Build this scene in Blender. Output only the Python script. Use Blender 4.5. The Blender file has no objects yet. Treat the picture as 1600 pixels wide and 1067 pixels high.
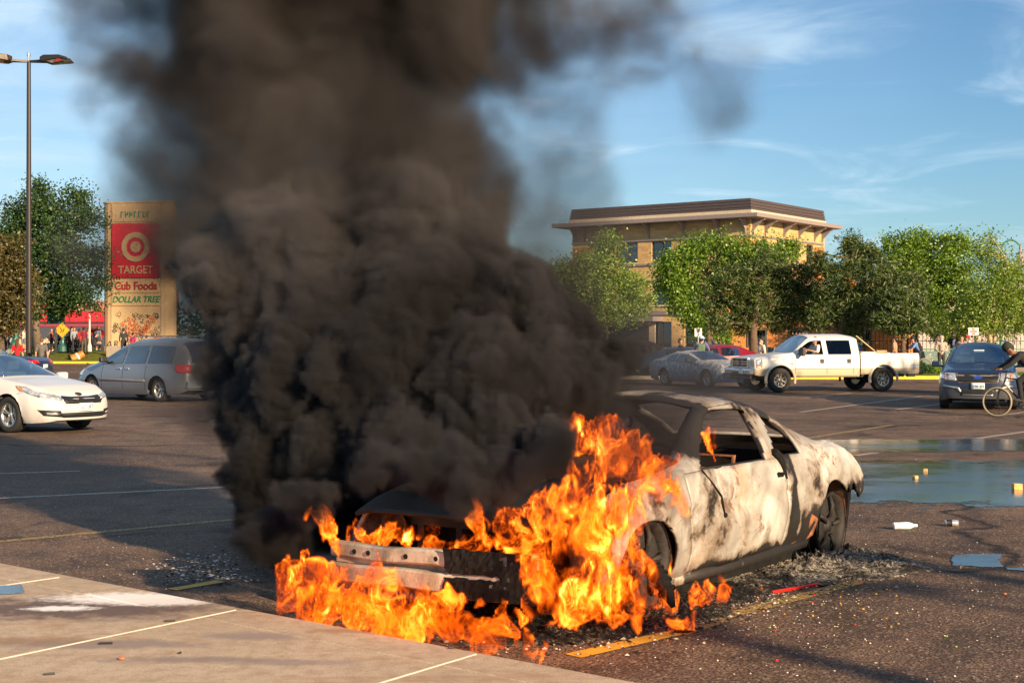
import bpy, bmesh, math, random
import numpy as np
from mathutils import Vector, Matrix
from mathutils.bvhtree import BVHTree
S = bpy.context.scene
COL = S.collection
PI = math.pi
R = math.radians
# ------------------------------------------------------------------ camera
HC, FPX, HY = 1.70, 2200.0, 528.0      # eye height, focal length in photo pixels, horizon row
cd = bpy.data.cameras.new('camera'); cam = bpy.data.objects.new('camera', cd); COL.objects.link(cam)
cam.location = (0, 0, HC); cd.sensor_width = 36; cd.lens = 36 * FPX / 1600
cam.rotation_euler = (PI / 2, 0, 0); cd.shift_y = -(533.5 - HY) / 1600
cd.clip_start = .1; cd.clip_end = 3000
S.camera = cam
# ------------------------------------------------------------------ light
SUN_EL, SUN_AZ = R(19), R(144)          # azimuth clockwise from +Y: behind the camera, to the right
sunv = Vector((math.sin(SUN_AZ) * math.cos(SUN_EL), math.cos(SUN_AZ) * math.cos(SUN_EL), math.sin(SUN_EL)))
ld = bpy.data.lights.new('sun', 'SUN'); lo = bpy.data.objects.new('sun', ld); COL.objects.link(lo)
ld.energy = 5.0; ld.angle = R(.5); ld.color = (1, .73, .44)
lo.rotation_euler = sunv.to_track_quat('Z', 'Y').to_euler()
lo.location = sunv * 100
W = bpy.data.worlds.new('World'); S.world = W; W.use_nodes = True
def world():
    nt = W.node_tree; n = nt.nodes; L = nt.links.new; n.clear()
    out = n.new('ShaderNodeOutputWorld'); bg = n.new('ShaderNodeBackground'); bg.inputs[1].default_value = .05
    sky = n.new('ShaderNodeTexSky'); sky.sky_type = 'NISHITA'; sky.sun_disc = False
    sky.sun_elevation = SUN_EL; sky.sun_rotation = SUN_AZ; sky.air_density = 1.0; sky.dust_density = .35; sky.ozone_density = 2.2
    tc = n.new('ShaderNodeTexCoord'); sep = n.new('ShaderNodeSeparateXYZ'); L(tc.outputs['Generated'], sep.inputs[0])
    def m(op, a, b=None, c=None):
        q = n.new('ShaderNodeMath'); q.operation = op
        for i, v in enumerate((a, b, c)):
            if v is None: continue
            if isinstance(v, (int, float)): q.inputs[i].default_value = v
            else: L(v, q.inputs[i])
        return q.outputs[0]
    el = m('ADD', sep.outputs[2], .08)
    u = m('DIVIDE', sep.outputs[0], el); v = m('DIVIDE', sep.outputs[1], el)
    cb = n.new('ShaderNodeCombineXYZ'); L(m('MULTIPLY', u, 1.5), cb.inputs[0]); L(m('MULTIPLY', v, 1.5), cb.inputs[1]); cb.inputs[2].default_value = 2.7
    no = n.new('ShaderNodeTexNoise'); no.inputs['Scale'].default_value = .9; no.inputs['Detail'].default_value = 9; no.inputs['Roughness'].default_value = .58; no.inputs['Distortion'].default_value = .9
    L(cb.outputs[0], no.inputs['Vector'])
    rp = n.new('ShaderNodeMapRange'); rp.interpolation_type = 'SMOOTHSTEP'; rp.inputs[1].default_value = .49; rp.inputs[2].default_value = .76; L(no.outputs[0], rp.inputs[0])
    # thin veil low down and to the left
    lv = n.new('ShaderNodeMapRange'); lv.inputs[1].default_value = .30; lv.inputs[2].default_value = -.30; lv.inputs[3].default_value = 0; lv.inputs[4].default_value = .6; L(sep.outputs[0], lv.inputs[0])
    nv = n.new('ShaderNodeTexNoise'); nv.inputs['Scale'].default_value = 1.6; nv.inputs['Detail'].default_value = 5; L(cb.outputs[0], nv.inputs['Vector'])
    veil = m('MULTIPLY', lv.outputs[0], m('SMOOTH_MIN', m('MULTIPLY', nv.outputs[0], 1.5), 1, .2))
    f = m('MINIMUM', m('ADD', m('MULTIPLY', rp.outputs[0], .55), veil), .8)
    mx = n.new('ShaderNodeMix'); mx.data_type = 'RGBA'; L(f, mx.inputs[0]); L(sky.outputs[0], mx.inputs[6]); mx.inputs[7].default_value = (8.5, 8.3, 8.3, 1)
    tint = n.new('ShaderNodeMix'); tint.data_type = 'RGBA'; tint.blend_type = 'MULTIPLY'; tint.inputs[0].default_value = 1
    L(mx.outputs[2], tint.inputs[6]); tint.inputs[7].default_value = (.76, .99, 1.16, 1)
    L(tint.outputs[2], bg.inputs[0]); L(bg.outputs[0], out.inputs[0])
world()
S.view_settings.view_transform = 'Standard'; S.view_settings.look = 'None'; S.view_settings.gamma = 1
S.view_settings.exposure = 1.15
S.cycles.use_denoising = True
S.cycles.max_bounces = 7; S.cycles.diffuse_bounces = 2; S.cycles.glossy_bounces = 3; S.cycles.transmission_bounces = 4
S.cycles.transparent_max_bounces = 16; S.cycles.volume_bounces = 0
S.cycles.volume_step_rate = 1.3; S.cycles.volume_max_steps = 400
S.cycles.sample_clamp_indirect = 4
rng = random.Random(7)
# ------------------------------------------------------------------ helpers
def G(px, py, z=0.0):
    """the point of the plane at height z that the photo shows at (px, py)"""
    d = (HC - z) * FPX / (py - HY)
    return Vector(((px - 800) / FPX * d, d, z))
def P3(px, py, d):
    return Vector(((px - 800) / FPX * d, d, HC - (py - HY) / FPX * d))
def tag(o, label=None, cat=None, group=None, kind=None):
    for k, v in (('label', label), ('category', cat), ('group', group), ('kind', kind)):
        if v: o[k] = v
    return o
def empty(name, loc=(0, 0, 0), rz=0, sc=1):
    o = bpy.data.objects.new(name, None); COL.objects.link(o); o.location = loc; o.rotation_euler = (0, 0, rz); o.scale = (sc,) * 3
    o.empty_display_size = .2
    return o
def mobj(name, verts, faces, mat, parent=None, smooth=False, mats=None, fmi=None):
    me = bpy.data.meshes.new(name); me.from_pydata([tuple(v) for v in verts], [], [tuple(f) for f in faces])
    for m in (mats or [mat]): me.materials.append(m)
    if fmi is not None: me.polygons.foreach_set('material_index', fmi)
    if smooth: me.polygons.foreach_set('use_smooth', [True] * len(me.polygons))
    me.update()
    o = bpy.data.objects.new(name, me); COL.objects.link(o)
    if parent is not None: o.parent = parent
    return o
class MB:
    def __init__(s): s.v = []; s.f = []
    def add(s, vs, fs):
        k = len(s.v); s.v += [tuple(v) for v in vs]; s.f += [tuple(k + i for i in f) for f in fs]; return s
    def box(s, c, d, rz=0, M=None, taper=1, b=0):
        x, y, z = d[0] / 2, d[1] / 2, d[2] / 2; vs = []
        for sz in (-1, 1):
            t = 1 if sz < 0 else taper
            for sx, sy in ((-1, -1), (1, -1), (1, 1), (-1, 1)): vs.append(Vector((sx * x * t, sy * y * t, sz * z)))
        m = Matrix.Rotation(rz, 3, 'Z') if M is None else M
        vs = [m @ v + Vector(c) for v in vs]
        if b > 0:      # bevelled box through bmesh
            bm = bmesh.new(); bv = [bm.verts.new(v) for v in vs]
            for f in ((3, 2, 1, 0), (4, 5, 6, 7), (0, 1, 5, 4), (1, 2, 6, 5), (2, 3, 7, 6), (3, 0, 4, 7)): bm.faces.new([bv[i] for i in f])
            bmesh.ops.bevel(bm, geom=bm.edges[:], offset=b, segments=2, affect='EDGES', profile=.5)
            bm.verts.index_update(); s.add([v.co.copy() for v in bm.verts], [[v.index for v in f.verts] for f in bm.faces]); bm.free(); return s
        return s.add(vs, ((3, 2, 1, 0), (4, 5, 6, 7), (0, 1, 5, 4), (1, 2, 6, 5), (2, 3, 7, 6), (3, 0, 4, 7)))
    def tube(s, pts, r, n=8, caps=True):
        pts = [Vector(p) for p in pts]; rs = r if isinstance(r, (list, tuple)) else [r] * len(pts)
        k = len(s.v); up = None
        for i, p in enumerate(pts):
            t = (pts[min(i + 1, len(pts) - 1)] - pts[max(i - 1, 0)])
            t = t.normalized() if t.length > 1e-9 else Vector((0, 0, 1))
            if up is None or abs(up.dot(t)) > .98: up = Vector((0, 0, 1)) if abs(t.z) < .9 else Vector((1, 0, 0))
            a = t.cross(up).normalized(); b = a.cross(t).normalized(); up = b
            for j in range(n):
                q = 2 * PI * j / n; s.v.append(tuple(p + (a * math.cos(q) + b * math.sin(q)) * rs[i]))
        for i in range(len(pts) - 1):
            for j in range(n):
                a0 = k + i * n + j; a1 = k + i * n + (j + 1) % n; s.f.append((a0, a1, a1 + n, a0 + n))
        if caps:
            s.f.append(tuple(k + j for j in range(n))[::-1]); s.f.append(tuple(k + (len(pts) - 1) * n + j for j in range(n)))
        return s
    def lathe(s, c, prof, n=24, axis='Z', M=None):
        """prof: list of (radius, height)"""
        k = len(s.v); c = Vector(c)
        for r, h in prof:
            for j in range(n):
                q = 2 * PI * j / n; a, b = r * math.cos(q), r * math.sin(q)
                v = Vector((a, b, h)) if axis == 'Z' else (Vector((a, h, b)) if axis == 'Y' else Vector((h, a, b)))
                if M is not None: v = M @ v
                s.v.append(tuple(c + v))
        for i in range(len(prof) - 1):
            for j in range(n):
                a0 = k + i * n + j; a1 = k + i * n + (j + 1) % n; s.f.append((a0, a1, a1 + n, a0 + n))
        return s
    def ball(s, c, r, n=10, m=7, sc=(1, 1, 1)):
        k = len(s.v)
        for i in range(m + 1):
            t = PI * i / m
            for j in range(n):
                q = 2 * PI * j / n
                s.v.append((c[0] + r * sc[0] * math.sin(t) * math.cos(q), c[1] + r * sc[1] * math.sin(t) * math.sin(q), c[2] + r * sc[2] * math.cos(t)))
        for i in range(m):
            for j in range(n):
                a0 = k + i * n + j; a1 = k + i * n + (j + 1) % n; s.f.append((a0, a0 + n, a1 + n, a1))
        return s
    def prism(s, poly, z0, z1):
        k = len(poly); return s.add([(x, y, z0) for x, y in poly] + [(x, y, z1) for x, y in poly],
            [tuple(range(k))[::-1], tuple(range(k, 2 * k))] + [(i, (i + 1) % k, k + (i + 1) % k, k + i) for i in range(k)])
    def build(s, name, mat, parent=None, smooth=False): return mobj(name, s.v, s.f, mat, parent, smooth)
def text(name, body, size, mat, parent, loc, rot, ext=.01, sx=1, align='CENTER', shear=0, bold=0):
    c = bpy.data.curves.new(name, 'FONT'); c.body = body; c.size = size; c.extrude = ext; c.align_x = align; c.align_y = 'CENTER'; c.shear = shear; c.offset = bold
    t = bpy.data.objects.new(name, c); COL.objects.link(t); me = bpy.data.meshes.new_from_object(t.evaluated_get(bpy.context.evaluated_depsgraph_get())); bpy.data.objects.remove(t); bpy.data.curves.remove(c)
    me.materials.clear(); me.materials.append(mat); me.name = name
    o = bpy.data.objects.new(name, me); COL.objects.link(o); o.parent = parent; o.location = loc; o.rotation_euler = rot; o.scale = (sx, 1, 1)
    return o
# ------------------------------------------------------------------ materials
def ndm(name):
    m = bpy.data.materials.new(name); m.use_nodes = True; nt = m.node_tree; b = nt.nodes['Principled BSDF']
    return m, nt, b
def nmath(nt, op, a, b=None, c=None):
    q = nt.nodes.new('ShaderNodeMath'); q.operation = op
    for i, v in enumerate((a, b, c)):
        if v is None: continue
        if isinstance(v, (int, float)): q.inputs[i].default_value = v
        else: nt.links.new(v, q.inputs[i])
    return q.outputs[0]
def nnoise(nt, scale, detail=4, rough=.55, vec=None, dist=0, w=None):
    q = nt.nodes.new('ShaderNodeTexNoise'); q.inputs['Scale'].default_value = scale; q.inputs['Detail'].default_value = detail
    q.inputs['Roughness'].default_value = rough; q.inputs['Distortion'].default_value = dist
    if vec is not None: nt.links.new(vec, q.inputs['Vector'])
    return q.outputs[0]
def nramp(nt, fac, stops, interp='LINEAR'):
    q = nt.nodes.new('ShaderNodeValToRGB'); e = q.color_ramp.elements; q.color_ramp.interpolation = interp
    while len(e) < len(stops): e.new(.5)
    for i, (p, c) in enumerate(stops):
        e[i].position = p; e[i].color = (c, c, c, 1) if isinstance(c, (int, float)) else (*c, 1)
    nt.links.new(fac, q.inputs[0]); return q.outputs[0]
def nmix(nt, fac, a, b, blend='MIX'):
    q = nt.nodes.new('ShaderNodeMix'); q.data_type = 'RGBA'; q.blend_type = blend
    for i, v in ((0, fac), (6, a), (7, b)):
        if isinstance(v, (int, float)): q.inputs[i].default_value = v
        elif isinstance(v, tuple): q.inputs[i].default_value = (*v, 1)
        else: nt.links.new(v, q.inputs[i])
    return q.outputs[2]
def nbump(nt, b, h, strength=.3, dist=.01):
    q = nt.nodes.new('ShaderNodeBump'); q.inputs['Strength'].default_value = strength; q.inputs['Distance'].default_value = dist
    nt.links.new(h, q.inputs['Height']); nt.links.new(q.outputs[0], b.inputs['Normal'])
def nobj(nt): return nt.nodes.new('ShaderNodeTexCoord').outputs['Object']
def nmap(nt, vec, sc=(1, 1, 1), loc=(0, 0, 0), rot=(0, 0, 0)):
    q = nt.nodes.new('ShaderNodeMapping'); nt.links.new(vec, q.inputs[0]); q.inputs['Scale'].default_value = sc; q.inputs['Location'].default_value = loc; q.inputs['Rotation'].default_value = rot
    return q.outputs[0]
def nsep(nt, vec):
    q = nt.nodes.new('ShaderNodeSeparateXYZ'); nt.links.new(vec, q.inputs[0]); return q.outputs
def pbr(name, col, rough=.6, metal=0, var=.12, vs=6, bump=0, bs=60, coat=0, spec=.5, emit=None, es=0, trans=0):
    """plain material with a soft cloudy variation of its colour"""
    m, nt, b = ndm(name); o = nobj(nt)
    n1 = nnoise(nt, vs, 5, .6, o)
    lo_ = tuple(max(0, c * (1 - var)) for c in col); hi = tuple(min(1, c * (1 + var)) for c in col)
    nt.links.new(nramp(nt, n1, ((.3, lo_), (.7, hi))), b.inputs['Base Color'])
    b.inputs['Metallic'].default_value = metal; b.inputs['Specular IOR Level'].default_value = spec; b.inputs['Coat Weight'].default_value = coat
    b.inputs['Coat Roughness'].default_value = .06
    nt.links.new(nmath(nt, 'ADD', nmath(nt, 'MULTIPLY', nmath(nt, 'SUBTRACT', n1, .5), .25), rough), b.inputs['Roughness'])
    if bump: nbump(nt, b, nnoise(nt, bs, 4, .6, o), bump, .01)
    if emit: b.inputs['Emission Color'].default_value = (*emit, 1); b.inputs['Emission Strength'].default_value = es
    return m
def glass_mat(name, tint, refl=1.0, rough=.03):
    m = bpy.data.materials.new(name); m.use_nodes = True; nt = m.node_tree; n = nt.nodes; n.clear(); L = nt.links.new
    out = n.new('ShaderNodeOutputMaterial'); t = n.new('ShaderNodeBsdfTransparent'); t.inputs[0].default_value = (*tint, 1)
    g = n.new('ShaderNodeBsdfGlossy'); g.inputs['Roughness'].default_value = rough; g.inputs['Color'].default_value = (.85, .95, 1, 1)
    fr = n.new('ShaderNodeFresnel'); fr.inputs[0].default_value = 1.55
    mx = n.new('ShaderNodeMixShader'); L(nmath(nt, 'MINIMUM', nmath(nt, 'MULTIPLY', fr.outputs[0], refl), 1.0), mx.inputs[0]); L(t.outputs[0], mx.inputs[1]); L(g.outputs[0], mx.inputs[2]); L(mx.outputs[0], out.inputs[0])
    return m
M = {}
M['black'] = pbr('black plastic', (.012, .012, .013), .5)
M['rubber'] = pbr('tyre rubber', (.018, .017, .016), .85, bump=.3)
M['alloy'] = pbr('alloy rim', (.55, .54, .52), .32, .9)
M['chrome'] = pbr('chrome', (.7, .7, .7), .12, 1, .03)
M['dark_int'] = pbr('dark interior', (.02, .02, .022), .8)
M['seat_grey'] = pbr('grey seat fabric', (.16, .16, .15), .85)
M['glass'] = glass_mat('car glass', (.38, .5, .52), .5)
M['glass_dark'] = glass_mat('tinted car glass', (.04, .055, .065), .28)
M['lamp_clear'] = pbr('clear lamp lens', (.55, .55, .56), .08, .6, .45, 18, coat=1)
M['amber'] = pbr('amber lens', (.75, .22, .02), .15, coat=1)
M['red_lens'] = pbr('red lens', (.5, .01, .015), .12, coat=1)
M['plate'] = pbr('number plate', (.55, .66, .72), .4)
M['plate_text'] = pbr('plate text', (.03, .05, .12), .5)
M['steel_pole'] = pbr('dark bronze pole', (.035, .028, .024), .45, .4)
# ------------------------------------------------------------------ ground
def asphalt_mat():
    m, nt, b = ndm('worn asphalt'); o = nobj(nt)
    big = nnoise(nt, .22, 5, .6, o, .6); mid = nnoise(nt, 1.7, 6, .65, o); fine = nnoise(nt, 60, 3, .7, o); grain = nnoise(nt, 260, 2, .6, o)
    c = nramp(nt, big, ((.32, (.115, .076, .057)), (.5, (.185, .122, .089)), (.68, (.27, .183, .135))))
    c = nmix(nt, nramp(nt, mid, ((.36, .75), (.56, 0))), c, (.055, .038, .030))
    vo = nt.nodes.new('ShaderNodeTexVoronoi'); vo.inputs['Scale'].default_value = 46; nt.links.new(o, vo.inputs['Vector'])
    agg = nramp(nt, vo.outputs['Color'], ((.62, 0), (.95, .9)))
    c = nmix(nt, nmath(nt, 'MULTIPLY', agg, .75), c, (.46, .33, .23))
    c = nmix(nt, nramp(nt, fine, ((.44, .85), (.52, 0))), c, (.022, .016, .014))
    # pale scuffs
    sc = nnoise(nt, 3.1, 8, .75, nmap(nt, o, (1, .35, 1), rot=(0, 0, .9)), .4)
    c = nmix(nt, nramp(nt, sc, ((.64, 0), (.74, .35))), c, (.30, .26, .23))
    # cracks
    cr = nt.nodes.new('ShaderNodeTexVoronoi'); cr.feature = 'DISTANCE_TO_EDGE'; cr.inputs['Scale'].default_value = .16
    q = nt.nodes.new('ShaderNodeVectorMath'); q.operation = 'ADD'; nt.links.new(o, q.inputs[0])
    nz = nt.nodes.new('ShaderNodeTexNoise'); nz.inputs['Scale'].default_value = .9; nz.inputs['Detail'].default_value = 6; nt.links.new(o, nz.inputs['Vector'])
    s2 = nt.nodes.new('ShaderNodeVectorMath'); s2.operation = 'SCALE'; s2.inputs['Scale'].default_value = 1.6; nt.links.new(nz.outputs['Color'], s2.inputs[0]); nt.links.new(s2.outputs[0], q.inputs[1])
    nt.links.new(q.outputs[0], cr.inputs['Vector'])
    crk = nmath(nt, 'MULTIPLY', nramp(nt, cr.outputs['Distance'], ((.0, .95), (.018, 0))), nramp(nt, nnoise(nt, .3, 2, .5, o), ((.42, 0), (.5, 1))))
    c = nmix(nt, crk, c, (.015, .014, .015))
    st = nnoise(nt, .55, 4, .6, nmap(nt, o, loc=(4, 9, 0)), 1.2)
    c = nmix(nt, nramp(nt, st, ((.60, 0), (.66, .6))), c, (.028, .021, .018))
    sk = nt.nodes.new('ShaderNodeTexWave'); sk.inputs['Scale'].default_value = .11; sk.inputs['Distortion'].default_value = 9; sk.inputs['Detail'].default_value = 2; sk.inputs['Detail Scale'].default_value = .5; nt.links.new(nmap(nt, o, rot=(0, 0, .4)), sk.inputs['Vector'])
    c = nmix(nt, nmath(nt, 'MULTIPLY', nramp(nt, sk.outputs['Fac'], ((.975, 0), (.99, .4))), nramp(nt, nnoise(nt, .4, 3, .6, nmap(nt, o, loc=(2, 2, 0))), ((.52, 0), (.60, 1)))), c, (.034, .026, .023))
    nt.links.new(c, b.inputs['Base Color']); nt.links.new(nramp(nt, mid, ((.3, .62), (.7, .85))), b.inputs['Roughness'])
    b.inputs['Specular IOR Level'].default_value = .12
    nbump(nt, b, nmath(nt, 'ADD', nmath(nt, 'MULTIPLY', vo.outputs['Distance'], .6), fine), .75, .012)
    return m
M['asphalt'] = asphalt_mat()
gv = []; gf = []
ys = [-30, 0, 4, 8, 12, 20, 30, 45, 60, 90, 140, 300, 900, 2500]; xs_ = [-2500, -600, -150, -60, -30, -10, 0, 10, 30, 60, 150, 600, 2500]
for y in ys:
    for x in xs_: gv.append((x, y, 0))
nx_ = len(xs_)
for i in range(len(ys) - 1):
    for j in range(nx_ - 1): a = i * nx_ + j; gf.append((a, a + 1, a + nx_ + 1, a + nx_))
tag(mobj('parking_lot', gv, gf, M['asphalt']), kind='structure')
# ---- concrete apron with its kerb edge
ZC = .12
A0 = G(0, 877, ZC); A1 = G(1020, 1067, ZC); ud = (A1 - A0); ud.z = 0; ud.normalize(); nd = Vector((ud.y, -ud.x, 0))   # nd points to the camera side
if nd.y > 0: nd = -nd
def concrete_mat():
    m, nt, b = ndm('weathered concrete'); o = nobj(nt)
    big = nnoise(nt, .9, 5, .6, o, .5); fine = nnoise(nt, 140, 3, .65, o); mid = nnoise(nt, 9, 6, .7, o)
    c = nramp(nt, big, ((.3, (.42, .325, .235)), (.7, (.52, .41, .305))))
    c = nmix(nt, nramp(nt, mid, ((.35, .7), (.55, 0))), c, (.33, .23, .155))
    c = nmix(nt, nramp(nt, fine, ((.36, .8), (.46, 0))), c, (.20, .14, .10))
    rust = nnoise(nt, 1.5, 7, .7, nmap(nt, o, (.35, 2.4, 1), (3, 1, 0), (0, 0, -.75)), .8)
    c = nmix(nt, nramp(nt, rust, ((.55, 0), (.66, .65))), c, (.34, .19, .10))
    # powder and soot stains, each with its own place
    def blot(px, py, r, sx, sy, rot, col, amt, c, sc=7):
        p = G(px, py, ZC)
        w = nmap(nt, o, (1, 1, 1)); sub = nt.nodes.new('ShaderNodeVectorMath'); sub.operation = 'SUBTRACT'; nt.links.new(w, sub.inputs[0]); sub.inputs[1].default_value = tuple(p)
        mp = nmap(nt, sub.outputs[0], (sx, sy, 1), rot=(0, 0, rot))
        ln = nt.nodes.new('ShaderNodeVectorMath'); ln.operation = 'LENGTH'; nt.links.new(mp, ln.inputs[0])
        d = nmath(nt, 'ADD', nmath(nt, 'DIVIDE', ln.outputs['Value'], r), nmath(nt, 'MULTIPLY', nmath(nt, 'SUBTRACT', nnoise(nt, sc, 7, .72, o), .5), 1.5))
        return nmix(nt, nramp(nt, d, ((.45, amt), (1.05, 0))), c, col)
    c = blot(120, 950, 1.15, 1, 2.6, .0, (.13, .09, .08), 1.0, c)
    c = blot(205, 934, .62, 1, 2.6, .2, (.80, .76, .74), 1.0, c, 16)
    c = blot(250, 940, .40, 1, 2.6, .2, (.75, .70, .68), .9, c, 22)
    c = blot(95, 950, .26, 1, 2.6, .2, (.80, .76, .74), 1.0, c, 16)
    c = blot(395, 993, .34, 1, 2.6, -.3, (.24, .19, .18), .8, c)
    c = blot(150, 1006, .7, 1, 5, .35, (.22, .17, .16), .75, c)
    c = blot(290, 1030, .55, 1, 6, .2, (.22, .17, .16), .75, c)
    c = blot(450, 1035, .40, 1, 5, .25, (.25, .20, .19), .7, c)
    c = blot(560, 985, .35, 1, 4, -.6, (.26, .15, .08), .7, c)
    c = blot(20, 1000, .5, 1, 4, .2, (.26, .15, .08), .6, c)
    nt.links.new(c, b.inputs['Base Color']); b.inputs['Roughness'].default_value = .85; b.inputs['Specular IOR Level'].default_value = .25
    nbump(nt, b, nmath(nt, 'ADD', fine, nmath(nt, 'MULTIPLY', mid, .6)), .5, .006)
    return m
M['concrete'] = concrete_mat()
def apron():
    prof = [(0, -.05), (.003, ZC - .03), (.012, ZC - .010), (.03, ZC - .002), (.05, ZC), (.34, ZC), (.345, ZC - .006), (.355, ZC - .006), (.36, ZC + .0), (30, ZC)]
    n = 60; vs = []; fs = []
    for i in range(n + 1):
        t = -14 + 34 * i / n + .0
        for a, z in prof:
            p = A0 + ud * t + nd * a; vs.append((p.x, p.y, z))
    k = len(prof)
    for i in range(n):
        for j in range(k - 1): a = i * k + j; fs.append((a, a + 1, a + k + 1, a + k))
    o = mobj('sidewalk', vs, fs, M['concrete']); tag(o, kind='structure')
    # pale sealed joints
    mb = MB()
    jm = pbr('joint sealant', (.52, .44, .36), .8, bump=.3)
    for (x0, y0, x1, y1) in ((-40, 1038, 368, 953), (540, 1083, 743, 1022), (-60, 924, 92, 902)):
        a, b = G(x0, y0, ZC), G(x1, y1, ZC); d = (b - a); q = Vector((-d.y, d.x, 0)).normalized() * .009
        n = 14; pr = [(a + d * i / n) for i in range(n + 1)]
        vs = []; 
        for p in pr:
            w = .8 + .4 * rng.random(); vs += [p - q * w + Vector((0, 0, .0006)), p - q * w * .6 + Vector((0, 0, .005)), p + q * w * .6 + Vector((0, 0, .005)), p + q * w + Vector((0, 0, .0006))]
        mb.add(vs, [(i * 4 + j, i * 4 + j + 4, i * 4 + j + 5, i * 4 + j + 1) for i in range(n) for j in range(3)])
    tag(mb.build('sidewalk_joints', jm), kind='structure')
apron()
# ---- painted stall lines
def paint_mat(name, col, wear=.5):
    m, nt, b = ndm(name); o = nobj(nt)
    c = nmix(nt, nramp(nt, nnoise(nt, 5, 6, .7, o), ((.35, .6), (.6, 0))), col, tuple(v * .55 for v in col))
    b.inputs['Roughness'].default_value = .7
    nt.links.new(c, b.inputs['Base Color'])
    nt.links.new(nramp(nt, nnoise(nt, 34, 6, .78, o), ((wear - .08, 0), (wear + .02, 1))), b.inputs['Alpha'])
    return m
M['yellow_line'] = paint_mat('worn yellow paint', (.62, .36, .03), .40)
M['old_line'] = paint_mat('faded yellow paint', (.38, .25, .08), .5)
M['white_line'] = paint_mat('faded pale paint', (.42, .36, .30), .47)
def line(mb, x0, y0, x1, y1, w=.1, z=.004):
    a, b = G(x0, y0), G(x1, y1); d = b - a; q = Vector((-d.y, d.x, 0)).normalized() * w / 2; n = max(2, int(d.length / .6)); vs = []
    for i in range(n + 1):
        p = a + d * i / n; vs += [(p.x - q.x, p.y - q.y, z), (p.x + q.x, p.y + q.y, z)]
    mb.add(vs, [(2 * i, 2 * i + 1, 2 * i + 3, 2 * i + 2) for i in range(n)])
mb = MB(); line(mb, 895, 1025, 1075, 984, .12); line(mb, 270, 921, 345, 908, .1); tag(mb.build('stall_line_markings', M['yellow_line']), kind='structure')
mb = MB(); line(mb, 1120, 966, 1345, 908, .12); line(mb, -30, 849, 375, 811, .11); line(mb, 1060, 990, 1130, 968, .12)
line(mb, 1285, 722, 1400, 690, .12); line(mb, 1180, 697, 1395, 664, .12); tag(mb.build('faded_stall_markings', M['old_line']), kind='structure')
mb = MB(); line(mb, -30, 780, 360, 761, .11); line(mb, -30, 741, 125, 736, .1); line(mb, 1250, 644, 1440, 619, .12); line(mb, 1400, 640, 1620, 612, .12)
line(mb, 1270, 620, 1330, 614, .1); line(mb, 1335, 712, 1620, 672, .12); line(mb, 1560, 650, 1700, 628, .1); tag(mb.build('pale_stall_markings', M['white_line']), kind='structure')
# ---- wet patches
def wet_mat(name, seed, cover=.5):
    m, nt, b = ndm(name); o = nobj(nt)
    n1 = nnoise(nt, 1.1, 6, .6, nmap(nt, o, (.5, 1.2, 1), (seed, 0, 0)), .3)
    b.inputs['Base Color'].default_value = (.028, .026, .026, 1); b.inputs['IOR'].default_value = 1.5
    nt.links.new(nramp(nt, n1, ((.42, .03), (.60, .20))), b.inputs['Roughness'])
    a = nt.nodes.new('ShaderNodeAttribute'); a.attribute_name = 'edge'
    e = nmath(nt, 'ADD', a.outputs['Fac'], nmath(nt, 'MULTIPLY', nmath(nt, 'SUBTRACT', nnoise(nt, 2.4, 8, .7, o), .5), 1.7))
    nt.links.new(nramp(nt, e, ((.40, 0), (.50, 1))), b.inputs['Alpha'])
    nbump(nt, b, nnoise(nt, 26, 5, .6, nmap(nt, o, (1, .6, 1))), .12, .01)
    return m
def puddle(corners, seed, z=.006):
    """a sheet between four photo corners, wet in the middle and ragged at its edge"""
    c = [G(*p) for p in corners]; n = 24; vs = []; ed = []
    for i in range(n + 1):
        for j in range(n + 1):
            u, v = i / n, j / n; p = (c[0] * (1 - u) + c[1] * u) * (1 - v) + (c[3] * (1 - u) + c[2] * u) * v
            vs.append((p.x, p.y, z)); ed.append(min(1, 4.5 * min(u, 1 - u), 3.2 * min(v, 1 - v)))
    fs = [(i * (n + 1) + j, (i + 1) * (n + 1) + j, (i + 1) * (n + 1) + j + 1, i * (n + 1) + j + 1) for i in range(n) for j in range(n)]
    o = mobj('puddle_water', vs, fs, wet_mat('wet asphalt %d' % seed, seed)); at = o.data.attributes.new('edge', 'FLOAT', 'POINT'); at.data.foreach_set('value', ed)
    tag(o, kind='structure')
puddle(((1180, 800), (1760, 815), (1760, 712), (1250, 712)), 1)
puddle(((1200, 714), (1760, 706), (1700, 682), (1230, 684)), 2)
puddle(((1475, 889), (1575, 889), (1570, 864), (1480, 864)), 3)
puddle(((1560, 890), (1700, 900), (1700, 893), (1560, 886)), 5)
puddle(((-60, 965), (45, 960), (40, 940), (-60, 945)), 6, ZC + .004)
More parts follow.
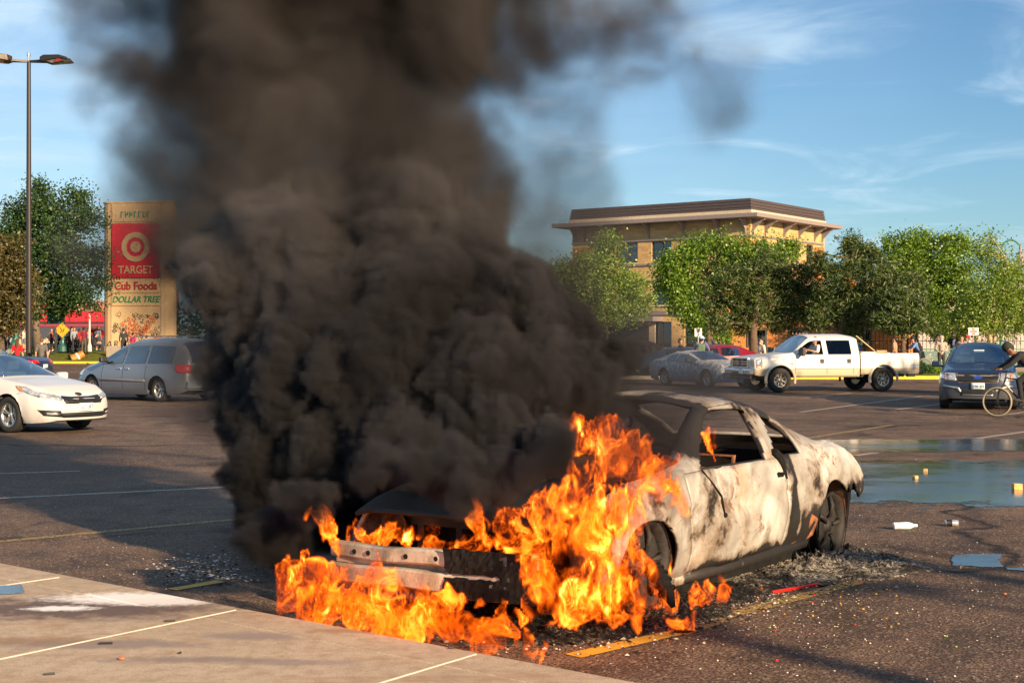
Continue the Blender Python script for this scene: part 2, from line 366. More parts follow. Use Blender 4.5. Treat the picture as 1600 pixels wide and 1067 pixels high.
# ---- lawn on the left, rising to the crowd; kerbs
def grass_mat():
    m, nt, b = ndm('mown grass'); o = nobj(nt)
    c = nramp(nt, nnoise(nt, .8, 6, .6, o), ((.3, (.10, .13, .02)), (.7, (.19, .20, .035))))
    c = nmix(nt, nramp(nt, nnoise(nt, 30, 3, .7, o), ((.35, .6), (.6, 0))), c, (.045, .06, .012))
    nt.links.new(c, b.inputs['Base Color']); b.inputs['Roughness'].default_value = .9; b.inputs['Specular IOR Level'].default_value = .1
    nbump(nt, b, nnoise(nt, 40, 3, .7, o), 1, .05); return m
M['grass'] = grass_mat()
M['yellow_kerb'] = pbr('yellow kerb paint', (.68, .42, .03), .7, var=.25, vs=9)
M['grey_kerb'] = pbr('kerb concrete', (.33, .29, .25), .85, var=.2, bump=.3)
def lawn(name, x0, x1, d0, d1, rise, back, kerb=True, label=None):
    n, k = 40, 26; vs = []; r2 = random.Random(3)
    for i in range(n + 1):
        for j in range(k + 1):
            x = x0 + (x1 - x0) * i / n; d = d0 + (back - d0) * j / k; t = min(1, max(0, (d - d0) / (d1 - d0))); t = t * t * (3 - 2 * t)
            vs.append((x, d, .1 + rise * t + r2.uniform(-.015, .015)))
    fs = [(i * (k + 1) + j, (i + 1) * (k + 1) + j, (i + 1) * (k + 1) + j + 1, i * (k + 1) + j + 1) for i in range(n) for j in range(k)]
    tag(mobj(name, vs, fs, M['grass'], smooth=True), kind='structure')
XL = (-46, -8.0)
lawn('lawn', -70, -12, 93.6, 101, .68, 150)
def kerb(name, x0, x1, d, col, lab, cat, grp=None, turn=0):
    mb = MB(); mb.box(((x0 + x1) / 2, d, .07), (x1 - x0, .22, .15), b=.02); o = mb.build(name, col); tag(o, kind='structure'); return o
kerb('kerb', -70, -24.6, 93.4, M['yellow_kerb'], '', ''); kerb('kerb', -24.55, -12, 93.4, M['grey_kerb'], '', '')
lawn('lawn', 4, 70, 58.1, 60, .06, 64)
kerb('kerb', 4, 7.3, 57.9, M['grey_kerb'], '', ''); kerb('kerb', 7.35, 17.6, 57.9, M['yellow_kerb'], '', ''); kerb('kerb', 17.65, 70, 57.9, M['grey_kerb'], '', '')
mbp = MB(); mbp.add([(2, 64, .1), (90, 64, .1), (90, 99, .1), (2, 99, .1)], [(0, 1, 2, 3)]); tag(mbp.build('pavement', M['concrete']), kind='structure')
# ------------------------------------------------------------------ vehicles
def paint(name, col, metal=.0, rough=.32, low=None, zlow=.8, dust=.15):
    m, nt, b = ndm(name); o = nobj(nt); s = nsep(nt, o)
    c = nmix(nt, nramp(nt, nnoise(nt, 3, 6, .65, o), ((.35, dust), (.65, 0))), col, tuple(v * .6 + .05 for v in col))
    if low is not None:
        f = nramp(nt, nmath(nt, 'SUBTRACT', s[2], zlow), ((.0, 1), (.015, 0))); c = nmix(nt, f, c, low)
    f = nmath(nt, 'MULTIPLY', nramp(nt, s[2], ((.15, .6), (.55, 0))), nnoise(nt, 14, 5, .7, o)); c = nmix(nt, f, c, (.12, .09, .07))   # road dirt low on the panels
    nt.links.new(c, b.inputs['Base Color']); b.inputs['Metallic'].default_value = metal; b.inputs['Roughness'].default_value = rough
    b.inputs['Coat Weight'].default_value = .5; b.inputs['Coat Roughness'].default_value = .05
    return m
def interp_tab(tab, s, smooth, ds):
    xs = [t[0] for t in tab]; out = []
    for k in range(1, len(tab[0])):
        v = np.interp(s, xs, [t[k] for t in tab])
        if smooth > 0:
            n = max(1, int(smooth / ds)); ker = np.exp(-.5 * (np.arange(-3 * n, 3 * n + 1) / n) ** 2); ker /= ker.sum()
            vp = np.concatenate([2 * v[0] - v[1:3 * n + 1][::-1], v, 2 * v[-1] - v[-3 * n - 1:-1][::-1]]); v = np.convolve(vp, ker, 'valid')
        out.append(v)
    return out
class Shell:
    """a body lofted from stations; s runs from the nose to the tail, local +x is forward, the origin on the ground at mid length"""
    def __init__(c, tab, axles, Rw, zw=None, ds=.06, smooth=.09, NL=9, NU=7, NT=8, arch=1.17, nose=.06, tail=.05, side=None, K=14, hw=None, bulge=.0, zf=.80):
        c.L = tab[-1][0]; L = c.L; c.axles = axles; c.Rw = Rw; c.zw = zw or Rw; c.tab = tab
        s = np.arange(0, L + ds * .5, L / round(L / ds)); W_, zb, zs, ws, zt, wt = interp_tab(tab, s, smooth, ds)
        c.s = s; c.NL, c.NU, c.NT = NL, NU, NT; n = NL + NU + NT + 1; c.n = n
        ty, yy = zip(*(side or ((0, .93), (.12, .975), (.4, 1.0), (.62, .995), (.85, .975), (1, 1))))
        P = np.zeros((len(s), 2 * n - 1, 3))
        for i in range(len(s)):
            ring = []
            for j in range(NL + 1):
                t = j / NL; y = W_[i] * np.interp(t, ty, yy); f = max(0, (t - .72) / .28); y = y + (ws[i] - W_[i]) * (f ** 1.6 if f > 0 else 0)
                ring.append((y, zb[i] + (zs[i] - zb[i]) * t))
            zc = zs[i] + (zt[i] - zs[i]) * zf if zt[i] > zs[i] else zs[i]
            for j in range(1, NU + 1):
                t = j / NU; ring.append((ws[i] + (wt[i] - ws[i]) * t + bulge * math.sin(PI * t) * min(1, (zc - zs[i]) * 3), zs[i] + (zc - zs[i]) * t))
            for j in range(1, NT + 1):
                t = j / NT; ring.append((wt[i] * (1 - t), zc + (zt[i] - zc) * (1 - (1 - t) ** 2.4)))
            for j, (y, z) in enumerate(ring):
                P[i, j] = (L / 2 - s[i], y, z); P[i, 2 * n - 2 - j] = (L / 2 - s[i], -y, z)
        c.inside = np.zeros(P.shape[:2], bool)
        for sa in axles:            # carve the wheel arches
            for i in range(len(s)):
                for j in range(2 * n - 1):
                    jj = min(j, 2 * n - 2 - j)
                    if jj > NL: continue
                    dx = s[i] - sa; dz = P[i, j, 2] - c.zw; r = math.hypot(dx, dz); Ra = c.Rw * arch
                    if r < Ra:
                        c.inside[i, j] = True
                        if dz < -.02 and r < Ra: dz = -.02; r = max(1e-3, math.hypot(dx, dz))
                        P[i, j, 0] = L / 2 - (sa + dx / r * Ra); P[i, j, 2] = max(c.zw + dz / r * Ra, min(P[i, j, 2], c.zw - .0)) if False else c.zw + dz / r * Ra
        c.P = P; verts = [tuple(p) for row in P for p in row]; c.m = 2 * n - 1; c.faces = []
        m = c.m
        for i in range(len(s) - 1):
            for j in range(m - 1):
                ids = ((i, j), (i + 1, j), (i + 1, j + 1), (i, j + 1))
                if all(c.inside[a] for a in ids): continue
                jm = min(j, m - 2 - j); reg = 'lower' if jm < NL else ('upper' if jm < NL + NU else 'top')
                sd = 'L' if j < n - 1 else 'R'; sm = (s[i] + s[i + 1]) / 2; z = np.mean([P[a][2] for a in ids])
                c.faces.append(([a[0] * m + a[1] for a in ids][::-1], reg, sm, abs(np.mean([P[a][1] for a in ids])), z, jm, sd))
        # caps
        for end, bul, i in (('front', nose, 0), ('rear', -tail, len(s) - 1)):
            prev = None
            for j in range(n):
                a = P[i, j]; b = P[i, m - 1 - j]; row = []
                for k in range(K + 1):
                    t = k / K
                    if k == 0: row.append(i * m + j)
                    elif k == K: row.append(i * m + m - 1 - j)
                    elif j == n - 1: row.append(i * m + j)
                    else:
                        p = a * (1 - t) + b * t; p = p.copy(); p[0] += bul * (1 - (2 * t - 1) ** 2) * max(0, (1 - max(0, j - NL) / (NU + NT))); verts.append(tuple(p)); row.append(len(verts) - 1)
                if prev:
                    for k in range(K):
                        f = [prev[k], prev[k + 1], row[k + 1], row[k]]; g = []
                        for q in f:
                            if q not in g: g.append(q)
                        if len(g) > 2:
                            if end == 'rear': g = g[::-1]
                            mid = np.mean([verts[q] for q in g], axis=0); c.faces.append((g, end, s[i], mid[1], mid[2], j, 'C'))
                prev = row
        c.verts = verts
        c.bvh = BVHTree.FromPolygons([Vector(v) for v in verts], [f[0] for f in c.faces])
    def split(c, root, classify, mats, proud={}, solid=0, drop=('none',)):
        """one mesh object per class; the class key is 'name' or 'name|suffix' and names the part"""
        groups = {}
        for f in c.faces:
            k = classify(*f[1:]); groups.setdefault(k, []).append(f[0])
        objs = {}
        for k, fs in groups.items():
            if k in drop: continue
            name = k.split('|')[0]; used = {}; vs = []; nf = []
            for f in fs:
                g = []
                for i in f:
                    if i not in used: used[i] = len(vs); vs.append(Vector(c.verts[i]))
                    g.append(used[i])
                nf.append(g)
            o = mobj(name, vs, nf, mats[name], root, True); objs[k] = o
            if proud.get(name):
                me = o.data; nr = [v.normal.copy() for v in me.vertices]
                for v, q in zip(me.vertices, nr): v.co += q * proud[name]
            if solid and name not in proud: md = o.modifiers.new('solid', 'SOLIDIFY'); md.thickness = solid; md.offset = -1
        c.objs = objs; return objs
    def patch(c, name, mat, poly, view, root, proud=.006, step=.06, side=1, thick=.02, smooth=True):
        """poly in (x,z) for view 'side' (side=+1/-1), in (y,z) for 'front'/'rear', in (x,y) for 'top', pressed on to the body"""
        bm = bmesh.new(); vs = [bm.verts.new((a, b, 0)) for a, b in poly]; bm.faces.new(vs)
        bmesh.ops.triangulate(bm, faces=bm.faces[:])
        for ax in (0, 1):
            lo_, hi = min(p[ax] for p in poly), max(p[ax] for p in poly); q = lo_ + step
            while q < hi - 1e-4:
                co = [0, 0, 0]; co[ax] = q; no = [0, 0, 0]; no[ax] = 1
                bmesh.ops.bisect_plane(bm, geom=bm.verts[:] + bm.edges[:] + bm.faces[:], plane_co=co, plane_no=no); q += step
        if view == 'side': D = Vector((0, -side, 0)); O = lambda a, b: Vector((a, side * 3, b))
        elif view == 'front': D = Vector((-1, 0, 0)); O = lambda a, b: Vector((c.L / 2 + 2, a, b))
        elif view == 'rear': D = Vector((1, 0, 0)); O = lambda a, b: Vector((-c.L / 2 - 2, a, b))
        else: D = Vector((0, 0, -1)); O = lambda a, b: Vector((a, b, 4))
        last = None; bad = []
        for v in bm.verts:
            o = O(v.co.x, v.co.y); hit, nrm, _, _ = c.bvh.ray_cast(o, D, 8)
            if hit is None: bad.append((v, o)); continue
            last = hit; v.co = hit - D * proud
        for v, o in bad:
            h, nrm, _, _ = c.bvh.find_nearest(o + D * ((o - (last or o)).length)); v.co = (o + D * (Vector(h) - o).dot(D)) - D * proud if h is not None else o
        bmesh.ops.recalc_face_normals(bm, faces=bm.faces[:])
        f0 = bm.faces[:]; bm.normal_update()
        if f0 and sum((f.normal * f.calc_area() for f in f0), Vector()).dot(D) > 0: bmesh.ops.reverse_faces(bm, faces=f0)
        r = bmesh.ops.extrude_face_region(bm, geom=f0, use_keep_orig=True); bmesh.ops.translate(bm, verts=[g for g in r['geom'] if isinstance(g, bmesh.types.BMVert)], vec=-D * -thick)
        me = bpy.data.meshes.new(name); bm.to_mesh(me); bm.free(); me.materials.append(mat)
        if smooth: me.polygons.foreach_set('use_smooth', [abs(p.normal.dot(D)) > .5 for p in me.polygons])
        o = bpy.data.objects.new(name, me); COL.objects.link(o); o.parent = root; return o
    def under(c, root, z0=.17, z1=.5, w=.62, m=None):
        mb = MB(); L = c.L; a, b = c.axles
        mb.box((L / 2 - (a + b) / 2, 0, (z0 + z1) / 2), (b - a - 2.4 * c.Rw, 2 * w, z1 - z0)).box((0, 0, (z0 + z1) / 2 + .03), (L - .35, .75, z1 - z0 - .02))
        mb.build('underbody', m or M['black'], root)
        for sa in c.axles:
            for sd in (-1, 1):
                lb = MB(); x = L / 2 - sa; ra = c.Rw * 1.14; n = 14; vs = []
                for k in range(n + 1):
                    q = PI * k / n
                    for y in (sd * (w + .19), sd * .36): vs.append((x + ra * math.cos(q), y, c.zw + ra * math.sin(q)))
                lb.add(vs, [(2 * k, 2 * k + 1, 2 * k + 3, 2 * k + 2) for k in range(n)])
                k0 = len(lb.v); lb.add([(x + ra * math.cos(PI * k / n), sd * .36, c.zw + ra * math.sin(PI * k / n)) for k in range(n + 1)], [tuple(range(n + 1))]); lb.build('wheel_well', M['black'], root)
    def wheels(c, root, track, width=.22, rim=.66, spokes=5, steer=0, m_rim=None, m_tyre=None, dual=False, hub=.18):
        for ai, sa in enumerate(c.axles):
            for sd in (1, -1):
                wheel(root, (c.L / 2 - sa, sd * track, c.zw), c.Rw, width, sd, rim, spokes, steer if ai == 0 else 0, m_rim, m_tyre, hub)
def wheel(root, pos, Rw, width, sd, rim=.66, spokes=5, steer=0, m_rim=None, m_tyre=None, hub=.18, dish=.03):
    rr = Rw * rim; h = width / 2
    Mx = Matrix.Rotation(steer, 3, 'Z'); w = MB()
    w.lathe((0, 0, 0), ((rr, -h * .8), (rr * 1.06, -h * .95), (Rw * .93, -h), (Rw * .99, -h * .75), (Rw, -h * .3), (Rw, h * .3), (Rw * .99, h * .75), (Rw * .93, h), (rr * 1.06, h * .95), (rr, h * .8), (rr * .96, 0), (rr, -h * .8)), 36, 'Y', Mx)
    o = w.build('wheel', m_tyre or M['rubber'], root, True); o.location = pos
    f = MB(); y0 = sd * h * .72
    f.lathe((0, 0, 0), ((rr * 1.03, y0 + sd * .012), (rr * .93, y0 + sd * .012), (rr * .90, y0 - sd * .03), (rr * .88, -y0 * .2)), 36, 'Y', Mx)
    f.lathe((0, 0, 0), ((rr * .9, y0 - sd * .11), (0, y0 - sd * .115)), 30, 'Y', Mx)
    f.lathe((0, 0, 0), ((rr * hub * 1.15, y0 - sd * (dish + .05)), (rr * hub, y0 - sd * dish + sd * .01), (0, y0 - sd * dish + sd * .016)), 20, 'Y', Mx)
    for k in range(spokes):
        q = 2 * PI * k / spokes + .3
        for e in ((-.13, .13) if spokes <= 5 else (0,)):
            a = Vector((math.cos(q + e * .6), 0, math.sin(q + e * .6))); t = Vector((-a.z, 0, a.x)); ww = rr * (.055 if spokes <= 5 else .07); p0 = a * rr * hub * .9; p1 = Vector((math.cos(q + e), 0, math.sin(q + e))) * rr * .93
            vs = []
            for p, yy, wd in ((p0, y0 - sd * dish, ww * 1.15), (p1, y0 - sd * .005, ww)):
                for u, v in ((-1, 0), (1, 0), (1, -sd * .05), (-1, -sd * .05)): vs.append(Mx @ (p + t * wd * u + Vector((0, yy + v, 0))))
            f.add(vs, [(0, 1, 5, 4), (1, 2, 6, 5), (2, 3, 7, 6), (3, 0, 4, 7)])
    f.build('rim', m_rim or M['alloy'], o, True); return o
def place(root, anchor, ppx, ppy, other=None, opx=None, guess=0, span=1.2, sc=1.0):
    """put local ground point `anchor` at photo point (ppx, ppy) and turn the thing until `other` shows at column opx"""
    g = G(ppx, ppy); best = None
    if other is None: a = guess
    else:
        for k in range(2001):
            a = guess - span + 2 * span * k / 2000; d = Matrix.Rotation(a, 3, 'Z') @ (Vector(other) - Vector(anchor)) * sc + g
            e = abs(800 + FPX * d.x / d.y - opx)
            if best is None or e < best[0]: best = (e, a)
        a = best[1]
    root.rotation_euler = (0, 0, a); root.scale = (sc,) * 3; p = g - Matrix.Rotation(a, 3, 'Z') @ Vector(anchor) * sc; root.location = (p.x, p.y, 0); return a
def seats(root, xs, z0, w=.36, mat=None, ztop=.62, hr=True):
    for x in xs:
        for y in (-w, w):
            s = MB().box((x, y, z0), (.5, .5, .16), b=.04).build('seat', mat or M['seat_grey'], root)
            MB().box((x - .26, y, z0 + ztop * .55), (.14, .48, ztop), M=Matrix.Rotation(-.2, 3, 'Y'), b=.05).build('backrest', mat or M['seat_grey'], s)
            if hr: MB().box((x - .36, y, z0 + ztop + .14), (.1, .26, .18), b=.04).build('headrest', mat or M['seat_grey'], s)
def mirror(c, root, x, z, y, mat, s=1):
    for sd in (1, -1):
        o = MB().box((x, sd * (y + .10 * s), z + .02), (.13 * s, .22 * s, .15 * s), b=.035).tube([(x + .02, sd * (y - .08), z - .05), (x, sd * (y + .05), z - .01)], .03, 8).build('wing_mirror', mat, root, False)
def rect(x0, x1, z0, z1): return [(x0, z0), (x1, z0), (x1, z1), (x0, z1)]
def sedan_like(root, tab, axles, Rw, pm, win, screen, back, zwin=.8, spokes=5, track=.76, z_seat=.45, ztop=.62, gl='glass', steer=0, roofsplit=None, **kw):
    c = Shell(tab, axles, Rw, **kw); NL, NU, NT = c.NL, c.NU, c.NT
    def cl(reg, s, y, z, j, sd):
        if reg == 'upper' and NL + 0 <= j < NL + NU - 1:
            for k, (a, b) in enumerate(win):
                if a < s < b: return 'side_window|%s%d' % (sd, k)
        if reg == 'top' and j > NL + NU:
            if screen[0] < s < screen[1]: return 'windscreen'
            if back[0] < s < back[1]: return 'rear_window'
        return 'body'
    c.split(root, cl, {'body': pm, 'side_window': M[gl], 'windscreen': M['glass'], 'rear_window': M[gl]}, {'side_window': -.012, 'windscreen': -.008, 'rear_window': -.008})
    c.under(root); c.wheels(root, track, spokes=spokes, steer=steer); seats(root, (.35, -.65), z_seat, ztop=ztop)
    MB().box((c.L / 2 - screen[0] - .55, 0, .72), (.5, 1.25, .2), b=.05).build('dashboard', M['dark_int'], root)
    return c
# ------------------------------------------------------------------ brick office block on the right
def brick_mat(name, c1, c2, mortar, scale=1.0, rot=None, bw=.22, bh=.075):
    """brick courses; the wall runs along local x or y, chosen by the surface normal"""
    m, nt, b = ndm(name); o = nobj(nt); s = nsep(nt, o)
    ge = nt.nodes.new('ShaderNodeNewGeometry'); tr = nt.nodes.new('ShaderNodeVectorTransform'); tr.vector_type = 'NORMAL'; tr.convert_from = 'WORLD'; tr.convert_to = 'OBJECT'
    nt.links.new(ge.outputs['Normal'], tr.inputs[0]); ns = nsep(nt, tr.outputs[0])
    f = nmath(nt, 'GREATER_THAN', nmath(nt, 'ABSOLUTE', ns[0]), .7)
    u = nmath(nt, 'ADD', nmath(nt, 'MULTIPLY', s[1], f), nmath(nt, 'MULTIPLY', s[0], nmath(nt, 'SUBTRACT', 1, f)))
    cb = nt.nodes.new('ShaderNodeCombineXYZ'); nt.links.new(u, cb.inputs[0]); nt.links.new(s[2], cb.inputs[1])
    br = nt.nodes.new('ShaderNodeTexBrick'); nt.links.new(cb.outputs[0], br.inputs['Vector']); br.inputs['Scale'].default_value = scale
    br.inputs['Brick Width'].default_value = bw; br.inputs['Row Height'].default_value = bh; br.inputs['Mortar Size'].default_value = .008; br.inputs['Color1'].default_value = (*c1, 1)
    br.inputs['Color2'].default_value = (*c2, 1); br.inputs['Mortar'].default_value = (*mortar, 1)
    c = nmix(nt, nramp(nt, nnoise(nt, 2.2, 4, .6, nmap(nt, o, (.6, .6, 4))), ((.35, .35), (.6, 0))), br.outputs[0], tuple(v * .6 for v in c1))
    nt.links.new(c, b.inputs['Base Color']); b.inputs['Roughness'].default_value = .85; b.inputs['Specular IOR Level'].default_value = .2
    return m
M['tan_brick'] = brick_mat('tan brick', (.56, .37, .17), (.42, .26, .115), (.36, .27, .17), bw=.6, bh=.19)
M['orange_brick'] = brick_mat('orange brick', (.46, .19, .06), (.36, .14, .045), (.27, .16, .09), bw=.6, bh=.19)
M['stone_trim'] = pbr('limestone trim', (.50, .40, .28), .8)
M['grey_trim'] = pbr('grey metal trim', (.22, .19, .19), .55, .2)
M['cornice'] = pbr('painted cornice', (.22, .185, .18), .6)
M['parapet'] = pbr('ribbed bronze metal', (.10, .075, .07), .5, .4)
M['win_glass'] = glass_mat('window glass', (.05, .07, .08), 2.2, .02)
M['win_frame'] = pbr('dark window frame', (.03, .03, .035), .5)
def office():
    e1 = Vector((-12.2, 9.0, 0)).normalized(); e2 = Vector((7.5, 10.0, 0)).normalized()
    ang = math.atan2(-e1.y, -e1.x)          # local +x runs from the far left end to the corner
    corner = P3(1172, 528, 100); corner.z = 0
    root = empty('office_building', corner, ang); tag(root, 'three storey tan brick office block with a wide overhanging cornice, behind the trees', 'building')
    # local: x in [-L1,0] along left face (y=0 is the left face plane), y in [0,L2] along the right face
    L1, L2, H = 15.2, 12.4, 10.05
    # walls with real window openings
    wins1 = [(-2.75 - 3.05 * k - 1.25, -2.75 - 3.05 * k + .0) for k in range(5)]
    wins1 = [(-5.3, -3.6), (-8.1, -6.4), (-11.0, -9.3), (-13.7, -12.0)]
    wins2 = [(1.6, 2.7), (4.3, 5.5), (6.7, 8.1), (9.4, 10.6)]
    floors = [(1.0, 2.9), (4.15, 5.75), (7.35, 8.85)]
    mb = MB(); T = .35
    def wall(face, segs, zs, u0, u1, mbs):
        us = sorted({u0, u1} | {a for s in segs for a in s}); zz = sorted({0, H} | {a for z in zs for a in z})
        for i in range(len(us) - 1):
            for j in range(len(zz) - 1):
                ua, ub, za, zb = us[i], us[i + 1], zz[j], zz[j + 1]; cu, cz = (ua + ub) / 2, (za + zb) / 2
                if any(a < cu < b for a, b in segs) and any(a < cz < b for a, b in zs): continue
                c, d = ((cu, T / 2, cz), (ub - ua, T, zb - za)) if face == 0 else ((-T / 2, cu, cz), (T, ub - ua, zb - za))
                mbs.box(c, d)
    wall(0, wins1, floors, -L1, 0, mb); mb2 = MB(); wall(1, wins2, floors, T, L2, mb2)
    mb.v += []; k = len(mb.v); mb.add(mb2.v, mb2.f)
    mb.box((-L1 + T / 2, L2 / 2 + T / 2, H / 2), (T, L2 - T, H)); mb.box((-L1 / 2, L2 + T / 2 + .01, H / 2), (L1, T, H))
    mb.build('wall', M['tan_brick'], root)
    # orange brick panels standing proud of the wall at the corners
    for c, d in (((-1.05, -.03, 8.4), (2.1, .06, 1.05)), ((.03, .55, 8.1), (.06, 1.1, 1.05)), ((.03, 11.75, 7.2), (.06, 1.6, 3.0)), ((-14.2, -.03, 8.1), (1.9, .06, 1.05)), ((-8, -.03, .5), (15.9, .06, 1.0)), ((-1, -.03, 2.4), (1.8, .06, 2.6)), ((.03, 6.4, .5), (.06, 12.3, 1.0))):
        MB().box(c, d).build('brick_panel', M['orange_brick'], root)
    for z, h in ((8.98, .13), (7.15, .14), (3.55, .3), (5.95, .1)):
        MB().box((-L1 / 2 + .04, -.05, z), (L1 + .1, .1, h)).box((.05, L2 / 2, z), (.1, L2 - .02, h)).build('belt_course', M['grey_trim'], root)
    # ceilings, cornice, parapet
    MB().box((-L1 / 2, L2 / 2, H + .02), (L1 - .1, L2 - .1, .2)).build('ceiling_slab', M['stone_trim'], root)
    oh = 1.15
    MB().box((-L1 / 2, L2 / 2, H + .29), (L1 + 2 * oh, L2 + 2 * oh, .30), b=.03).build('cornice', M['cornice'], root)
    MB().box((-L1 / 2, L2 / 2, H + .62), (L1 - .1 + .5, L2 - .1 + .5, .26)).build('parapet_base', M['stone_trim'], root)
    pm = MB()
    for q in range(4): pm.box((-L1 / 2, L2 / 2, H + .83 + q * .21), (L1 + .32 - (q % 2) * .0 - q * .06, L2 + .32 - q * .06, .17)); pm.box((-L1 / 2, L2 / 2, H + .93 + q * .21), (L1 + .16 - q * .06, L2 + .16 - q * .06, .04))
    pm.build('roof', M['parapet'], root)
    # brackets under the cornice
    def bracket(p, dirv):
        d = Vector(dirv); side = Vector((-d.y, d.x, 0)) * .05; b = MB(); P = Vector(p)
        prof = [(0, 0), (0, -1.0), (.1, -1.0), (.16, -.72), (.75, -.16), (.98, -.1), (.98, 0)]
        vs = [P + d * a + Vector((0, 0, z)) + side for a, z in prof] + [P + d * a + Vector((0, 0, z)) - side for a, z in prof]; n = len(prof)
        b.add(vs, [tuple(range(n)), tuple(range(n, 2 * n))[::-1]] + [(i, n + i, n + (i + 1) % n, (i + 1) % n) for i in range(n)]); return b.build('cornice_bracket', M['cornice'], root)
    for x in (-.35, -2.45, -5.3, -8.3, -11.2, -14.0, -14.9): bracket((x, 0, H + .1), (0, -1, 0))
    for y in (.35, 2.3, 5.4, 8.0, 10.8, 12.2): bracket((0, y, H + .1), (1, 0, 0))
    # windows
    def window(face, a, b, za, zb):
        w, h, cu, cz = b - a, zb - za, (a + b) / 2, (za + zb) / 2
        def pt(u, v, z): return (u, v, z) if face == 0 else (-v, u, z)
        def dm(u, v, z): return (u, v, z) if face == 0 else (v, u, z)
        f = MB(); t = .07
        for (u, z, du, dz) in ((a + t / 2, cz, t, h), (b - t / 2, cz, t, h), (cu, za + t / 2, w - 2 * t, t), (cu, zb - t / 2, w - 2 * t, t), (cu, cz, t, h - 2 * t), (a + w * .25 + t / 4, cz + h * .12, w / 2 - 1.5 * t, .04), (b - w * .25 - t / 4, cz + h * .12, w / 2 - 1.5 * t, .04)): f.box(pt(u, .14, z), dm(du, .08, dz))
        fo = f.build('window', M['win_frame'], root); fo['label'] = None; del fo['label']
        MB().box(pt(cu, .20, cz), dm(w - .02, .012, h - .02)).build('pane', M['win_glass'], fo)
        MB().box(pt(cu, .30, cz + h * .2), dm(w - .1, .01, h * .5)).build('blind', M['stone_trim'], fo)
        MB().box(pt(cu, -.04, za - .06), dm(w + .2, .14, .1)).build('sill', M['stone_trim'], fo)
    for a, b in wins1:
        for z in floors: window(0, a, b, *z)
    for a, b in wins2:
        for z in floors: window(1, a, b, *z)
    MB().box((-L1 / 2, 5.5, 4.8), (L1 - 2, .2, 9.4)).box((-5.5, L2 / 2, 4.8), (.2, L2 - 2, 9.4)).build('inner_partition', M['dark_int'], root)
    # recessed doorway with a flat awning near the pavement
    MB().box((-10.2, -.75, 3.1), (6.2, 1.5, .35)).build('awning', M['grey_trim'], root)
    for x in (-12.6, -8.0): MB().box((x, -.06, 1.45), (.5, .12, 2.9)).build('pilaster', M['stone_trim'], root)
    MB().box((-10.3, -.04, 1.35), (3.6, .08, 2.6)).build('door', M['win_frame'], root)
    return root
office()
# ------------------------------------------------------------------ low building, fence and walls to the right
M['pink_wall'] = pbr('pale stucco', (.42, .35, .33), .85, var=.2, vs=1)
M['iron'] = pbr('black iron', (.02, .02, .02), .5, .4)
M['green_metal'] = pbr('green painted metal', (.015, .16, .10), .45)
M['teal_metal'] = pbr('teal painted metal', (.02, .09, .085), .45)
def low_block():
    r = empty('low_brick_building', (18.6, 84, 0)); tag(r, 'low orange brick building with a grey band, seen under the trees behind the white pickup', 'building')
    MB().box((0, 2, 1.45), (11, 4, 2.7)).build('wall', M['orange_brick'], r); MB().box((0, 1.95, 2.98), (11.3, 4.3, .35)).build('roof', M['stone_trim'], r)
    for x in (-4, -1.5, 2.2): 
        f = MB().box((x, -.02, 1.7), (1.2, .08, 1.1)).build('window', M['win_frame'], r); MB().box((x, -.065, 1.7), (1.0, .012, .9)).build('pane', M['win_glass'], f)
    r = empty('pale_building', (36, 108, 0)); tag(r, 'long pale stucco building at the right edge behind the birch trees', 'building')
    MB().box((2, 3, 2.5), (24, 6, 5.0)).build('wall', M['pink_wall'], r); MB().box((2, 2.9, 5.1), (24.4, 6.4, .25)).build('roof', M['grey_trim'], r)
    for x in (-8, -5, -2, 1, 4, 7):
        f = MB().box((x, -.03, 2.9), (1.6, .1, 1.5)).build('window', M['win_frame'], r); MB().box((x, -.09, 2.9), (1.4, .012, 1.3)).build('pane', M['win_glass'], f)
low_block()
def iron_fence(name, x0, x1, d, h, lab):
    r = empty(name, (x0, d, .1)); tag(r, lab, 'fence'); L = x1 - x0
    MB().box((L / 2, 0, h - .12), (L, .05, .05)).box((L / 2, 0, .18), (L, .05, .05)).box((L / 2, 0, h * .62), (L, .05, .04)).build('rail', M['iron'], r)
    b = MB(); n = int(L / .22)
    for i in range(n): b.box((i * .22 + .11, 0, h / 2 + .05), (.022, .022, h))
    b.build('bars', M['iron'], r)
    x = 0
    while x <= L: MB().box((x, 0, h / 2 + .08), (.09, .09, h + .16)).box((x, 0, h + .2), (.12, .12, .06)).build('post', M['iron'], r); x += 2.4
iron_fence('iron_fence', 15, 33.5, 79, 2.3, 'tall black iron railing in front of the low orange brick building')
def green_rail():
    r = empty('green_railing', P3(1438, 580, 68) * 1.0); r.location.z = .1; tag(r, 'green metal railing with a graffiti covered panel beside the people', 'railing')
    for x in (0, 1.9, 3.8, 5.7): MB().box((x, 0, .6), (.16, .16, 1.2), b=.02).build('post', M['green_metal'], r)
    MB().box((2.85, 0, 1.05), (5.6, .06, .07)).box((2.85, 0, .2), (5.6, .06, .06)).build('rail', M['green_metal'], r)
    MB().box((2.85, .05, .62), (5.5, .02, .7)).build('panel', pbr('grey green panel', (.10, .16, .15), .7), r)
    g = MB(); r3 = random.Random(5)
    for k in range(9):
        x, z = .4 + k * .55, .62; pts = [(x + r3.uniform(-.22, .22), .035, z + r3.uniform(-.25, .25)) for _ in range(6)]; g.tube(pts, .02, 5)
    g.build('graffiti', pbr('pale spray paint', (.5, .5, .45), .7), r)
green_rail()
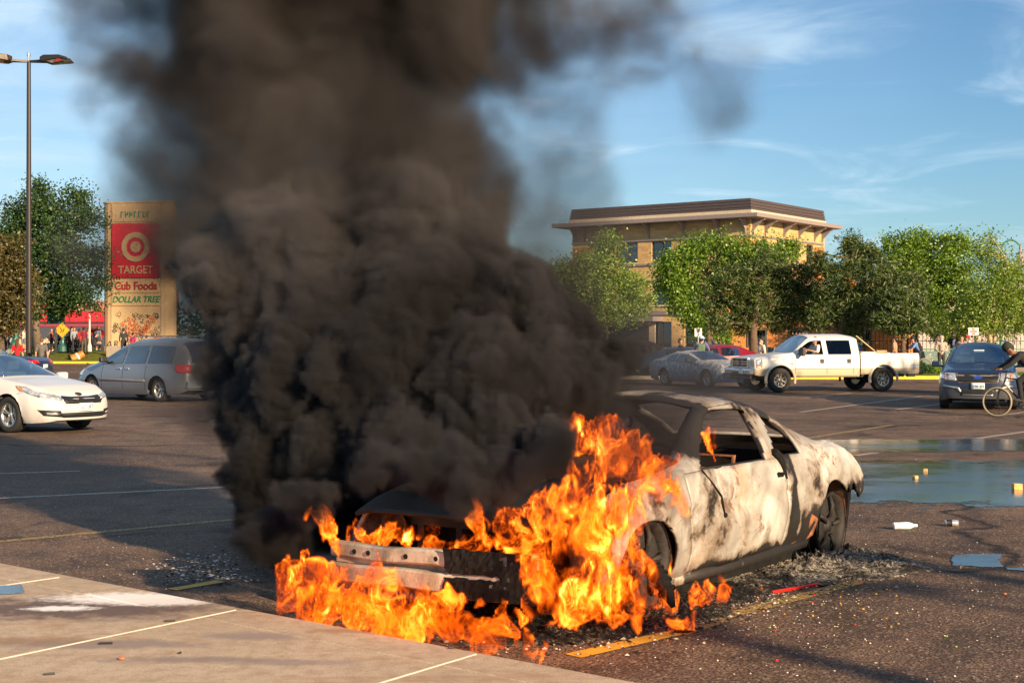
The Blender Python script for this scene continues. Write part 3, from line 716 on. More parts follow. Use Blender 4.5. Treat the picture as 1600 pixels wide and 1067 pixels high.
# ------------------------------------------------------------------ pylon sign
M['sign_cream'] = pbr('cream sign panel', (.50, .355, .20), .75, var=.1, vs=1.2)
M['sign_red'] = pbr('red sign panel', (.52, .012, .03), .55, var=.08)
M['sign_green'] = pbr('green lettering', (.015, .22, .10), .5)
M['sign_maroon'] = pbr('red lettering', (.33, .03, .025), .5)
def pylon():
    base = P3(213, 548, 100); D = Vector((base.x, 100, .78)); r = empty('pylon_sign', D, R(-9)); PX = 22.0
    tag(r, 'tall cream store sign with red ring emblem panel and graffiti at its foot', 'sign')
    W2, H = 41 / PX, 231 / PX; out = []
    for (cx, s) in ((-W2, -1), (W2, 1)):
        for k in range(9):
            q = (PI / 2 + PI * k / 8) if s < 0 else (-PI / 2 + PI * k / 8); out.append((cx + .95 * math.cos(q) * .85, .7 + .7 * math.sin(q)))
    out = out[::-1]
    MB().prism(out[::-1], 0, H).build('tower', M['sign_cream'], r)
    MB().prism([(x * 1.03, .7 + (y - .7) * 1.06) for x, y in out[::-1]], H, H + .12).build('cap', M['sign_cream'], r)
    MB().prism([(x * 1.04, .7 + (y - .7) * 1.08) for x, y in out[::-1]], -.1, .35).build('plinth', M['grey_kerb'], r)
    def Z(py): return (548 - py) / PX
    def X(px): return (px - 217) / PX
    MB().box((0, -.06, (Z(349) + Z(434)) / 2), (2 * W2 - .15, .12, Z(349) - Z(434))).build('red_panel', M['sign_red'], r)
    for a, b in ((435, 458), (459, 478), (322, 347)): MB().box((0, -.035, (Z(a) + Z(b)) / 2), (2 * W2 - .15, .07, Z(a) - Z(b) - .03), b=.012).build('name_panel', M['sign_cream'], r)
    for x in (-W2, W2): MB().box((x, -.012, H / 2), (.05, .03, H - .1)).build('seam_strip', M['grey_kerb'], r)
    # ring emblem
    def ring(r0, r1, y):
        n = 40; b = MB(); vs = []
        for k in range(n):
            q = 2 * PI * k / n; c, s = math.cos(q), math.sin(q)
            vs += [(r0 * c, y, r0 * s), (r1 * c, y, r1 * s), (r1 * c, y + .05, r1 * s), (r0 * c, y + .05, r0 * s)]
        fs = []
        for k in range(n):
            a, d = 4 * k, 4 * ((k + 1) % n); fs += [(a, d, d + 1, a + 1), (a + 1, d + 1, d + 2, a + 2), (a, a + 3, d + 3, d)]
        b.add([(v[0], v[1], v[2] + Z(386)) for v in vs], fs); b.build('emblem', M['sign_cream'], r)
    ring(15 / PX, 23 / PX, -.17); ring(.0001, 8.5 / PX, -.17)
    rot = (PI / 2, 0, 0)
    text('lettering', 'TARGET', .78, M['sign_cream'], r, (0, -.13, Z(422)), rot, .02, .9, bold=.012)
    text('lettering', 'Cub Foods', .78, M['sign_maroon'], r, (0, -.08, Z(447)), rot, .03, .92, bold=.02)
    text('lettering', 'DOLLAR TREE', .62, M['sign_green'], r, (0, -.08, Z(468)), rot, .03, .90, shear=.25, bold=.01)
    g9 = random.Random(8); tl = MB()
    for k in range(7):
        x = -1.1 + k * .33; q = g9.choice((0, 1, 2)); tl.box((x, -.085, Z(335)), (.07, .03, .42)).box((x + .1, -.086, Z(335) + (.17, 0, -.17)[q]), (.14, .028, .08))
        if q: tl.box((x + .17, -.084, Z(335) + .05), (.05, .032, .26))
    tl.build('worn_lettering', M['sign_green'], r)
    # graffiti
    r3 = random.Random(11); gb = MB(); go = MB(); gr = MB()
    def scribble(mb, x, z, s, w, n=7, jit=1):
        pts = []
        a = r3.uniform(0, 6)
        for k in range(n * 3):
            a += r3.uniform(.3, 1.1); rr = s * (.4 + .6 * r3.random()); pts.append((x + rr * math.cos(a) * .8 + k * s * .05, -.02, z + rr * math.sin(a)))
        mb.tube(pts, w, 4, False)
    for k in range(90): scribble(gb, r3.uniform(-W2 + .1, W2 - .1), r3.uniform(.3, 2.6), r3.uniform(.10, .26), .014, 4)
    for k in range(18): scribble(go, r3.uniform(-1.2, W2 - .2), r3.uniform(.8, 2.4), r3.uniform(.15, .38), .028, 5)
    text('graffiti', 'ARB', .75, M['black'], r, (-1.55, -.03, .45), rot, .005, 1.1, shear=.1, bold=-.02)
    gb.build('graffiti', pbr('black spray paint', (.05, .04, .04), .7), r); go.build('graffiti', pbr('orange spray paint', (.55, .13, .03), .7), r)
    gw = MB().box((-25.9, 97.2, .62), (4.1, .5, .95), b=.02); o = gw.build('retaining_wall', pbr('rough concrete block', (.25, .21, .17), .9, bump=.5, bs=9)); tag(o, 'short rough concrete wall at the foot of the cream pylon sign', 'wall')
pylon()
# ------------------------------------------------------------------ store fronts far left
M['store_red'] = pbr('red fascia', (.50, .008, .025), .6, var=.2, vs=.8)
M['store_dark'] = pbr('dark blue grey fascia', (.045, .05, .075), .5)
M['store_tan'] = pbr('boarded plywood', (.52, .33, .16), .8, var=.25, vs=1.5)
def store():
    d = 128; PX = FPX / d
    def X(px): return (px - 800) / PX
    def Z(py): return HC - (py - HY) / PX
    r = empty('liquor_store', (X(70), d, 0)); tag(r, 'long low store with red fascia over dark glass behind the left crowd', 'building'); x0 = X(70)
    def bx(name, pa, pb, ya, yb, y, t, m): return MB().box(((X(pa) + X(pb)) / 2 - x0, y + t / 2, (Z(ya) + Z(yb)) / 2), (X(pb) - X(pa), t, Z(ya) - Z(yb))).build(name, m, r)
    bx('wall', -60, 165, 486, 557, 0, 8, M['store_dark'])
    bx('fascia', -60, 48, 488, 503, -.2, .19, M['store_red']); bx('fascia', 60, 163, 487, 503, -.2, .19, M['store_red']); bx('stripe', -60, 163, 507.5, 509.5, -.06, .05, M['store_red'])
    for pa, pb in ((17, 40), (63, 76), (104, 131)): bx('board', pa, pb, 530, 553, -.08, .07, M['store_tan'])
    for pa, pb in ((-60, -20), (42, 60), (78, 102), (133, 150)):
        f = bx('window', pa, pb, 526, 552, -.06, .05, M['win_frame']); g = bx('pane', pa + 1, pb - 1, 527, 551, -.09, .012, M['win_glass']); g.parent = f
    bx('roof_sign', 56, 84, 474, 487, -.35, .3, M['store_red']); bx('roof_sign', 106, 124, 475, 487, -.35, .3, M['store_red'])
    bx('awning', 66, 158, 533, 536, -1.2, 1.1, pbr('pale green awning', (.35, .42, .36), .7))
    w = pbr('cream lettering', (.75, .62, .45), .6)
    for px, s in ((79, 'S'), (91, 'LIQ'), (115, 'UORS')):
        text('lettering', s, .72, w, r, (X(px) - x0, -.38 if px != 91 else -.2, Z(481)), (PI / 2, 0, 0), .02, .72 if len(s) > 3 else .9, bold=.02)
    r2 = empty('gabled_building', (X(110), 150, 0)); tag(r2, 'pink brick building with grey roofs rising behind the red store', 'building'); PX2 = FPX / 150
    z = lambda py: HC - (py - HY) / PX2
    MB().box((0, 4, z(450) / 2), (5.5, 8, z(450))).box((-9, 4, z(470) / 2), (12, 8, z(470))).build('wall', pbr('pink brick', (.34, .13, .10), .8), r2)
    MB().add([(-3, 0, z(450)), (3, 0, z(450)), (3, 8, z(450)), (-3, 8, z(450)), (-3, 4, z(428)), (3, 4, z(428))], [(0, 1, 5, 4), (2, 3, 4, 5), (0, 4, 3), (1, 2, 5)]).build('roof', pbr('grey roof', (.16, .16, .17), .8), r2)
store()
# ------------------------------------------------------------------ posts, lamps and signs
def lot_light(px, py, d, top_py, lab, heads=True, full=True):
    b = P3(px, HY, d); r = empty('lot_light', (b.x, d, 0)); tag(r, lab, 'light pole'); PX = FPX / d; H = HC + (HY - top_py) / PX
    MB().lathe((0, 0, 0), ((.24, 0), (.24, .75), (.2, .8), (.0, .8)), 20).build('base', M['grey_kerb'], r)
    MB().lathe((0, 0, 0), ((.135, .8), (.13, 1.2), (.085, H)), 16).build('pole', M['steel_pole'], r)
    MB().lathe((0, 0, 0), ((.05, H), (.05, H + .22), (.08, H + .22), (.08, H + .36), (0, H + .36)), 12).build('photocell', M['alloy'], r)
    for k, a in enumerate((.15, -.35, PI + .1, PI + .55)):
        mb = MB(); c, s = math.cos(a), math.sin(a); Mx = Matrix.Rotation(a, 3, 'Z')
        MB().box((c * .45, s * .45, H - .02), (.8, .09, .09), M=Mx).build('arm', M['steel_pole'], r)
        vs = [Mx @ Vector(v) + Vector((c * .75, s * .75, H)) for v in ((0, -.22, .10), (0, .22, .10), (.25, .30, .16), (.25, -.30, .16), (1.05, .28, .12), (1.05, -.28, .12), (1.15, .26, 0), (1.15, -.26, 0), (.2, .30, -.09), (.2, -.30, -.09), (0, .22, -.04), (0, -.22, -.04))]
        h = MB().add(vs, [(0, 1, 2, 3), (3, 2, 4, 5), (5, 4, 6, 7), (7, 6, 8, 9), (9, 8, 10, 11), (11, 10, 1, 0), (1, 10, 8, 2), (2, 8, 6, 4), (0, 3, 9, 11), (3, 5, 7, 9)]).build('lamp_head', M['steel_pole'], r)
        vs = [Mx @ Vector(v) + Vector((c * .75, s * .75, H - .012)) for v in ((.3, -.22, -.09), (.3, .22, -.09), (1.0, .22, -.02), (1.0, -.22, -.02))]
        MB().add(vs, [(0, 1, 2, 3)]).build('lens', M['lamp_clear'], h)
    return r
lot_light(45, 0, 62, 96, 'tall dark parking lot light pole with four flat heads on the left')
def post(name, px, d, h, r_, mat, lab, cat):
    b = P3(px, HY, d); r = empty(name, (b.x, d, .1 if d < 90 else .75)); tag(r, lab, cat)
    MB().lathe((0, 0, 0), ((r_ * 2.2, 0), (r_ * 2.2, .35), (r_ * 1.2, .6), (r_, .8), (r_ * .8, h)), 14).build('pole', mat, r); return r
r = post('street_lamp', 1564, 78, 6.5, .09, M['green_metal'], 'green street lamp with a curved arm and grey hanging head on the right', 'street lamp')
pts = [(0, 0, 6.4)] + [(.55 - .55 * math.cos(a), 0, 6.4 + .62 * math.sin(a)) for a in [k * PI / 10 for k in range(1, 9)]]
MB().tube(pts, .05, 8).build('arm', M['green_metal'], r); MB().lathe((1.08, 0, 5.5), ((0, 1.3), (.05, 1.28), (.08, 1.0), (.13, .75), (.26, .3), (.24, .1), (0, .02)), 16).build('lamp_head', M['cornice'], r)
r = post('street_lamp', 98, 99, 5.2, .16, M['teal_metal'], 'teal lamp post in front of the red store, holding a yellow diamond sign', 'lamp post')
MB().box((1.3, 0, 4.1), (2.6, .08, .1)).box((-.6, 0, 2.9), (1.0, .12, 1.9)).build('arm', M['teal_metal'], r)
r = empty('warning_sign', (P3(98, HY, 98.7).x, 98.55, 2.25)); tag(r, 'yellow diamond warning sign on the teal post', 'sign')
MB().box((0, 0, 0), (.75, .02, .75), M=Matrix.Rotation(PI / 4, 3, 'Y')).build('plate', pbr('yellow sign sheet', (.55, .30, .02), .5), r)
MB().tube([(-.12, -.02, -.18), (.02, -.02, .0), (-.12, -.02, .16)], .03, 5).tube([(.05, -.02, -.16), (.16, -.02, .1)], .03, 5).build('symbol', M['black'], r)
post('flagpole', 140, 98, 4.0, .07, pbr('pale pole', (.5, .47, .44), .6), 'pale thin pole between the teal post and the pylon sign', 'pole')
post('green_post', 24, 95, 1.8, .2, M['green_metal'], 'short green rounded post beside the crowd at the far left', 'post')
def road_sign(px, d, top, bot, w, face_m, lab, lines):
    PX = FPX / d; b = P3(px, HY, d); r = empty('road_sign', (b.x, d, .1)); tag(r, lab, 'sign'); zt = HC + (HY - top) / PX - .1; zb = HC + (HY - bot) / PX - .1
    MB().tube([(0, .03, 0), (0, .03, zt + .03)], .03, 8).build('post', M['alloy'], r)
    MB().box((0, 0, (zt + zb) / 2), (w, .02, zt - zb), b=.008).build('plate', face_m, r)
    for k, (s, z, sz, m) in enumerate(lines): text('lettering', s, sz, m, r, (0, -.02, zb + (zt - zb) * z), (PI / 2, 0, 0), .002, .8, bold=.008)
wp = pbr('white sign sheet', (.7, .68, .65), .5); rp_ = pbr('red sign print', (.5, .05, .04), .5)
road_sign(1091, 66, 513, 526, .34, wp, 'small white speed sign on a thin post behind the dark blue car', (('SPEED', .86, .09, M['black']), ('LIMIT', .65, .09, M['black']), ('5', .28, .26, M['black'])))
road_sign(1521, 70, 512, 524, .5, wp, 'white and red parking sign on a thin post near the birch trees', (('NO', .8, .12, rp_), ('PARKING', .5, .1, rp_), ('TOW', .2, .1, rp_)))
post('white_post', 1585, 74, 3.1, .045, pbr('white painted pole', (.7, .68, .66), .6), 'thin white pole at the right edge beside the green street lamp', 'pole')
road_sign(1341, 70, 541, 549, .36, pbr('blue sign sheet', (.03, .12, .4), .5), 'small blue sign seen just above the bed of the white pickup', (('P', .5, .2, wp),))
# red umbrellas and an orange traffic barrel
def umbrella(px, py, d, s, lab, tilt=0):
    p = P3(px, py, d); r = empty('umbrella', p); r.rotation_euler = (tilt, tilt * .7, 0); tag(r, lab, 'umbrella', 'red umbrellas in the crowd'); n = 8; b = MB(); vs = [(0, 0, .35 * s)]
    for k in range(n * 2): q = PI * k / n; vs.append((s * math.cos(q) * (.94 if k % 2 else 1), s * math.sin(q) * (.94 if k % 2 else 1), 0))
    b.add(vs, [(0, 1 + k, 1 + (k + 1) % (2 * n)) for k in range(2 * n)]); b.build('canopy', pbr('red cloth', (.55, .02, .02), .8), r); MB().tube([(0, 0, -.9), (0, 0, .4 * s)], .02, 6).build('shaft', M['black'], r)
umbrella(5, 524, 98, .7, 'red umbrella at the left edge above the crowd'); umbrella(146, 523, 100, .8, 'tilted red umbrella beside the pylon sign', -.5)
b = P3(121, 556, 96); r = empty('traffic_barrel', (b.x, 96, .42)); r.rotation_euler = (0, R(62), .5); tag(r, 'orange traffic barrel lying on its side on the lawn', 'traffic barrel')
MB().lathe((0, 0, -.45), ((.0, 0), (.30, 0), (.29, .3), (.27, .31), (.26, .6), (.24, .61), (.22, .9), (.0, .92)), 18).build('shell', pbr('orange plastic', (.75, .16, .02), .5), r)
MB().lathe((0, 0, -.45), ((.294, .12), (.292, .24)), 18).lathe((0, 0, -.45), ((.272, .40), (.268, .52)), 18).build('white_band', wp, r)
MB().lathe((0, 0, -.5), ((.0, 0), (.42, 0), (.42, .06), (.3, .08)), 18).build('base', M['black'], r)
# ------------------------------------------------------------------ vehicles
def paint(name, col, metal=.0, rough=.32, low=None, zlow=.8, dust=.15):
    m, nt, b = ndm(name); o = nobj(nt); s = nsep(nt, o)
    c = nmix(nt, nramp(nt, nnoise(nt, 3, 6, .65, o), ((.35, dust), (.65, 0))), col, tuple(v * .6 + .05 for v in col))
    if low is not None:
        f = nramp(nt, nmath(nt, 'SUBTRACT', s[2], zlow), ((.0, 1), (.015, 0))); c = nmix(nt, f, c, low)
    f = nmath(nt, 'MULTIPLY', nramp(nt, s[2], ((.15, .6), (.55, 0))), nnoise(nt, 14, 5, .7, o)); c = nmix(nt, f, c, (.12, .09, .07))   # road dirt low on the panels
    nt.links.new(c, b.inputs['Base Color']); b.inputs['Metallic'].default_value = metal; b.inputs['Roughness'].default_value = rough
    b.inputs['Coat Weight'].default_value = .5; b.inputs['Coat Roughness'].default_value = .05
    return m
def interp_tab(tab, s, smooth, ds):
    xs = [t[0] for t in tab]; out = []
    for k in range(1, len(tab[0])):
        v = np.interp(s, xs, [t[k] for t in tab])
        if smooth > 0:
            n = max(1, int(smooth / ds)); ker = np.exp(-.5 * (np.arange(-3 * n, 3 * n + 1) / n) ** 2); ker /= ker.sum()
            vp = np.concatenate([2 * v[0] - v[1:3 * n + 1][::-1], v, 2 * v[-1] - v[-3 * n - 1:-1][::-1]]); v = np.convolve(vp, ker, 'valid')
        out.append(v)
    return out
class Shell:
    """a body lofted from stations; s runs from the nose to the tail, local +x is forward, the origin on the ground at mid length"""
    def __init__(c, tab, axles, Rw, zw=None, ds=.06, smooth=.09, NL=9, NU=7, NT=8, arch=1.17, nose=.06, tail=.05, side=None, K=14, hw=None, bulge=.0, zf=.80):
        c.L = tab[-1][0]; L = c.L; c.axles = axles; c.Rw = Rw; c.zw = zw or Rw; c.tab = tab
        s = np.arange(0, L + ds * .5, L / round(L / ds)); W_, zb, zs, ws, zt, wt = interp_tab(tab, s, smooth, ds)
        c.s = s; c.NL, c.NU, c.NT = NL, NU, NT; n = NL + NU + NT + 1; c.n = n
        ty, yy = zip(*(side or ((0, .93), (.12, .975), (.4, 1.0), (.62, .995), (.85, .975), (1, 1))))
        P = np.zeros((len(s), 2 * n - 1, 3))
        for i in range(len(s)):
            ring = []
            for j in range(NL + 1):
                t = j / NL; y = W_[i] * np.interp(t, ty, yy); f = max(0, (t - .72) / .28); y = y + (ws[i] - W_[i]) * (f ** 1.6 if f > 0 else 0)
                ring.append((y, zb[i] + (zs[i] - zb[i]) * t))
            zc = zs[i] + (zt[i] - zs[i]) * zf if zt[i] > zs[i] else zs[i]
            for j in range(1, NU + 1):
                t = j / NU; ring.append((ws[i] + (wt[i] - ws[i]) * t + bulge * math.sin(PI * t) * min(1, (zc - zs[i]) * 3), zs[i] + (zc - zs[i]) * t))
            for j in range(1, NT + 1):
                t = j / NT; ring.append((wt[i] * (1 - t), zc + (zt[i] - zc) * (1 - (1 - t) ** 2.4)))
            for j, (y, z) in enumerate(ring):
                P[i, j] = (L / 2 - s[i], y, z); P[i, 2 * n - 2 - j] = (L / 2 - s[i], -y, z)
        c.inside = np.zeros(P.shape[:2], bool)
        for sa in axles:            # carve the wheel arches
            for i in range(len(s)):
                for j in range(2 * n - 1):
                    jj = min(j, 2 * n - 2 - j)
                    if jj > NL: continue
                    dx = s[i] - sa; dz = P[i, j, 2] - c.zw; r = math.hypot(dx, dz); Ra = c.Rw * arch
                    if r < Ra:
                        c.inside[i, j] = True
                        if dz < -.02 and r < Ra: dz = -.02; r = max(1e-3, math.hypot(dx, dz))
                        P[i, j, 0] = L / 2 - (sa + dx / r * Ra); P[i, j, 2] = max(c.zw + dz / r * Ra, min(P[i, j, 2], c.zw - .0)) if False else c.zw + dz / r * Ra
        c.P = P; verts = [tuple(p) for row in P for p in row]; c.m = 2 * n - 1; c.faces = []
        m = c.m
        for i in range(len(s) - 1):
            for j in range(m - 1):
                ids = ((i, j), (i + 1, j), (i + 1, j + 1), (i, j + 1))
                if all(c.inside[a] for a in ids): continue
                jm = min(j, m - 2 - j); reg = 'lower' if jm < NL else ('upper' if jm < NL + NU else 'top')
                sd = 'L' if j < n - 1 else 'R'; sm = (s[i] + s[i + 1]) / 2; z = np.mean([P[a][2] for a in ids])
                c.faces.append(([a[0] * m + a[1] for a in ids][::-1], reg, sm, abs(np.mean([P[a][1] for a in ids])), z, jm, sd))
        # caps
        for end, bul, i in (('front', nose, 0), ('rear', -tail, len(s) - 1)):
            prev = None
            for j in range(n):
                a = P[i, j]; b = P[i, m - 1 - j]; row = []
                for k in range(K + 1):
                    t = k / K
                    if k == 0: row.append(i * m + j)
                    elif k == K: row.append(i * m + m - 1 - j)
                    elif j == n - 1: row.append(i * m + j)
                    else:
                        p = a * (1 - t) + b * t; p = p.copy(); p[0] += bul * (1 - (2 * t - 1) ** 2) * max(0, (1 - max(0, j - NL) / (NU + NT))); verts.append(tuple(p)); row.append(len(verts) - 1)
                if prev:
                    for k in range(K):
                        f = [prev[k], prev[k + 1], row[k + 1], row[k]]; g = []
                        for q in f:
                            if q not in g: g.append(q)
                        if len(g) > 2:
                            if end == 'rear': g = g[::-1]
                            mid = np.mean([verts[q] for q in g], axis=0); c.faces.append((g, end, s[i], mid[1], mid[2], j, 'C'))
                prev = row
        c.verts = verts
        c.bvh = BVHTree.FromPolygons([Vector(v) for v in verts], [f[0] for f in c.faces])
    def split(c, root, classify, mats, proud={}, solid=0, drop=('none',)):
        """one mesh object per class; the class key is 'name' or 'name|suffix' and names the part"""
        groups = {}
        for f in c.faces:
            k = classify(*f[1:]); groups.setdefault(k, []).append(f[0])
        objs = {}
        for k, fs in groups.items():
            if k in drop: continue
            name = k.split('|')[0]; used = {}; vs = []; nf = []
            for f in fs:
                g = []
                for i in f:
                    if i not in used: used[i] = len(vs); vs.append(Vector(c.verts[i]))
                    g.append(used[i])
                nf.append(g)
            o = mobj(name, vs, nf, mats[name], root, True); objs[k] = o
            if proud.get(name):
                me = o.data; nr = [v.normal.copy() for v in me.vertices]
                for v, q in zip(me.vertices, nr): v.co += q * proud[name]
            if solid and name not in proud: md = o.modifiers.new('solid', 'SOLIDIFY'); md.thickness = solid; md.offset = -1
        c.objs = objs; return objs
    def patch(c, name, mat, poly, view, root, proud=.006, step=.06, side=1, thick=.02, smooth=True):
        """poly in (x,z) for view 'side' (side=+1/-1), in (y,z) for 'front'/'rear', in (x,y) for 'top', pressed on to the body"""
        bm = bmesh.new(); vs = [bm.verts.new((a, b, 0)) for a, b in poly]; bm.faces.new(vs)
        bmesh.ops.triangulate(bm, faces=bm.faces[:])
        for ax in (0, 1):
            lo_, hi = min(p[ax] for p in poly), max(p[ax] for p in poly); q = lo_ + step
            while q < hi - 1e-4:
                co = [0, 0, 0]; co[ax] = q; no = [0, 0, 0]; no[ax] = 1
                bmesh.ops.bisect_plane(bm, geom=bm.verts[:] + bm.edges[:] + bm.faces[:], plane_co=co, plane_no=no); q += step
        if view == 'side': D = Vector((0, -side, 0)); O = lambda a, b: Vector((a, side * 3, b))
        elif view == 'front': D = Vector((-1, 0, 0)); O = lambda a, b: Vector((c.L / 2 + 2, a, b))
        elif view == 'rear': D = Vector((1, 0, 0)); O = lambda a, b: Vector((-c.L / 2 - 2, a, b))
        else: D = Vector((0, 0, -1)); O = lambda a, b: Vector((a, b, 4))
        last = None; bad = []
        for v in bm.verts:
            o = O(v.co.x, v.co.y); hit, nrm, _, _ = c.bvh.ray_cast(o, D, 8)
            if hit is None: bad.append((v, o)); continue
            last = hit; v.co = hit - D * proud
        for v, o in bad:
            h, nrm, _, _ = c.bvh.find_nearest(o + D * ((o - (last or o)).length)); v.co = (o + D * (Vector(h) - o).dot(D)) - D * proud if h is not None else o
        bmesh.ops.recalc_face_normals(bm, faces=bm.faces[:])
        f0 = bm.faces[:]; bm.normal_update()
        if f0 and sum((f.normal * f.calc_area() for f in f0), Vector()).dot(D) > 0: bmesh.ops.reverse_faces(bm, faces=f0)
        r = bmesh.ops.extrude_face_region(bm, geom=f0, use_keep_orig=True); bmesh.ops.translate(bm, verts=[g for g in r['geom'] if isinstance(g, bmesh.types.BMVert)], vec=-D * -thick)
        me = bpy.data.meshes.new(name); bm.to_mesh(me); bm.free(); me.materials.append(mat)
        if smooth: me.polygons.foreach_set('use_smooth', [abs(p.normal.dot(D)) > .5 for p in me.polygons])
        o = bpy.data.objects.new(name, me); COL.objects.link(o); o.parent = root; return o
    def under(c, root, z0=.17, z1=.5, w=.62, m=None):
        mb = MB(); L = c.L; a, b = c.axles
        mb.box((L / 2 - (a + b) / 2, 0, (z0 + z1) / 2), (b - a - 2.4 * c.Rw, 2 * w, z1 - z0)).box((0, 0, (z0 + z1) / 2 + .03), (L - .35, .75, z1 - z0 - .02))
        mb.build('underbody', m or M['black'], root)
        for sa in c.axles:
            for sd in (-1, 1):
                lb = MB(); x = L / 2 - sa; ra = c.Rw * 1.14; n = 14; vs = []
                for k in range(n + 1):
                    q = PI * k / n
                    for y in (sd * (w + .19), sd * .36): vs.append((x + ra * math.cos(q), y, c.zw + ra * math.sin(q)))
                lb.add(vs, [(2 * k, 2 * k + 1, 2 * k + 3, 2 * k + 2) for k in range(n)])
                k0 = len(lb.v); lb.add([(x + ra * math.cos(PI * k / n), sd * .36, c.zw + ra * math.sin(PI * k / n)) for k in range(n + 1)], [tuple(range(n + 1))]); lb.build('wheel_well', M['black'], root)
    def wheels(c, root, track, width=.22, rim=.66, spokes=5, steer=0, m_rim=None, m_tyre=None, dual=False, hub=.18):
        for ai, sa in enumerate(c.axles):
            for sd in (1, -1):
                wheel(root, (c.L / 2 - sa, sd * track, c.zw), c.Rw, width, sd, rim, spokes, steer if ai == 0 else 0, m_rim, m_tyre, hub)
def wheel(root, pos, Rw, width, sd, rim=.66, spokes=5, steer=0, m_rim=None, m_tyre=None, hub=.18, dish=.03):
    rr = Rw * rim; h = width / 2
    Mx = Matrix.Rotation(steer, 3, 'Z'); w = MB()
    w.lathe((0, 0, 0), ((rr, -h * .8), (rr * 1.06, -h * .95), (Rw * .93, -h), (Rw * .99, -h * .75), (Rw, -h * .3), (Rw, h * .3), (Rw * .99, h * .75), (Rw * .93, h), (rr * 1.06, h * .95), (rr, h * .8), (rr * .96, 0), (rr, -h * .8)), 36, 'Y', Mx)
    o = w.build('wheel', m_tyre or M['rubber'], root, True); o.location = pos
    f = MB(); y0 = sd * h * .72
    f.lathe((0, 0, 0), ((rr * 1.03, y0 + sd * .012), (rr * .93, y0 + sd * .012), (rr * .90, y0 - sd * .03), (rr * .88, -y0 * .2)), 36, 'Y', Mx)
    f.lathe((0, 0, 0), ((rr * .9, y0 - sd * .11), (0, y0 - sd * .115)), 30, 'Y', Mx)
    f.lathe((0, 0, 0), ((rr * hub * 1.15, y0 - sd * (dish + .05)), (rr * hub, y0 - sd * dish + sd * .01), (0, y0 - sd * dish + sd * .016)), 20, 'Y', Mx)
    for k in range(spokes):
        q = 2 * PI * k / spokes + .3
        for e in ((-.13, .13) if spokes <= 5 else (0,)):
            a = Vector((math.cos(q + e * .6), 0, math.sin(q + e * .6))); t = Vector((-a.z, 0, a.x)); ww = rr * (.055 if spokes <= 5 else .07); p0 = a * rr * hub * .9; p1 = Vector((math.cos(q + e), 0, math.sin(q + e))) * rr * .93
            vs = []
            for p, yy, wd in ((p0, y0 - sd * dish, ww * 1.15), (p1, y0 - sd * .005, ww)):
                for u, v in ((-1, 0), (1, 0), (1, -sd * .05), (-1, -sd * .05)): vs.append(Mx @ (p + t * wd * u + Vector((0, yy + v, 0))))
            f.add(vs, [(0, 1, 5, 4), (1, 2, 6, 5), (2, 3, 7, 6), (3, 0, 4, 7)])
    f.build('rim', m_rim or M['alloy'], o, True); return o
def place(root, anchor, ppx, ppy, other=None, opx=None, guess=0, span=1.2, sc=1.0):
    """put local ground point `anchor` at photo point (ppx, ppy) and turn the thing until `other` shows at column opx"""
    g = G(ppx, ppy); best = None
    if other is None: a = guess
    else:
        for k in range(2001):
            a = guess - span + 2 * span * k / 2000; d = Matrix.Rotation(a, 3, 'Z') @ (Vector(other) - Vector(anchor)) * sc + g
            e = abs(800 + FPX * d.x / d.y - opx)
            if best is None or e < best[0]: best = (e, a)
        a = best[1]
    root.rotation_euler = (0, 0, a); root.scale = (sc,) * 3; p = g - Matrix.Rotation(a, 3, 'Z') @ Vector(anchor) * sc; root.location = (p.x, p.y, 0); return a
def seats(root, xs, z0, w=.36, mat=None, ztop=.62, hr=True):
    for x in xs:
        for y in (-w, w):
            s = MB().box((x, y, z0), (.5, .5, .16), b=.04).build('seat', mat or M['seat_grey'], root)
            MB().box((x - .26, y, z0 + ztop * .55), (.14, .48, ztop), M=Matrix.Rotation(-.2, 3, 'Y'), b=.05).build('backrest', mat or M['seat_grey'], s)
            if hr: MB().box((x - .36, y, z0 + ztop + .14), (.1, .26, .18), b=.04).build('headrest', mat or M['seat_grey'], s)
def mirror(c, root, x, z, y, mat, s=1):
    for sd in (1, -1):
        o = MB().box((x, sd * (y + .10 * s), z + .02), (.13 * s, .22 * s, .15 * s), b=.035).tube([(x + .02, sd * (y - .08), z - .05), (x, sd * (y + .05), z - .01)], .03, 8).build('wing_mirror', mat, root, False)
def rect(x0, x1, z0, z1): return [(x0, z0), (x1, z0), (x1, z1), (x0, z1)]
def sedan_like(root, tab, axles, Rw, pm, win, screen, back, zwin=.8, spokes=5, track=.76, z_seat=.45, ztop=.62, gl='glass', steer=0, roofsplit=None, **kw):
    c = Shell(tab, axles, Rw, **kw); NL, NU, NT = c.NL, c.NU, c.NT
    def cl(reg, s, y, z, j, sd):
        if reg == 'upper' and NL + 0 <= j < NL + NU - 1:
            for k, (a, b) in enumerate(win):
                if a < s < b: return 'side_window|%s%d' % (sd, k)
        if reg == 'top' and j > NL + NU:
            if screen[0] < s < screen[1]: return 'windscreen'
            if back[0] < s < back[1]: return 'rear_window'
        return 'body'
    c.split(root, cl, {'body': pm, 'side_window': M[gl], 'windscreen': M['glass'], 'rear_window': M[gl]}, {'side_window': -.012, 'windscreen': -.008, 'rear_window': -.008})
    c.under(root); c.wheels(root, track, spokes=spokes, steer=steer); seats(root, (.35, -.65), z_seat, ztop=ztop)
    MB().box((c.L / 2 - screen[0] - .55, 0, .72), (.5, 1.25, .2), b=.05).build('dashboard', M['dark_int'], root)
    return c
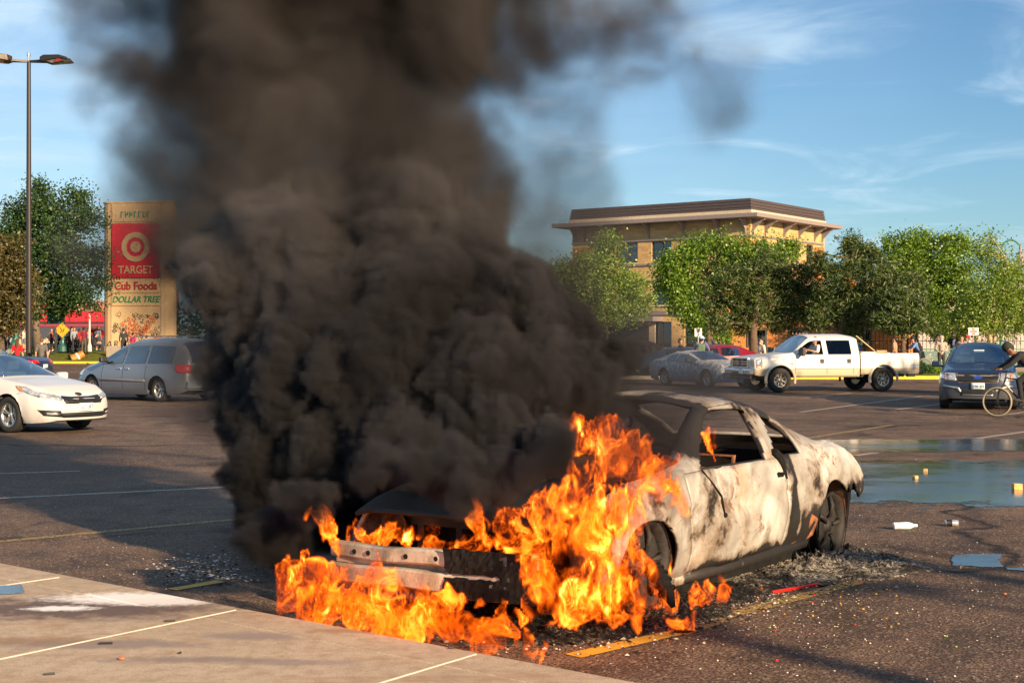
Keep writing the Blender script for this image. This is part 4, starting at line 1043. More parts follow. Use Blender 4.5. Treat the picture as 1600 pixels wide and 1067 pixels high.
SED = [(0, .60, .24, .60, .56, .64, .48), (.1, .74, .21, .68, .68, .74, .6), (.4, .86, .19, .78, .78, .87, .7), (.95, .91, .19, .86, .83, .95, .74), (1.35, .915, .19, .90, .85, 1.00, .76), (1.5, .915, .19, .91, .85, 1.03, .74), (2.35, .92, .19, .93, .85, 1.42, .60), (3.0, .92, .19, .95, .85, 1.455, .58), (3.6, .92, .19, .97, .85, 1.38, .58), (4.3, .90, .21, .98, .82, 1.08, .66), (4.7, .84, .26, .95, .76, 1.04, .64), (4.82, .76, .32, .88, .70, .96, .6)]
# --- white sedan at the left edge
def white_sedan():
    r = empty('sedan'); tag(r, 'clean white sedan with black grille and alloy wheels entering at the left edge', 'car')
    pm = paint('pearl white paint', (.56, .53, .51), dust=.03)
    c = sedan_like(r, SED, (.98, 3.78), .335, pm, ((1.55, 2.62), (2.70, 3.5)), (1.5, 2.38), (3.62, 4.28), ds=.05, nose=.14, steer=R(0))
    h = c.L / 2
    for sd in (1, -1):
        y = lambda v: sd * v
        c.patch('headlight', M['lamp_clear'], [(h - .22, .66), (h - .22, .74), (h - .62, .86), (h - .78, .87), (h - .60, .77)], 'side', r, .008, side=sd)
        c.patch('headlight', M['lamp_clear'], [(y(.44), .60), (y(.70), .655), (y(.86), .72), (y(.80), .79), (y(.46), .69)], 'front', r, .01)
        c.patch('indicator', M['amber'], [(h - .60, .775), (h - .80, .872), (h - .85, .872), (h - .68, .775)], 'side', r, .012, side=sd)
        c.patch('fog_lamp', M['black'], [(y(.46), .30), (y(.74), .33), (y(.80), .44), (y(.50), .42)], 'front', r, .010); c.patch('fog_lamp', M['lamp_clear'], [(y(.54), .34), (y(.70), .35), (y(.72), .39), (y(.56), .38)], 'front', r, .02)
        c.patch('trim', M['chrome'], [(h - 1.6, .935), (h - 3.5, .985), (h - 3.5, 1.0), (h - 1.6, .95)], 'side', r, .01, side=sd)
        c.patch('seam', M['black'], rect(h - 2.66, h - 2.65, .3, .9), 'side', r, .003, side=sd); c.patch('seam', M['black'], rect(h - 1.55, h - 1.54, .3, .86), 'side', r, .003, side=sd)
        c.patch('door_handle', M['chrome'], rect(h - 2.5, h - 2.3, .80, .825), 'side', r, .02, side=sd)
    c.patch('grille', M['black'], [(-.40, .545), (.40, .545), (.44, .60), (.42, .675), (.2, .655), (-.2, .655), (-.42, .675), (-.44, .60)], 'front', r, .012)
    for z in (.58, .60, .62): c.patch('grille_bar', M['chrome'] if False else M['dark_int'], rect(-.39, .39, z, z + .006), 'front', r, .018)
    c.patch('grille_frame', M['chrome'], [(-.44, .60), (-.42, .678), (-.2, .658), (.2, .658), (.42, .678), (.44, .60), (.455, .60), (.435, .695), (.2, .672), (-.2, .672), (-.435, .695), (-.455, .60)], 'front', r, .016)
    c.patch('lower_intake', M['black'], [(-.46, .29), (.46, .29), (.50, .38), (-.50, .38)], 'front', r, .010); c.patch('lip', M['black'], rect(-.62, .62, .225, .25), 'front', r, .014)
    c.patch('badge', M['black'], [(.075 * math.cos(k * PI / 8), .712 + .03 * math.sin(k * PI / 8)) for k in range(16)], 'front', r, .012)
    p = c.patch('number_plate', M['plate'], rect(-.16, .16, .40, .55), 'front', r, .03, thick=.03)
    text('plate_text', '527 UBT', .09, M['plate_text'], p, (h + nose_x(c, .47) + .036, 0, .475), (PI / 2, 0, PI / 2), .001, .85)
    text('badge_text', 'KIA', .035, M['chrome'], r, (h + nose_x(c, .712) + .018, 0, .712), (PI / 2, 0, PI / 2), .001, 1)
    mirror(c, r, h - 1.75, .98, .90, pm)
    place(r, (h - .98, -.84, 0), 14, 676, guess=R(-33), sc=.97)
def nose_x(c, z):
    hit, _, _, _ = c.bvh.ray_cast(Vector((c.L / 2 + 2, 0, z)), Vector((-1, 0, 0)), 8); return (hit.x - c.L / 2) if hit is not None else 0
white_sedan()
# --- dark blue sedan behind it (tail to the right)
def blue_sedan():
    r = empty('sedan'); tag(r, 'dark navy sedan parked behind the white sedan, only its boot and tail lamp showing', 'car'); pm = paint('navy paint', (.012, .016, .05), dust=.05)
    tab = SED[:6] + [(2.2, .92, .19, .93, .85, 1.40, .60), (2.7, .92, .19, .95, .85, 1.42, .58), (3.1, .92, .19, .97, .85, 1.34, .58), (3.7, .92, .2, .98, .83, 1.07, .66), (4.7, .90, .24, .96, .80, 1.02, .66), (4.95, .84, .28, .90, .74, .97, .62), (5.0, .78, .32, .84, .70, .90, .6)]
    c = sedan_like(r, tab, (.98, 3.88), .33, pm, ((1.55, 2.4), (2.48, 3.1)), (1.5, 2.2), (3.15, 3.72), tail=.08)
    h = c.L / 2
    for sd in (1, -1):
        c.patch('tail_light', M['red_lens'], rect(sd * .42, sd * .78, .80, .92) if sd > 0 else rect(-.78, -.42, .80, .92), 'rear', r, .012); c.patch('tail_light', M['red_lens'], [(-h + .12, .80), (-h + .12, .90), (-h + .36, .92), (-h + .30, .82)], 'side', r, .01, side=sd)
    c.patch('number_plate', M['plate'], rect(-.16, .16, .62, .76), 'rear', r, .02)
    mirror(c, r, h - 1.75, .98, .90, pm); place(r, (-h, 0, 0), 68, 602, guess=R(172))
blue_sedan()
# --- silver minivan, partly in the smoke
VAN = [(0, .66, .26, .62, .60, .66, .5), (.12, .80, .22, .74, .74, .80, .62), (.5, .93, .19, .88, .84, .96, .72), (.95, .96, .19, .95, .88, 1.06, .74), (1.3, .98, .19, 1.0, .90, 1.16, .74), (2.1, .99, .19, 1.03, .91, 1.62, .66), (2.5, .99, .19, 1.04, .91, 1.73, .66), (3.4, .99, .19, 1.05, .91, 1.77, .68), (4.5, .98, .20, 1.06, .90, 1.73, .70), (4.85, .95, .24, 1.04, .88, 1.62, .70), (5.05, .88, .30, 1.0, .83, 1.3, .70), (5.1, .84, .34, .95, .80, 1.1, .70)]
def minivan():
    r = empty('minivan'); tag(r, 'silver minivan with roof rails driving away on the left, its tail veiled by smoke', 'van'); pm = paint('silver blue paint', (.17, .20, .25), .35, .35)
    c = Shell(VAN, (.98, 4.01), .335, tail=.1, smooth=.1); NL, NU = c.NL, c.NU
    def cl(reg, s, y, z, j, sd):
        if reg == 'upper' and NL <= j < NL + NU - 1:
            for k, (a, b) in enumerate(((1.45, 2.42), (2.5, 3.45), (3.52, 4.55))):
                if a < s < b: return 'side_window|%s%d' % (sd, k)
        if reg == 'top' and j > NL + NU and 1.25 < s < 2.2: return 'windscreen'
        if reg in ('top', 'rear') and z > 1.08 and s > 4.68 and z < 1.64 and j > NL + NU - 2 + (0 if reg == 'rear' else 2): return 'rear_window'
        return 'body'
    c.split(r, cl, {'body': pm, 'side_window': M['glass_dark'], 'windscreen': M['glass'], 'rear_window': M['glass_dark']}, {'side_window': -.012, 'windscreen': -.008, 'rear_window': -.008})
    c.under(r); c.wheels(r, .80, spokes=7, hub=.3); seats(r, (.9, 0, -.95), .55); h = c.L / 2
    for sd in (1, -1):
        c.patch('tail_light', M['red_lens'], [(-h + .05, .80), (-h + .05, 1.02), (-h + .34, 1.05), (-h + .38, .92), (-h + .22, .80)], 'side', r, .012, side=sd)
        c.patch('tail_light', M['red_lens'], rect(.66, .86, .80, 1.03) if sd > 0 else rect(-.86, -.66, .80, 1.03), 'rear', r, .012)
        c.patch('rub_strip', M['grey_trim'], rect(h - 1.45, h - 3.5, .55, .61), 'side', r, .018, side=sd)
        for x in (1.5, 2.48, 3.5): c.patch('seam', M['black'], rect(h - x - .006, h - x + .006, .32, 1.0), 'side', r, .003, side=sd)
        for x in (2.30, 2.66): c.patch('door_handle', M['chrome'], rect(h - x - .09, h - x + .09, .88, .92), 'side', r, .025, side=sd)
        c.patch('headlight', M['lamp_clear'], [(h - .15, .64), (h - .15, .76), (h - .5, .86), (h - .45, .68)], 'side', r, .012, side=sd)
        MB().tube([(h - 2.4, sd * .60, 1.72), (h - 2.5, sd * .60, 1.80), (h - 4.5, sd * .61, 1.80), (h - 4.6, sd * .61, 1.72)], .018, 6).build('roof_rail', M['alloy'], r)
    c.patch('number_plate', M['plate'], rect(-.17, .17, .78, .92), 'rear', r, .025); c.patch('rear_bumper', pm, rect(-.84, .84, .38, .58), 'rear', r, .06, thick=.06)
    mirror(c, r, h - 1.65, 1.12, .93, M['black']); place(r, (h - 4.01, .88, 0), 249, 628, (h - .98, .88, 0), 146, guess=R(125), span=.9, sc=.97)
minivan()
# --- white crew cab pickup with its driver
TRK = [(0, .92, .62, 1.10, .88, 1.14, .80), (.06, .94, .58, 1.14, .91, 1.19, .82), (.5, .97, .56, 1.2, .93, 1.25, .84), (1.0, .98, .56, 1.24, .94, 1.31, .84), (1.38, .98, .52, 1.26, .94, 1.34, .84), (1.52, .98, .52, 1.27, .94, 1.38, .82), (2.12, .98, .52, 1.28, .94, 1.93, .72), (2.3, .98, .52, 1.28, .94, 1.98, .72), (3.6, .98, .52, 1.28, .94, 1.99, .73), (3.98, .98, .52, 1.28, .94, 1.93, .74)]
def pickup():
    r = empty('pickup_truck'); tag(r, 'white four door pickup truck with chrome bumper and a driver at the open window', 'pickup truck')
    pm = paint('white truck paint', (.64, .61, .57), low=(.46, .36, .25), zlow=.80, dust=.06)
    bedL = 2.30; Ltot = 3.98 + .05 + bedL
    # the cab is lofted on its own length; shift everything so the origin is mid length of the whole truck
    c = Shell(TRK, (.93, 9), .395, zw=.40, smooth=.045, arch=1.32, nose=.03, tail=0, side=((0, .97), (.1, .99), (.5, 1.0), (.8, .99), (1, 1))); off = Ltot / 2 - c.L / 2
    NL, NU = c.NL, c.NU; h = c.L / 2
    sub = []
    def cl(reg, s, y, z, j, sd):
        if reg == 'upper' and NL <= j < NL + NU - 1:
            if 1.68 < s < 2.62: return 'open_window' if sd == 'L' else 'side_window|R0'
            if 2.80 < s < 3.66: return 'side_window|%s1' % sd
        if reg == 'top' and j > NL + NU and 1.46 < s < 2.16: return 'windscreen'
        if reg == 'rear' and NL < j < NL + NU + 2 and abs(y) < .6: return 'rear_window'
        return 'body'
    c.split(r, cl, {'body': pm, 'side_window': M['glass_dark'], 'windscreen': M['glass'], 'rear_window': M['glass_dark']}, {'side_window': -.012, 'windscreen': -.008, 'rear_window': -.01}, drop=('open_window',))
    # bed: side panels with a carved arch, tailgate, floor
    x0, x1 = -h - .04, -h - .04 - bedL; ax = h - 4.90
    for sd in (1, -1):
        n = 46; vs = []; fs = []; prof = [(0, .955), (.07, .985), (.3, .99), (.62, .99), (.9, .975), (1, .93), (1.0, .86), (.9, .85), (.0, .85)]
        for i in range(n + 1):
            x = x0 + (x1 - x0) * i / n
            for t, y in prof:
                z = .60 + (1.32 - .60) * t; dx = x - ax; dz = z - .40; q = math.hypot(dx, dz)
                if q < .52: z = .40 + math.sqrt(max(0, .52 ** 2 - dx * dx))
                vs.append((x, sd * y, z))
        k = len(prof)
        for i in range(n):
            for j in range(k - 1): a = i * k + j; fs.append((a, a + 1, a + k + 1, a + k) if sd < 0 else (a, a + k, a + k + 1, a + 1))
        o = mobj('bed_side', vs, fs, pm, r, True)
    MB().box(((x0 + x1) / 2, 0, .86), (bedL - .04, 1.68, .05)).box((x0 - .03, 0, 1.05), (.05, 1.69, .42)).build('bed_floor', pm, r)
    MB().box((x1 + .03, 0, 1.0), (.07, 1.86, .62), b=.02).build('tailgate', pm, r)
    MB().box((x1 - .12, 0, .66), (.2, 1.9, .16), b=.04).box((x1 - .3, 0, .52), (.3, .12, .1)).build('rear_bumper', M['black'], r)
    for sd in (1, -1):
        # flares standing out round both arches
        for (cx, mt) in ((h - .93, 0), (ax, 1)):
            vs = []; n = 18
            for i in range(n + 1):
                q = R(-12) + R(204) * i / n
                for rr, y in ((.50, .985), (.51, 1.035), (.575, 1.03), (.60, .985)): vs.append((cx + rr * math.cos(q), sd * y, .42 + rr * math.sin(q)))
            MB().add(vs, [(i * 4 + j, i * 4 + j + 1, i * 4 + j + 5, i * 4 + j + 4) for i in range(n) for j in range(3)]).build('wheel_flare', pm, r, True)
        for (x, z) in ((h - 2.52, 1.06), (h - 3.56, 1.06)):
            MB().box((x, sd * .985, z), (.14, .025, .15), b=.01).build('door_handle', M['black'], r); 
        for x in (1.50, 2.71, 3.74): c.patch('seam', M['black'], rect(h - x - .006, h - x + .006, .62, 1.26), 'side', r, .003, side=sd)
        c.patch('body_moulding', M['chrome'], rect(h - 1.5, h - 3.9, .80, .815), 'side', r, .008, side=sd)
        c.patch('running_board', M['rust'] if 'rust' in M else M['black'], rect(h - 1.5, h - 3.9, .54, .56), 'side', r, .01, side=sd)
        MB().box((h - .045, sd * .72, 1.0), (.12, .34, .26), b=.02).build('headlight', M['lamp_clear'], r)
        c.patch('headlight', M['lamp_clear'], rect(h - .05, h - .28, .90, 1.12), 'side', r, .008, side=sd); c.patch('indicator', M['amber'], rect(h - .05, h - .26, .84, .89), 'side', r, .01, side=sd)
        MB().box((x1 + .0, sd * .90, 1.02), (.09, .16, .34), b=.02).build('tail_light', M['red_lens'], r)
        mo = MB().box((h - 1.68, sd * 1.14, 1.38), (.12, .24, .30), b=.03).tube([(h - 1.62, sd * .95, 1.32), (h - 1.66, sd * 1.08, 1.34)], .025, 6).tube([(h - 1.62, sd * .95, 1.42), (h - 1.66, sd * 1.08, 1.42)], .025, 6).build('wing_mirror', M['black'], r)
        MB().box((h - 1.745, sd * 1.14, 1.38), (.005, .2, .25)).build('mirror_glass', M['chrome'], mo)
    g = MB().box((h + .04, 0, 1.0), (.07, 1.06, .28), b=.02).build('grille', M['black'], r)
    gf = MB().box((h + .055, 0, 1.155), (.09, 1.14, .045), b=.012).box((h + .055, 0, .845), (.09, 1.14, .045), b=.012).box((h + .055, -.555, 1.0), (.09, .045, .30), b=.01).box((h + .055, .555, 1.0), (.09, .045, .30), b=.01).box((h + .055, -.185, 1), (.09, .03, .28)).box((h + .055, .185, 1), (.09, .03, .28)).box((h + .07, 0, 1.04), (.05, 1.1, .03)).box((h + .07, 0, .96), (.05, 1.1, .03)).build('grille_frame', M['chrome'], r)
    b = MB().lathe((h + .105, 0, 1.0), ((.0, .0), (.075, 0), (.08, -.01)), 20, 'X').build('badge', pbr('blue enamel', (.02, .05, .25), .3), g); b.scale = (1, 1, 1)
    text('badge_text', 'Ford', .05, M['chrome'], g, (h + .108, 0, 1.0), (PI / 2, 0, PI / 2), .001)
    MB().box((h + .12, 0, .70), (.18, 1.98, .24), b=.06).build('front_bumper', M['chrome'], r); MB().box((h + .06, 0, .52), (.12, 1.5, .14), b=.03).box((h + .215, 0, .66), (.01, .75, .09)).build('bumper_valance', M['black'], r)
    p = MB().box((h + .225, .36, .72), (.02, .31, .16)).build('number_plate', M['plate'], r)
    for k in range(5): MB().ball((h - 2.2, -.5 + .25 * k, 2.0), .022, 8, 5, (1.4, 1, .7)).build('roof_marker', M['amber'], r)
    # chassis, axles
    MB().box((h - 3.1, .42, .56), (5.9, .1, .14)).box((h - 3.1, -.42, .56), (5.9, .1, .14)).box((h - 2.4, 0, .58), (2.7, 1.6, .08)).tube([(ax, -.75, .42), (ax, .75, .42)], .06, 8).tube([(h - .93, -.75, .40), (h - .93, .75, .40)], .05, 8).ball((ax, 0, .42), .16).build('chassis', M['black'], r)
    MB().box((h - .8, 0, .72), (1.0, 1.3, .5)).build('wheel_well', M['black'], r); MB().box((ax, 0, .8), (1.1, 1.5, .1)).build('wheel_well', M['black'], r)
    for sx in (h - .93, ax):
        for sd in (1, -1): wheel(r, (sx, sd * .86, .42), .42, .27, sd, .56, 8, 0, pbr('steel rim', (.42, .38, .32), .4, .8), hub=.34)
    seats(r, (h - 2.55, h - 3.5), .95, .42, ztop=.6)
    MB().box((h - 1.9, 0, 1.2), (.4, 1.6, .2), b=.05).build('dashboard', M['dark_int'], r); MB().lathe((h - 2.12, .42, 1.28), ((.17, 0), (.19, .012), (.19, -.012), (.17, 0)), 20, 'X').build('steering_wheel', M['dark_int'], r)
    text('lettering', 'V8 DIESEL', .05, M['black'], r, (h - 1.32, .986, .98), (PI / 2, 0, PI), .001); text('lettering', '350', .08, M['black'], r, (h - 1.05, .975, 1.12), (PI / 2, 0, PI), .001)
    a = place(r, (h - .93, .97, 0), 1219, 613.5, (ax, .97, 0), 1380, guess=R(197), span=.5, sc=.92)
    return r, a, h, x0, x1
truck, truck_a, TH, TX0, TX1 = pickup()
# load in the bed: things of their own, in world space
def in_truck(p): return Matrix.Rotation(truck_a, 3, 'Z') @ Vector(p) * .92 + truck.location
t = empty('toolbox', in_truck((TX0 - .42, 0, .885)), truck_a); tag(t, 'pale metal toolbox standing across the bed of the white pickup behind the cab', 'toolbox')
MB().box((0, 0, .2), (.5, 1.45, .40), b=.03).build('box', M['alloy'], t); MB().box((0, 0, .42), (.54, 1.5, .05), b=.02).build('lid', pbr('pale lid', (.6, .56, .5), .5), t)
t = MB().box((0, 0, 0), (.34, .42, .16), b=.01); o = t.build('cardboard_box', pbr('cardboard', (.45, .28, .14), .8)); o.location = in_truck((TX0 - 1.15, .35, 1.33)) ; tag(o, 'small brown cardboard box in the bed of the white pickup', 'box')
o = MB().box((0, 0, -.2), (.5, .6, .25), b=.02).build('crate', pbr('dark crate', (.08, .07, .06), .8)); o.location = in_truck((TX0 - 1.15, .35, 1.17)); tag(o, 'dark crate in the pickup bed holding up the cardboard box', 'crate')
r = empty('push_broom', (0, 0, 0)); tag(r, 'wooden pole leaning out of the pickup bed towards the cab roof', 'pole'); MB().tube([in_truck((TX0 - 1.5, .3, 1.0)), in_truck((TX0 - .15, .42, 1.92))], .018, 8).build('handle', pbr('wood handle', (.6, .4, .2), .6), r)
MB().box(in_truck((TX0 - 1.5, .3, 1.0)), (.08, .4, .08), rz=truck_a).build('broom_head', M['black'], r)
# --- red sedan between the foam covered car and the pickup
def red_sedan():
    r = empty('sedan'); tag(r, 'dark red sedan parked directly behind the front of the white pickup', 'car'); pm = paint('deep red paint', (.22, .006, .02), .2, dust=.04)
    c = sedan_like(r, SED, (.98, 3.78), .33, pm, ((1.55, 2.62), (2.70, 3.5)), (1.5, 2.38), (3.62, 4.28)); h = c.L / 2
    for sd in (1, -1):
        for x in (1.54, 2.66, 3.6): c.patch('seam', M['black'], rect(h - x - .006, h - x + .006, .3, .9), 'side', r, .003, side=sd)
        c.patch('trim', M['chrome'], [(h - 1.6, .935), (h - 3.5, .985), (h - 3.5, 1.0), (h - 1.6, .95)], 'side', r, .01, side=sd)
        c.patch('headlight', M['lamp_clear'], [(h - .22, .66), (h - .22, .76), (h - .62, .86), (h - .60, .77)], 'side', r, .01, side=sd)
    mirror(c, r, h - 1.75, .98, .90, pm); place(r, (0, .9, 0), 1118, 592.5, guess=R(190), sc=1.0)
red_sedan()
# --- foam covered pale coupe in the smoke
def foam_car():
    m, nt, b = ndm('paint under dried foam'); o = nobj(nt); n1 = nnoise(nt, 9, 8, .7, o); s = nsep(nt, o)
    f = nramp(nt, nmath(nt, 'ADD', n1, nmath(nt, 'MULTIPLY', s[2], .22)), ((.64, 0), (.72, 1)))
    nt.links.new(nmix(nt, f, (.13, .17, .23), (.50, .49, .48)), b.inputs['Base Color']); nt.links.new(nramp(nt, f, ((0, .3), (1, .9))), b.inputs['Roughness']); nbump(nt, b, n1, .6, .02)
    r = empty('coupe'); tag(r, 'pale blue grey coupe streaked with white foam, half hidden in the smoke', 'car')
    tab = [(max(0, a - .25 * max(0, 1 - a / 2)), w, zb, zs * .96, ws, (zt - 1.0) * .85 + .95 if zt > 1 else zt * .96, wt) for a, w, zb, zs, ws, zt, wt in SED]
    c = sedan_like(r, tab, (.84, 3.65), .32, m, ((1.6, 2.9), (3.0, 3.5)), (1.5, 2.38), (3.62, 4.28), gl='glass_dark'); h = c.L / 2
    for sd in (1, -1):
        for x in (1.6, 2.95): c.patch('seam', M['black'], rect(h - x - .006, h - x + .006, .3, .86), 'side', r, .003, side=sd)
        c.patch('tail_light', M['red_lens'], rect(.42, .72, .74, .86) if sd > 0 else rect(-.72, -.42, .74, .86), 'rear', r, .012)
    c.patch('rear_bumper', M['amber'], rect(-.6, .6, .42, .47), 'rear', r, .012)
    mirror(c, r, h - 1.8, .95, .90, M['black']); place(r, (h - .84, -.86, 0), 1104, 606, (h - 3.65, -.86, 0), 1046, guess=R(-35), span=.5, sc=.95)
foam_car()
def smoky_suv():
    r = empty('suv'); tag(r, 'dark red vehicle parked far behind the foam covered coupe, seen through the smoke', 'car'); pm = paint('maroon paint', (.05, .008, .008), .1)
    c = sedan_like(r, VAN, (.98, 4.01), .335, pm, ((1.45, 2.42), (2.5, 3.45), (3.52, 4.55)), (1.25, 2.2), (9, 9), track=.8, z_seat=.6)
    mirror(c, r, c.L / 2 - 1.65, 1.12, .93, pm); place(r, (0, -.9, 0), 1008, 581, guess=R(-12), sc=.9)
    r = empty('sedan'); tag(r, 'dark blue car glimpsed between the foam covered coupe and the red sedan', 'car'); pm = paint('dark blue paint', (.015, .035, .08), .1)
    c = sedan_like(r, SED, (.98, 3.78), .33, pm, ((1.55, 2.62), (2.70, 3.5)), (1.5, 2.38), (3.62, 4.28)); mirror(c, r, c.L / 2 - 1.75, .98, .9, pm); place(r, (0, -.9, 0), 1078, 590, guess=R(-8), sc=.92)
smoky_suv()
# --- blue crossover at the right edge, coming towards the camera
SUV = [(0, .70, .28, .74, .62, .78, .56), (.07, .80, .25, .82, .74, .88, .64), (.3, .90, .22, .90, .82, .97, .72), (.9, .94, .21, .96, .86, 1.04, .76), (1.25, .95, .21, .98, .87, 1.08, .78), (1.4, .95, .21, .99, .87, 1.12, .76), (2.15, .95, .21, 1.01, .87, 1.52, .64), (2.5, .95, .21, 1.02, .87, 1.60, .64), (3.4, .95, .21, 1.03, .87, 1.63, .66), (4.4, .94, .22, 1.04, .86, 1.58, .66), (4.9, .90, .28, 1.02, .82, 1.3, .66), (5.0, .86, .32, .98, .78, 1.15, .64)]
def crossover():
    r = empty('crossover'); tag(r, 'dark blue crossover facing the camera at the right edge, pale number plate and roof rails', 'car')
    pm = paint('dark blue metallic paint', (.010, .020, .050), .1, .35, low=(.035, .045, .06), zlow=.50, dust=.05)
    c = sedan_like(r, SUV, (.95, 3.80), .35, pm, ((1.5, 2.5), (2.6, 3.5), (3.6, 4.4)), (1.38, 2.2), (9, 9), track=.80, z_seat=.62, ztop=.62, nose=.12, ds=.05); h = c.L / 2
    nx = lambda z: nose_x(c, z)
    for sd in (1, -1):
        y = lambda v: sd * v
        c.patch('headlight', M['lamp_clear'], [(y(.49), .70), (y(.72), .71), (y(.73), .90), (y(.52), .89)], 'front', r, .012); c.patch('indicator', M['amber'], [(y(.73), .72), (y(.82), .74), (y(.82), .86), (y(.74), .90)], 'front', r, .012)
        c.patch('headlight', M['lamp_clear'], [(h - .06, .72), (h - .06, .88), (h - .36, .90), (h - .30, .74)], 'side', r, .01, side=sd)
        for x in (1.5, 2.55, 3.5): c.patch('seam', M['black'], rect(h - x - .006, h - x + .006, .3, .95), 'side', r, .003, side=sd)
        MB().tube([(h - 2.3, sd * .62, 1.54), (h - 2.45, sd * .62, 1.66), (h - 4.3, sd * .64, 1.68), (h - 4.5, sd * .64, 1.58)], .024, 8).build('roof_rail', M['alloy'], r)
        c.patch('bumper_trim', M['alloy'], [(y(.44), .56), (y(.80), .60), (y(.80), .57), (y(.50), .52), (y(.40), .42), (y(.38), .46)], 'front', r, .02)
    c.patch('grille', M['black'], [(-.44, .68), (.44, .68), (.48, .80), (.47, .885), (-.47, .885), (-.48, .80)], 'front', r, .018, thick=.03)
    c.patch('grille_frame', M['grey_trim'], [(-.44, .68), (-.48, .80), (-.47, .885), (-.49, .895), (-.50, .80), (-.45, .66), (.45, .66), (.50, .80), (.49, .895), (.47, .885), (.48, .80), (.44, .68)], 'front', r, .016)
    c.patch('lower_intake', M['black'], [(-.40, .36), (.40, .36), (.36, .50), (-.36, .50)], 'front', r, .012); c.patch('skid_strip', M['alloy'], rect(-.36, .36, .36, .385), 'front', r, .018)
    b = c.patch('badge', pbr('blue badge', (.02, .06, .3), .3), [(.105 * math.cos(k * PI / 10), .79 + .042 * math.sin(k * PI / 10)) for k in range(20)], 'front', r, .03)
    text('badge_text', 'Ford', .06, M['chrome'], r, (h + nx(.79) + .035, 0, .79), (PI / 2, 0, PI / 2), .001)
    p = c.patch('number_plate', M['plate'], rect(-.155, .155, .51, .66), 'front', r, .035, thick=.03); text('plate_text', 'BDW 412', .085, M['plate_text'], p, (h + nx(.58) + .04, 0, .575), (PI / 2, 0, PI / 2), .001, .8)
    MB().box((h - 1.95, 0, 1.40), (.03, .26, .07), b=.015).build('rear_view_mirror', M['plate'], r); MB().lathe((h - 2.1, .38, .98), ((.17, 0), (.19, .012), (.19, -.012), (.17, 0)), 20, 'X').build('steering_wheel', M['dark_int'], r)
    mirror(c, r, h - 1.62, 1.06, .92, pm); place(r, (h, 0, 0), 1528, 641, guess=R(251), sc=.98)
crossover()
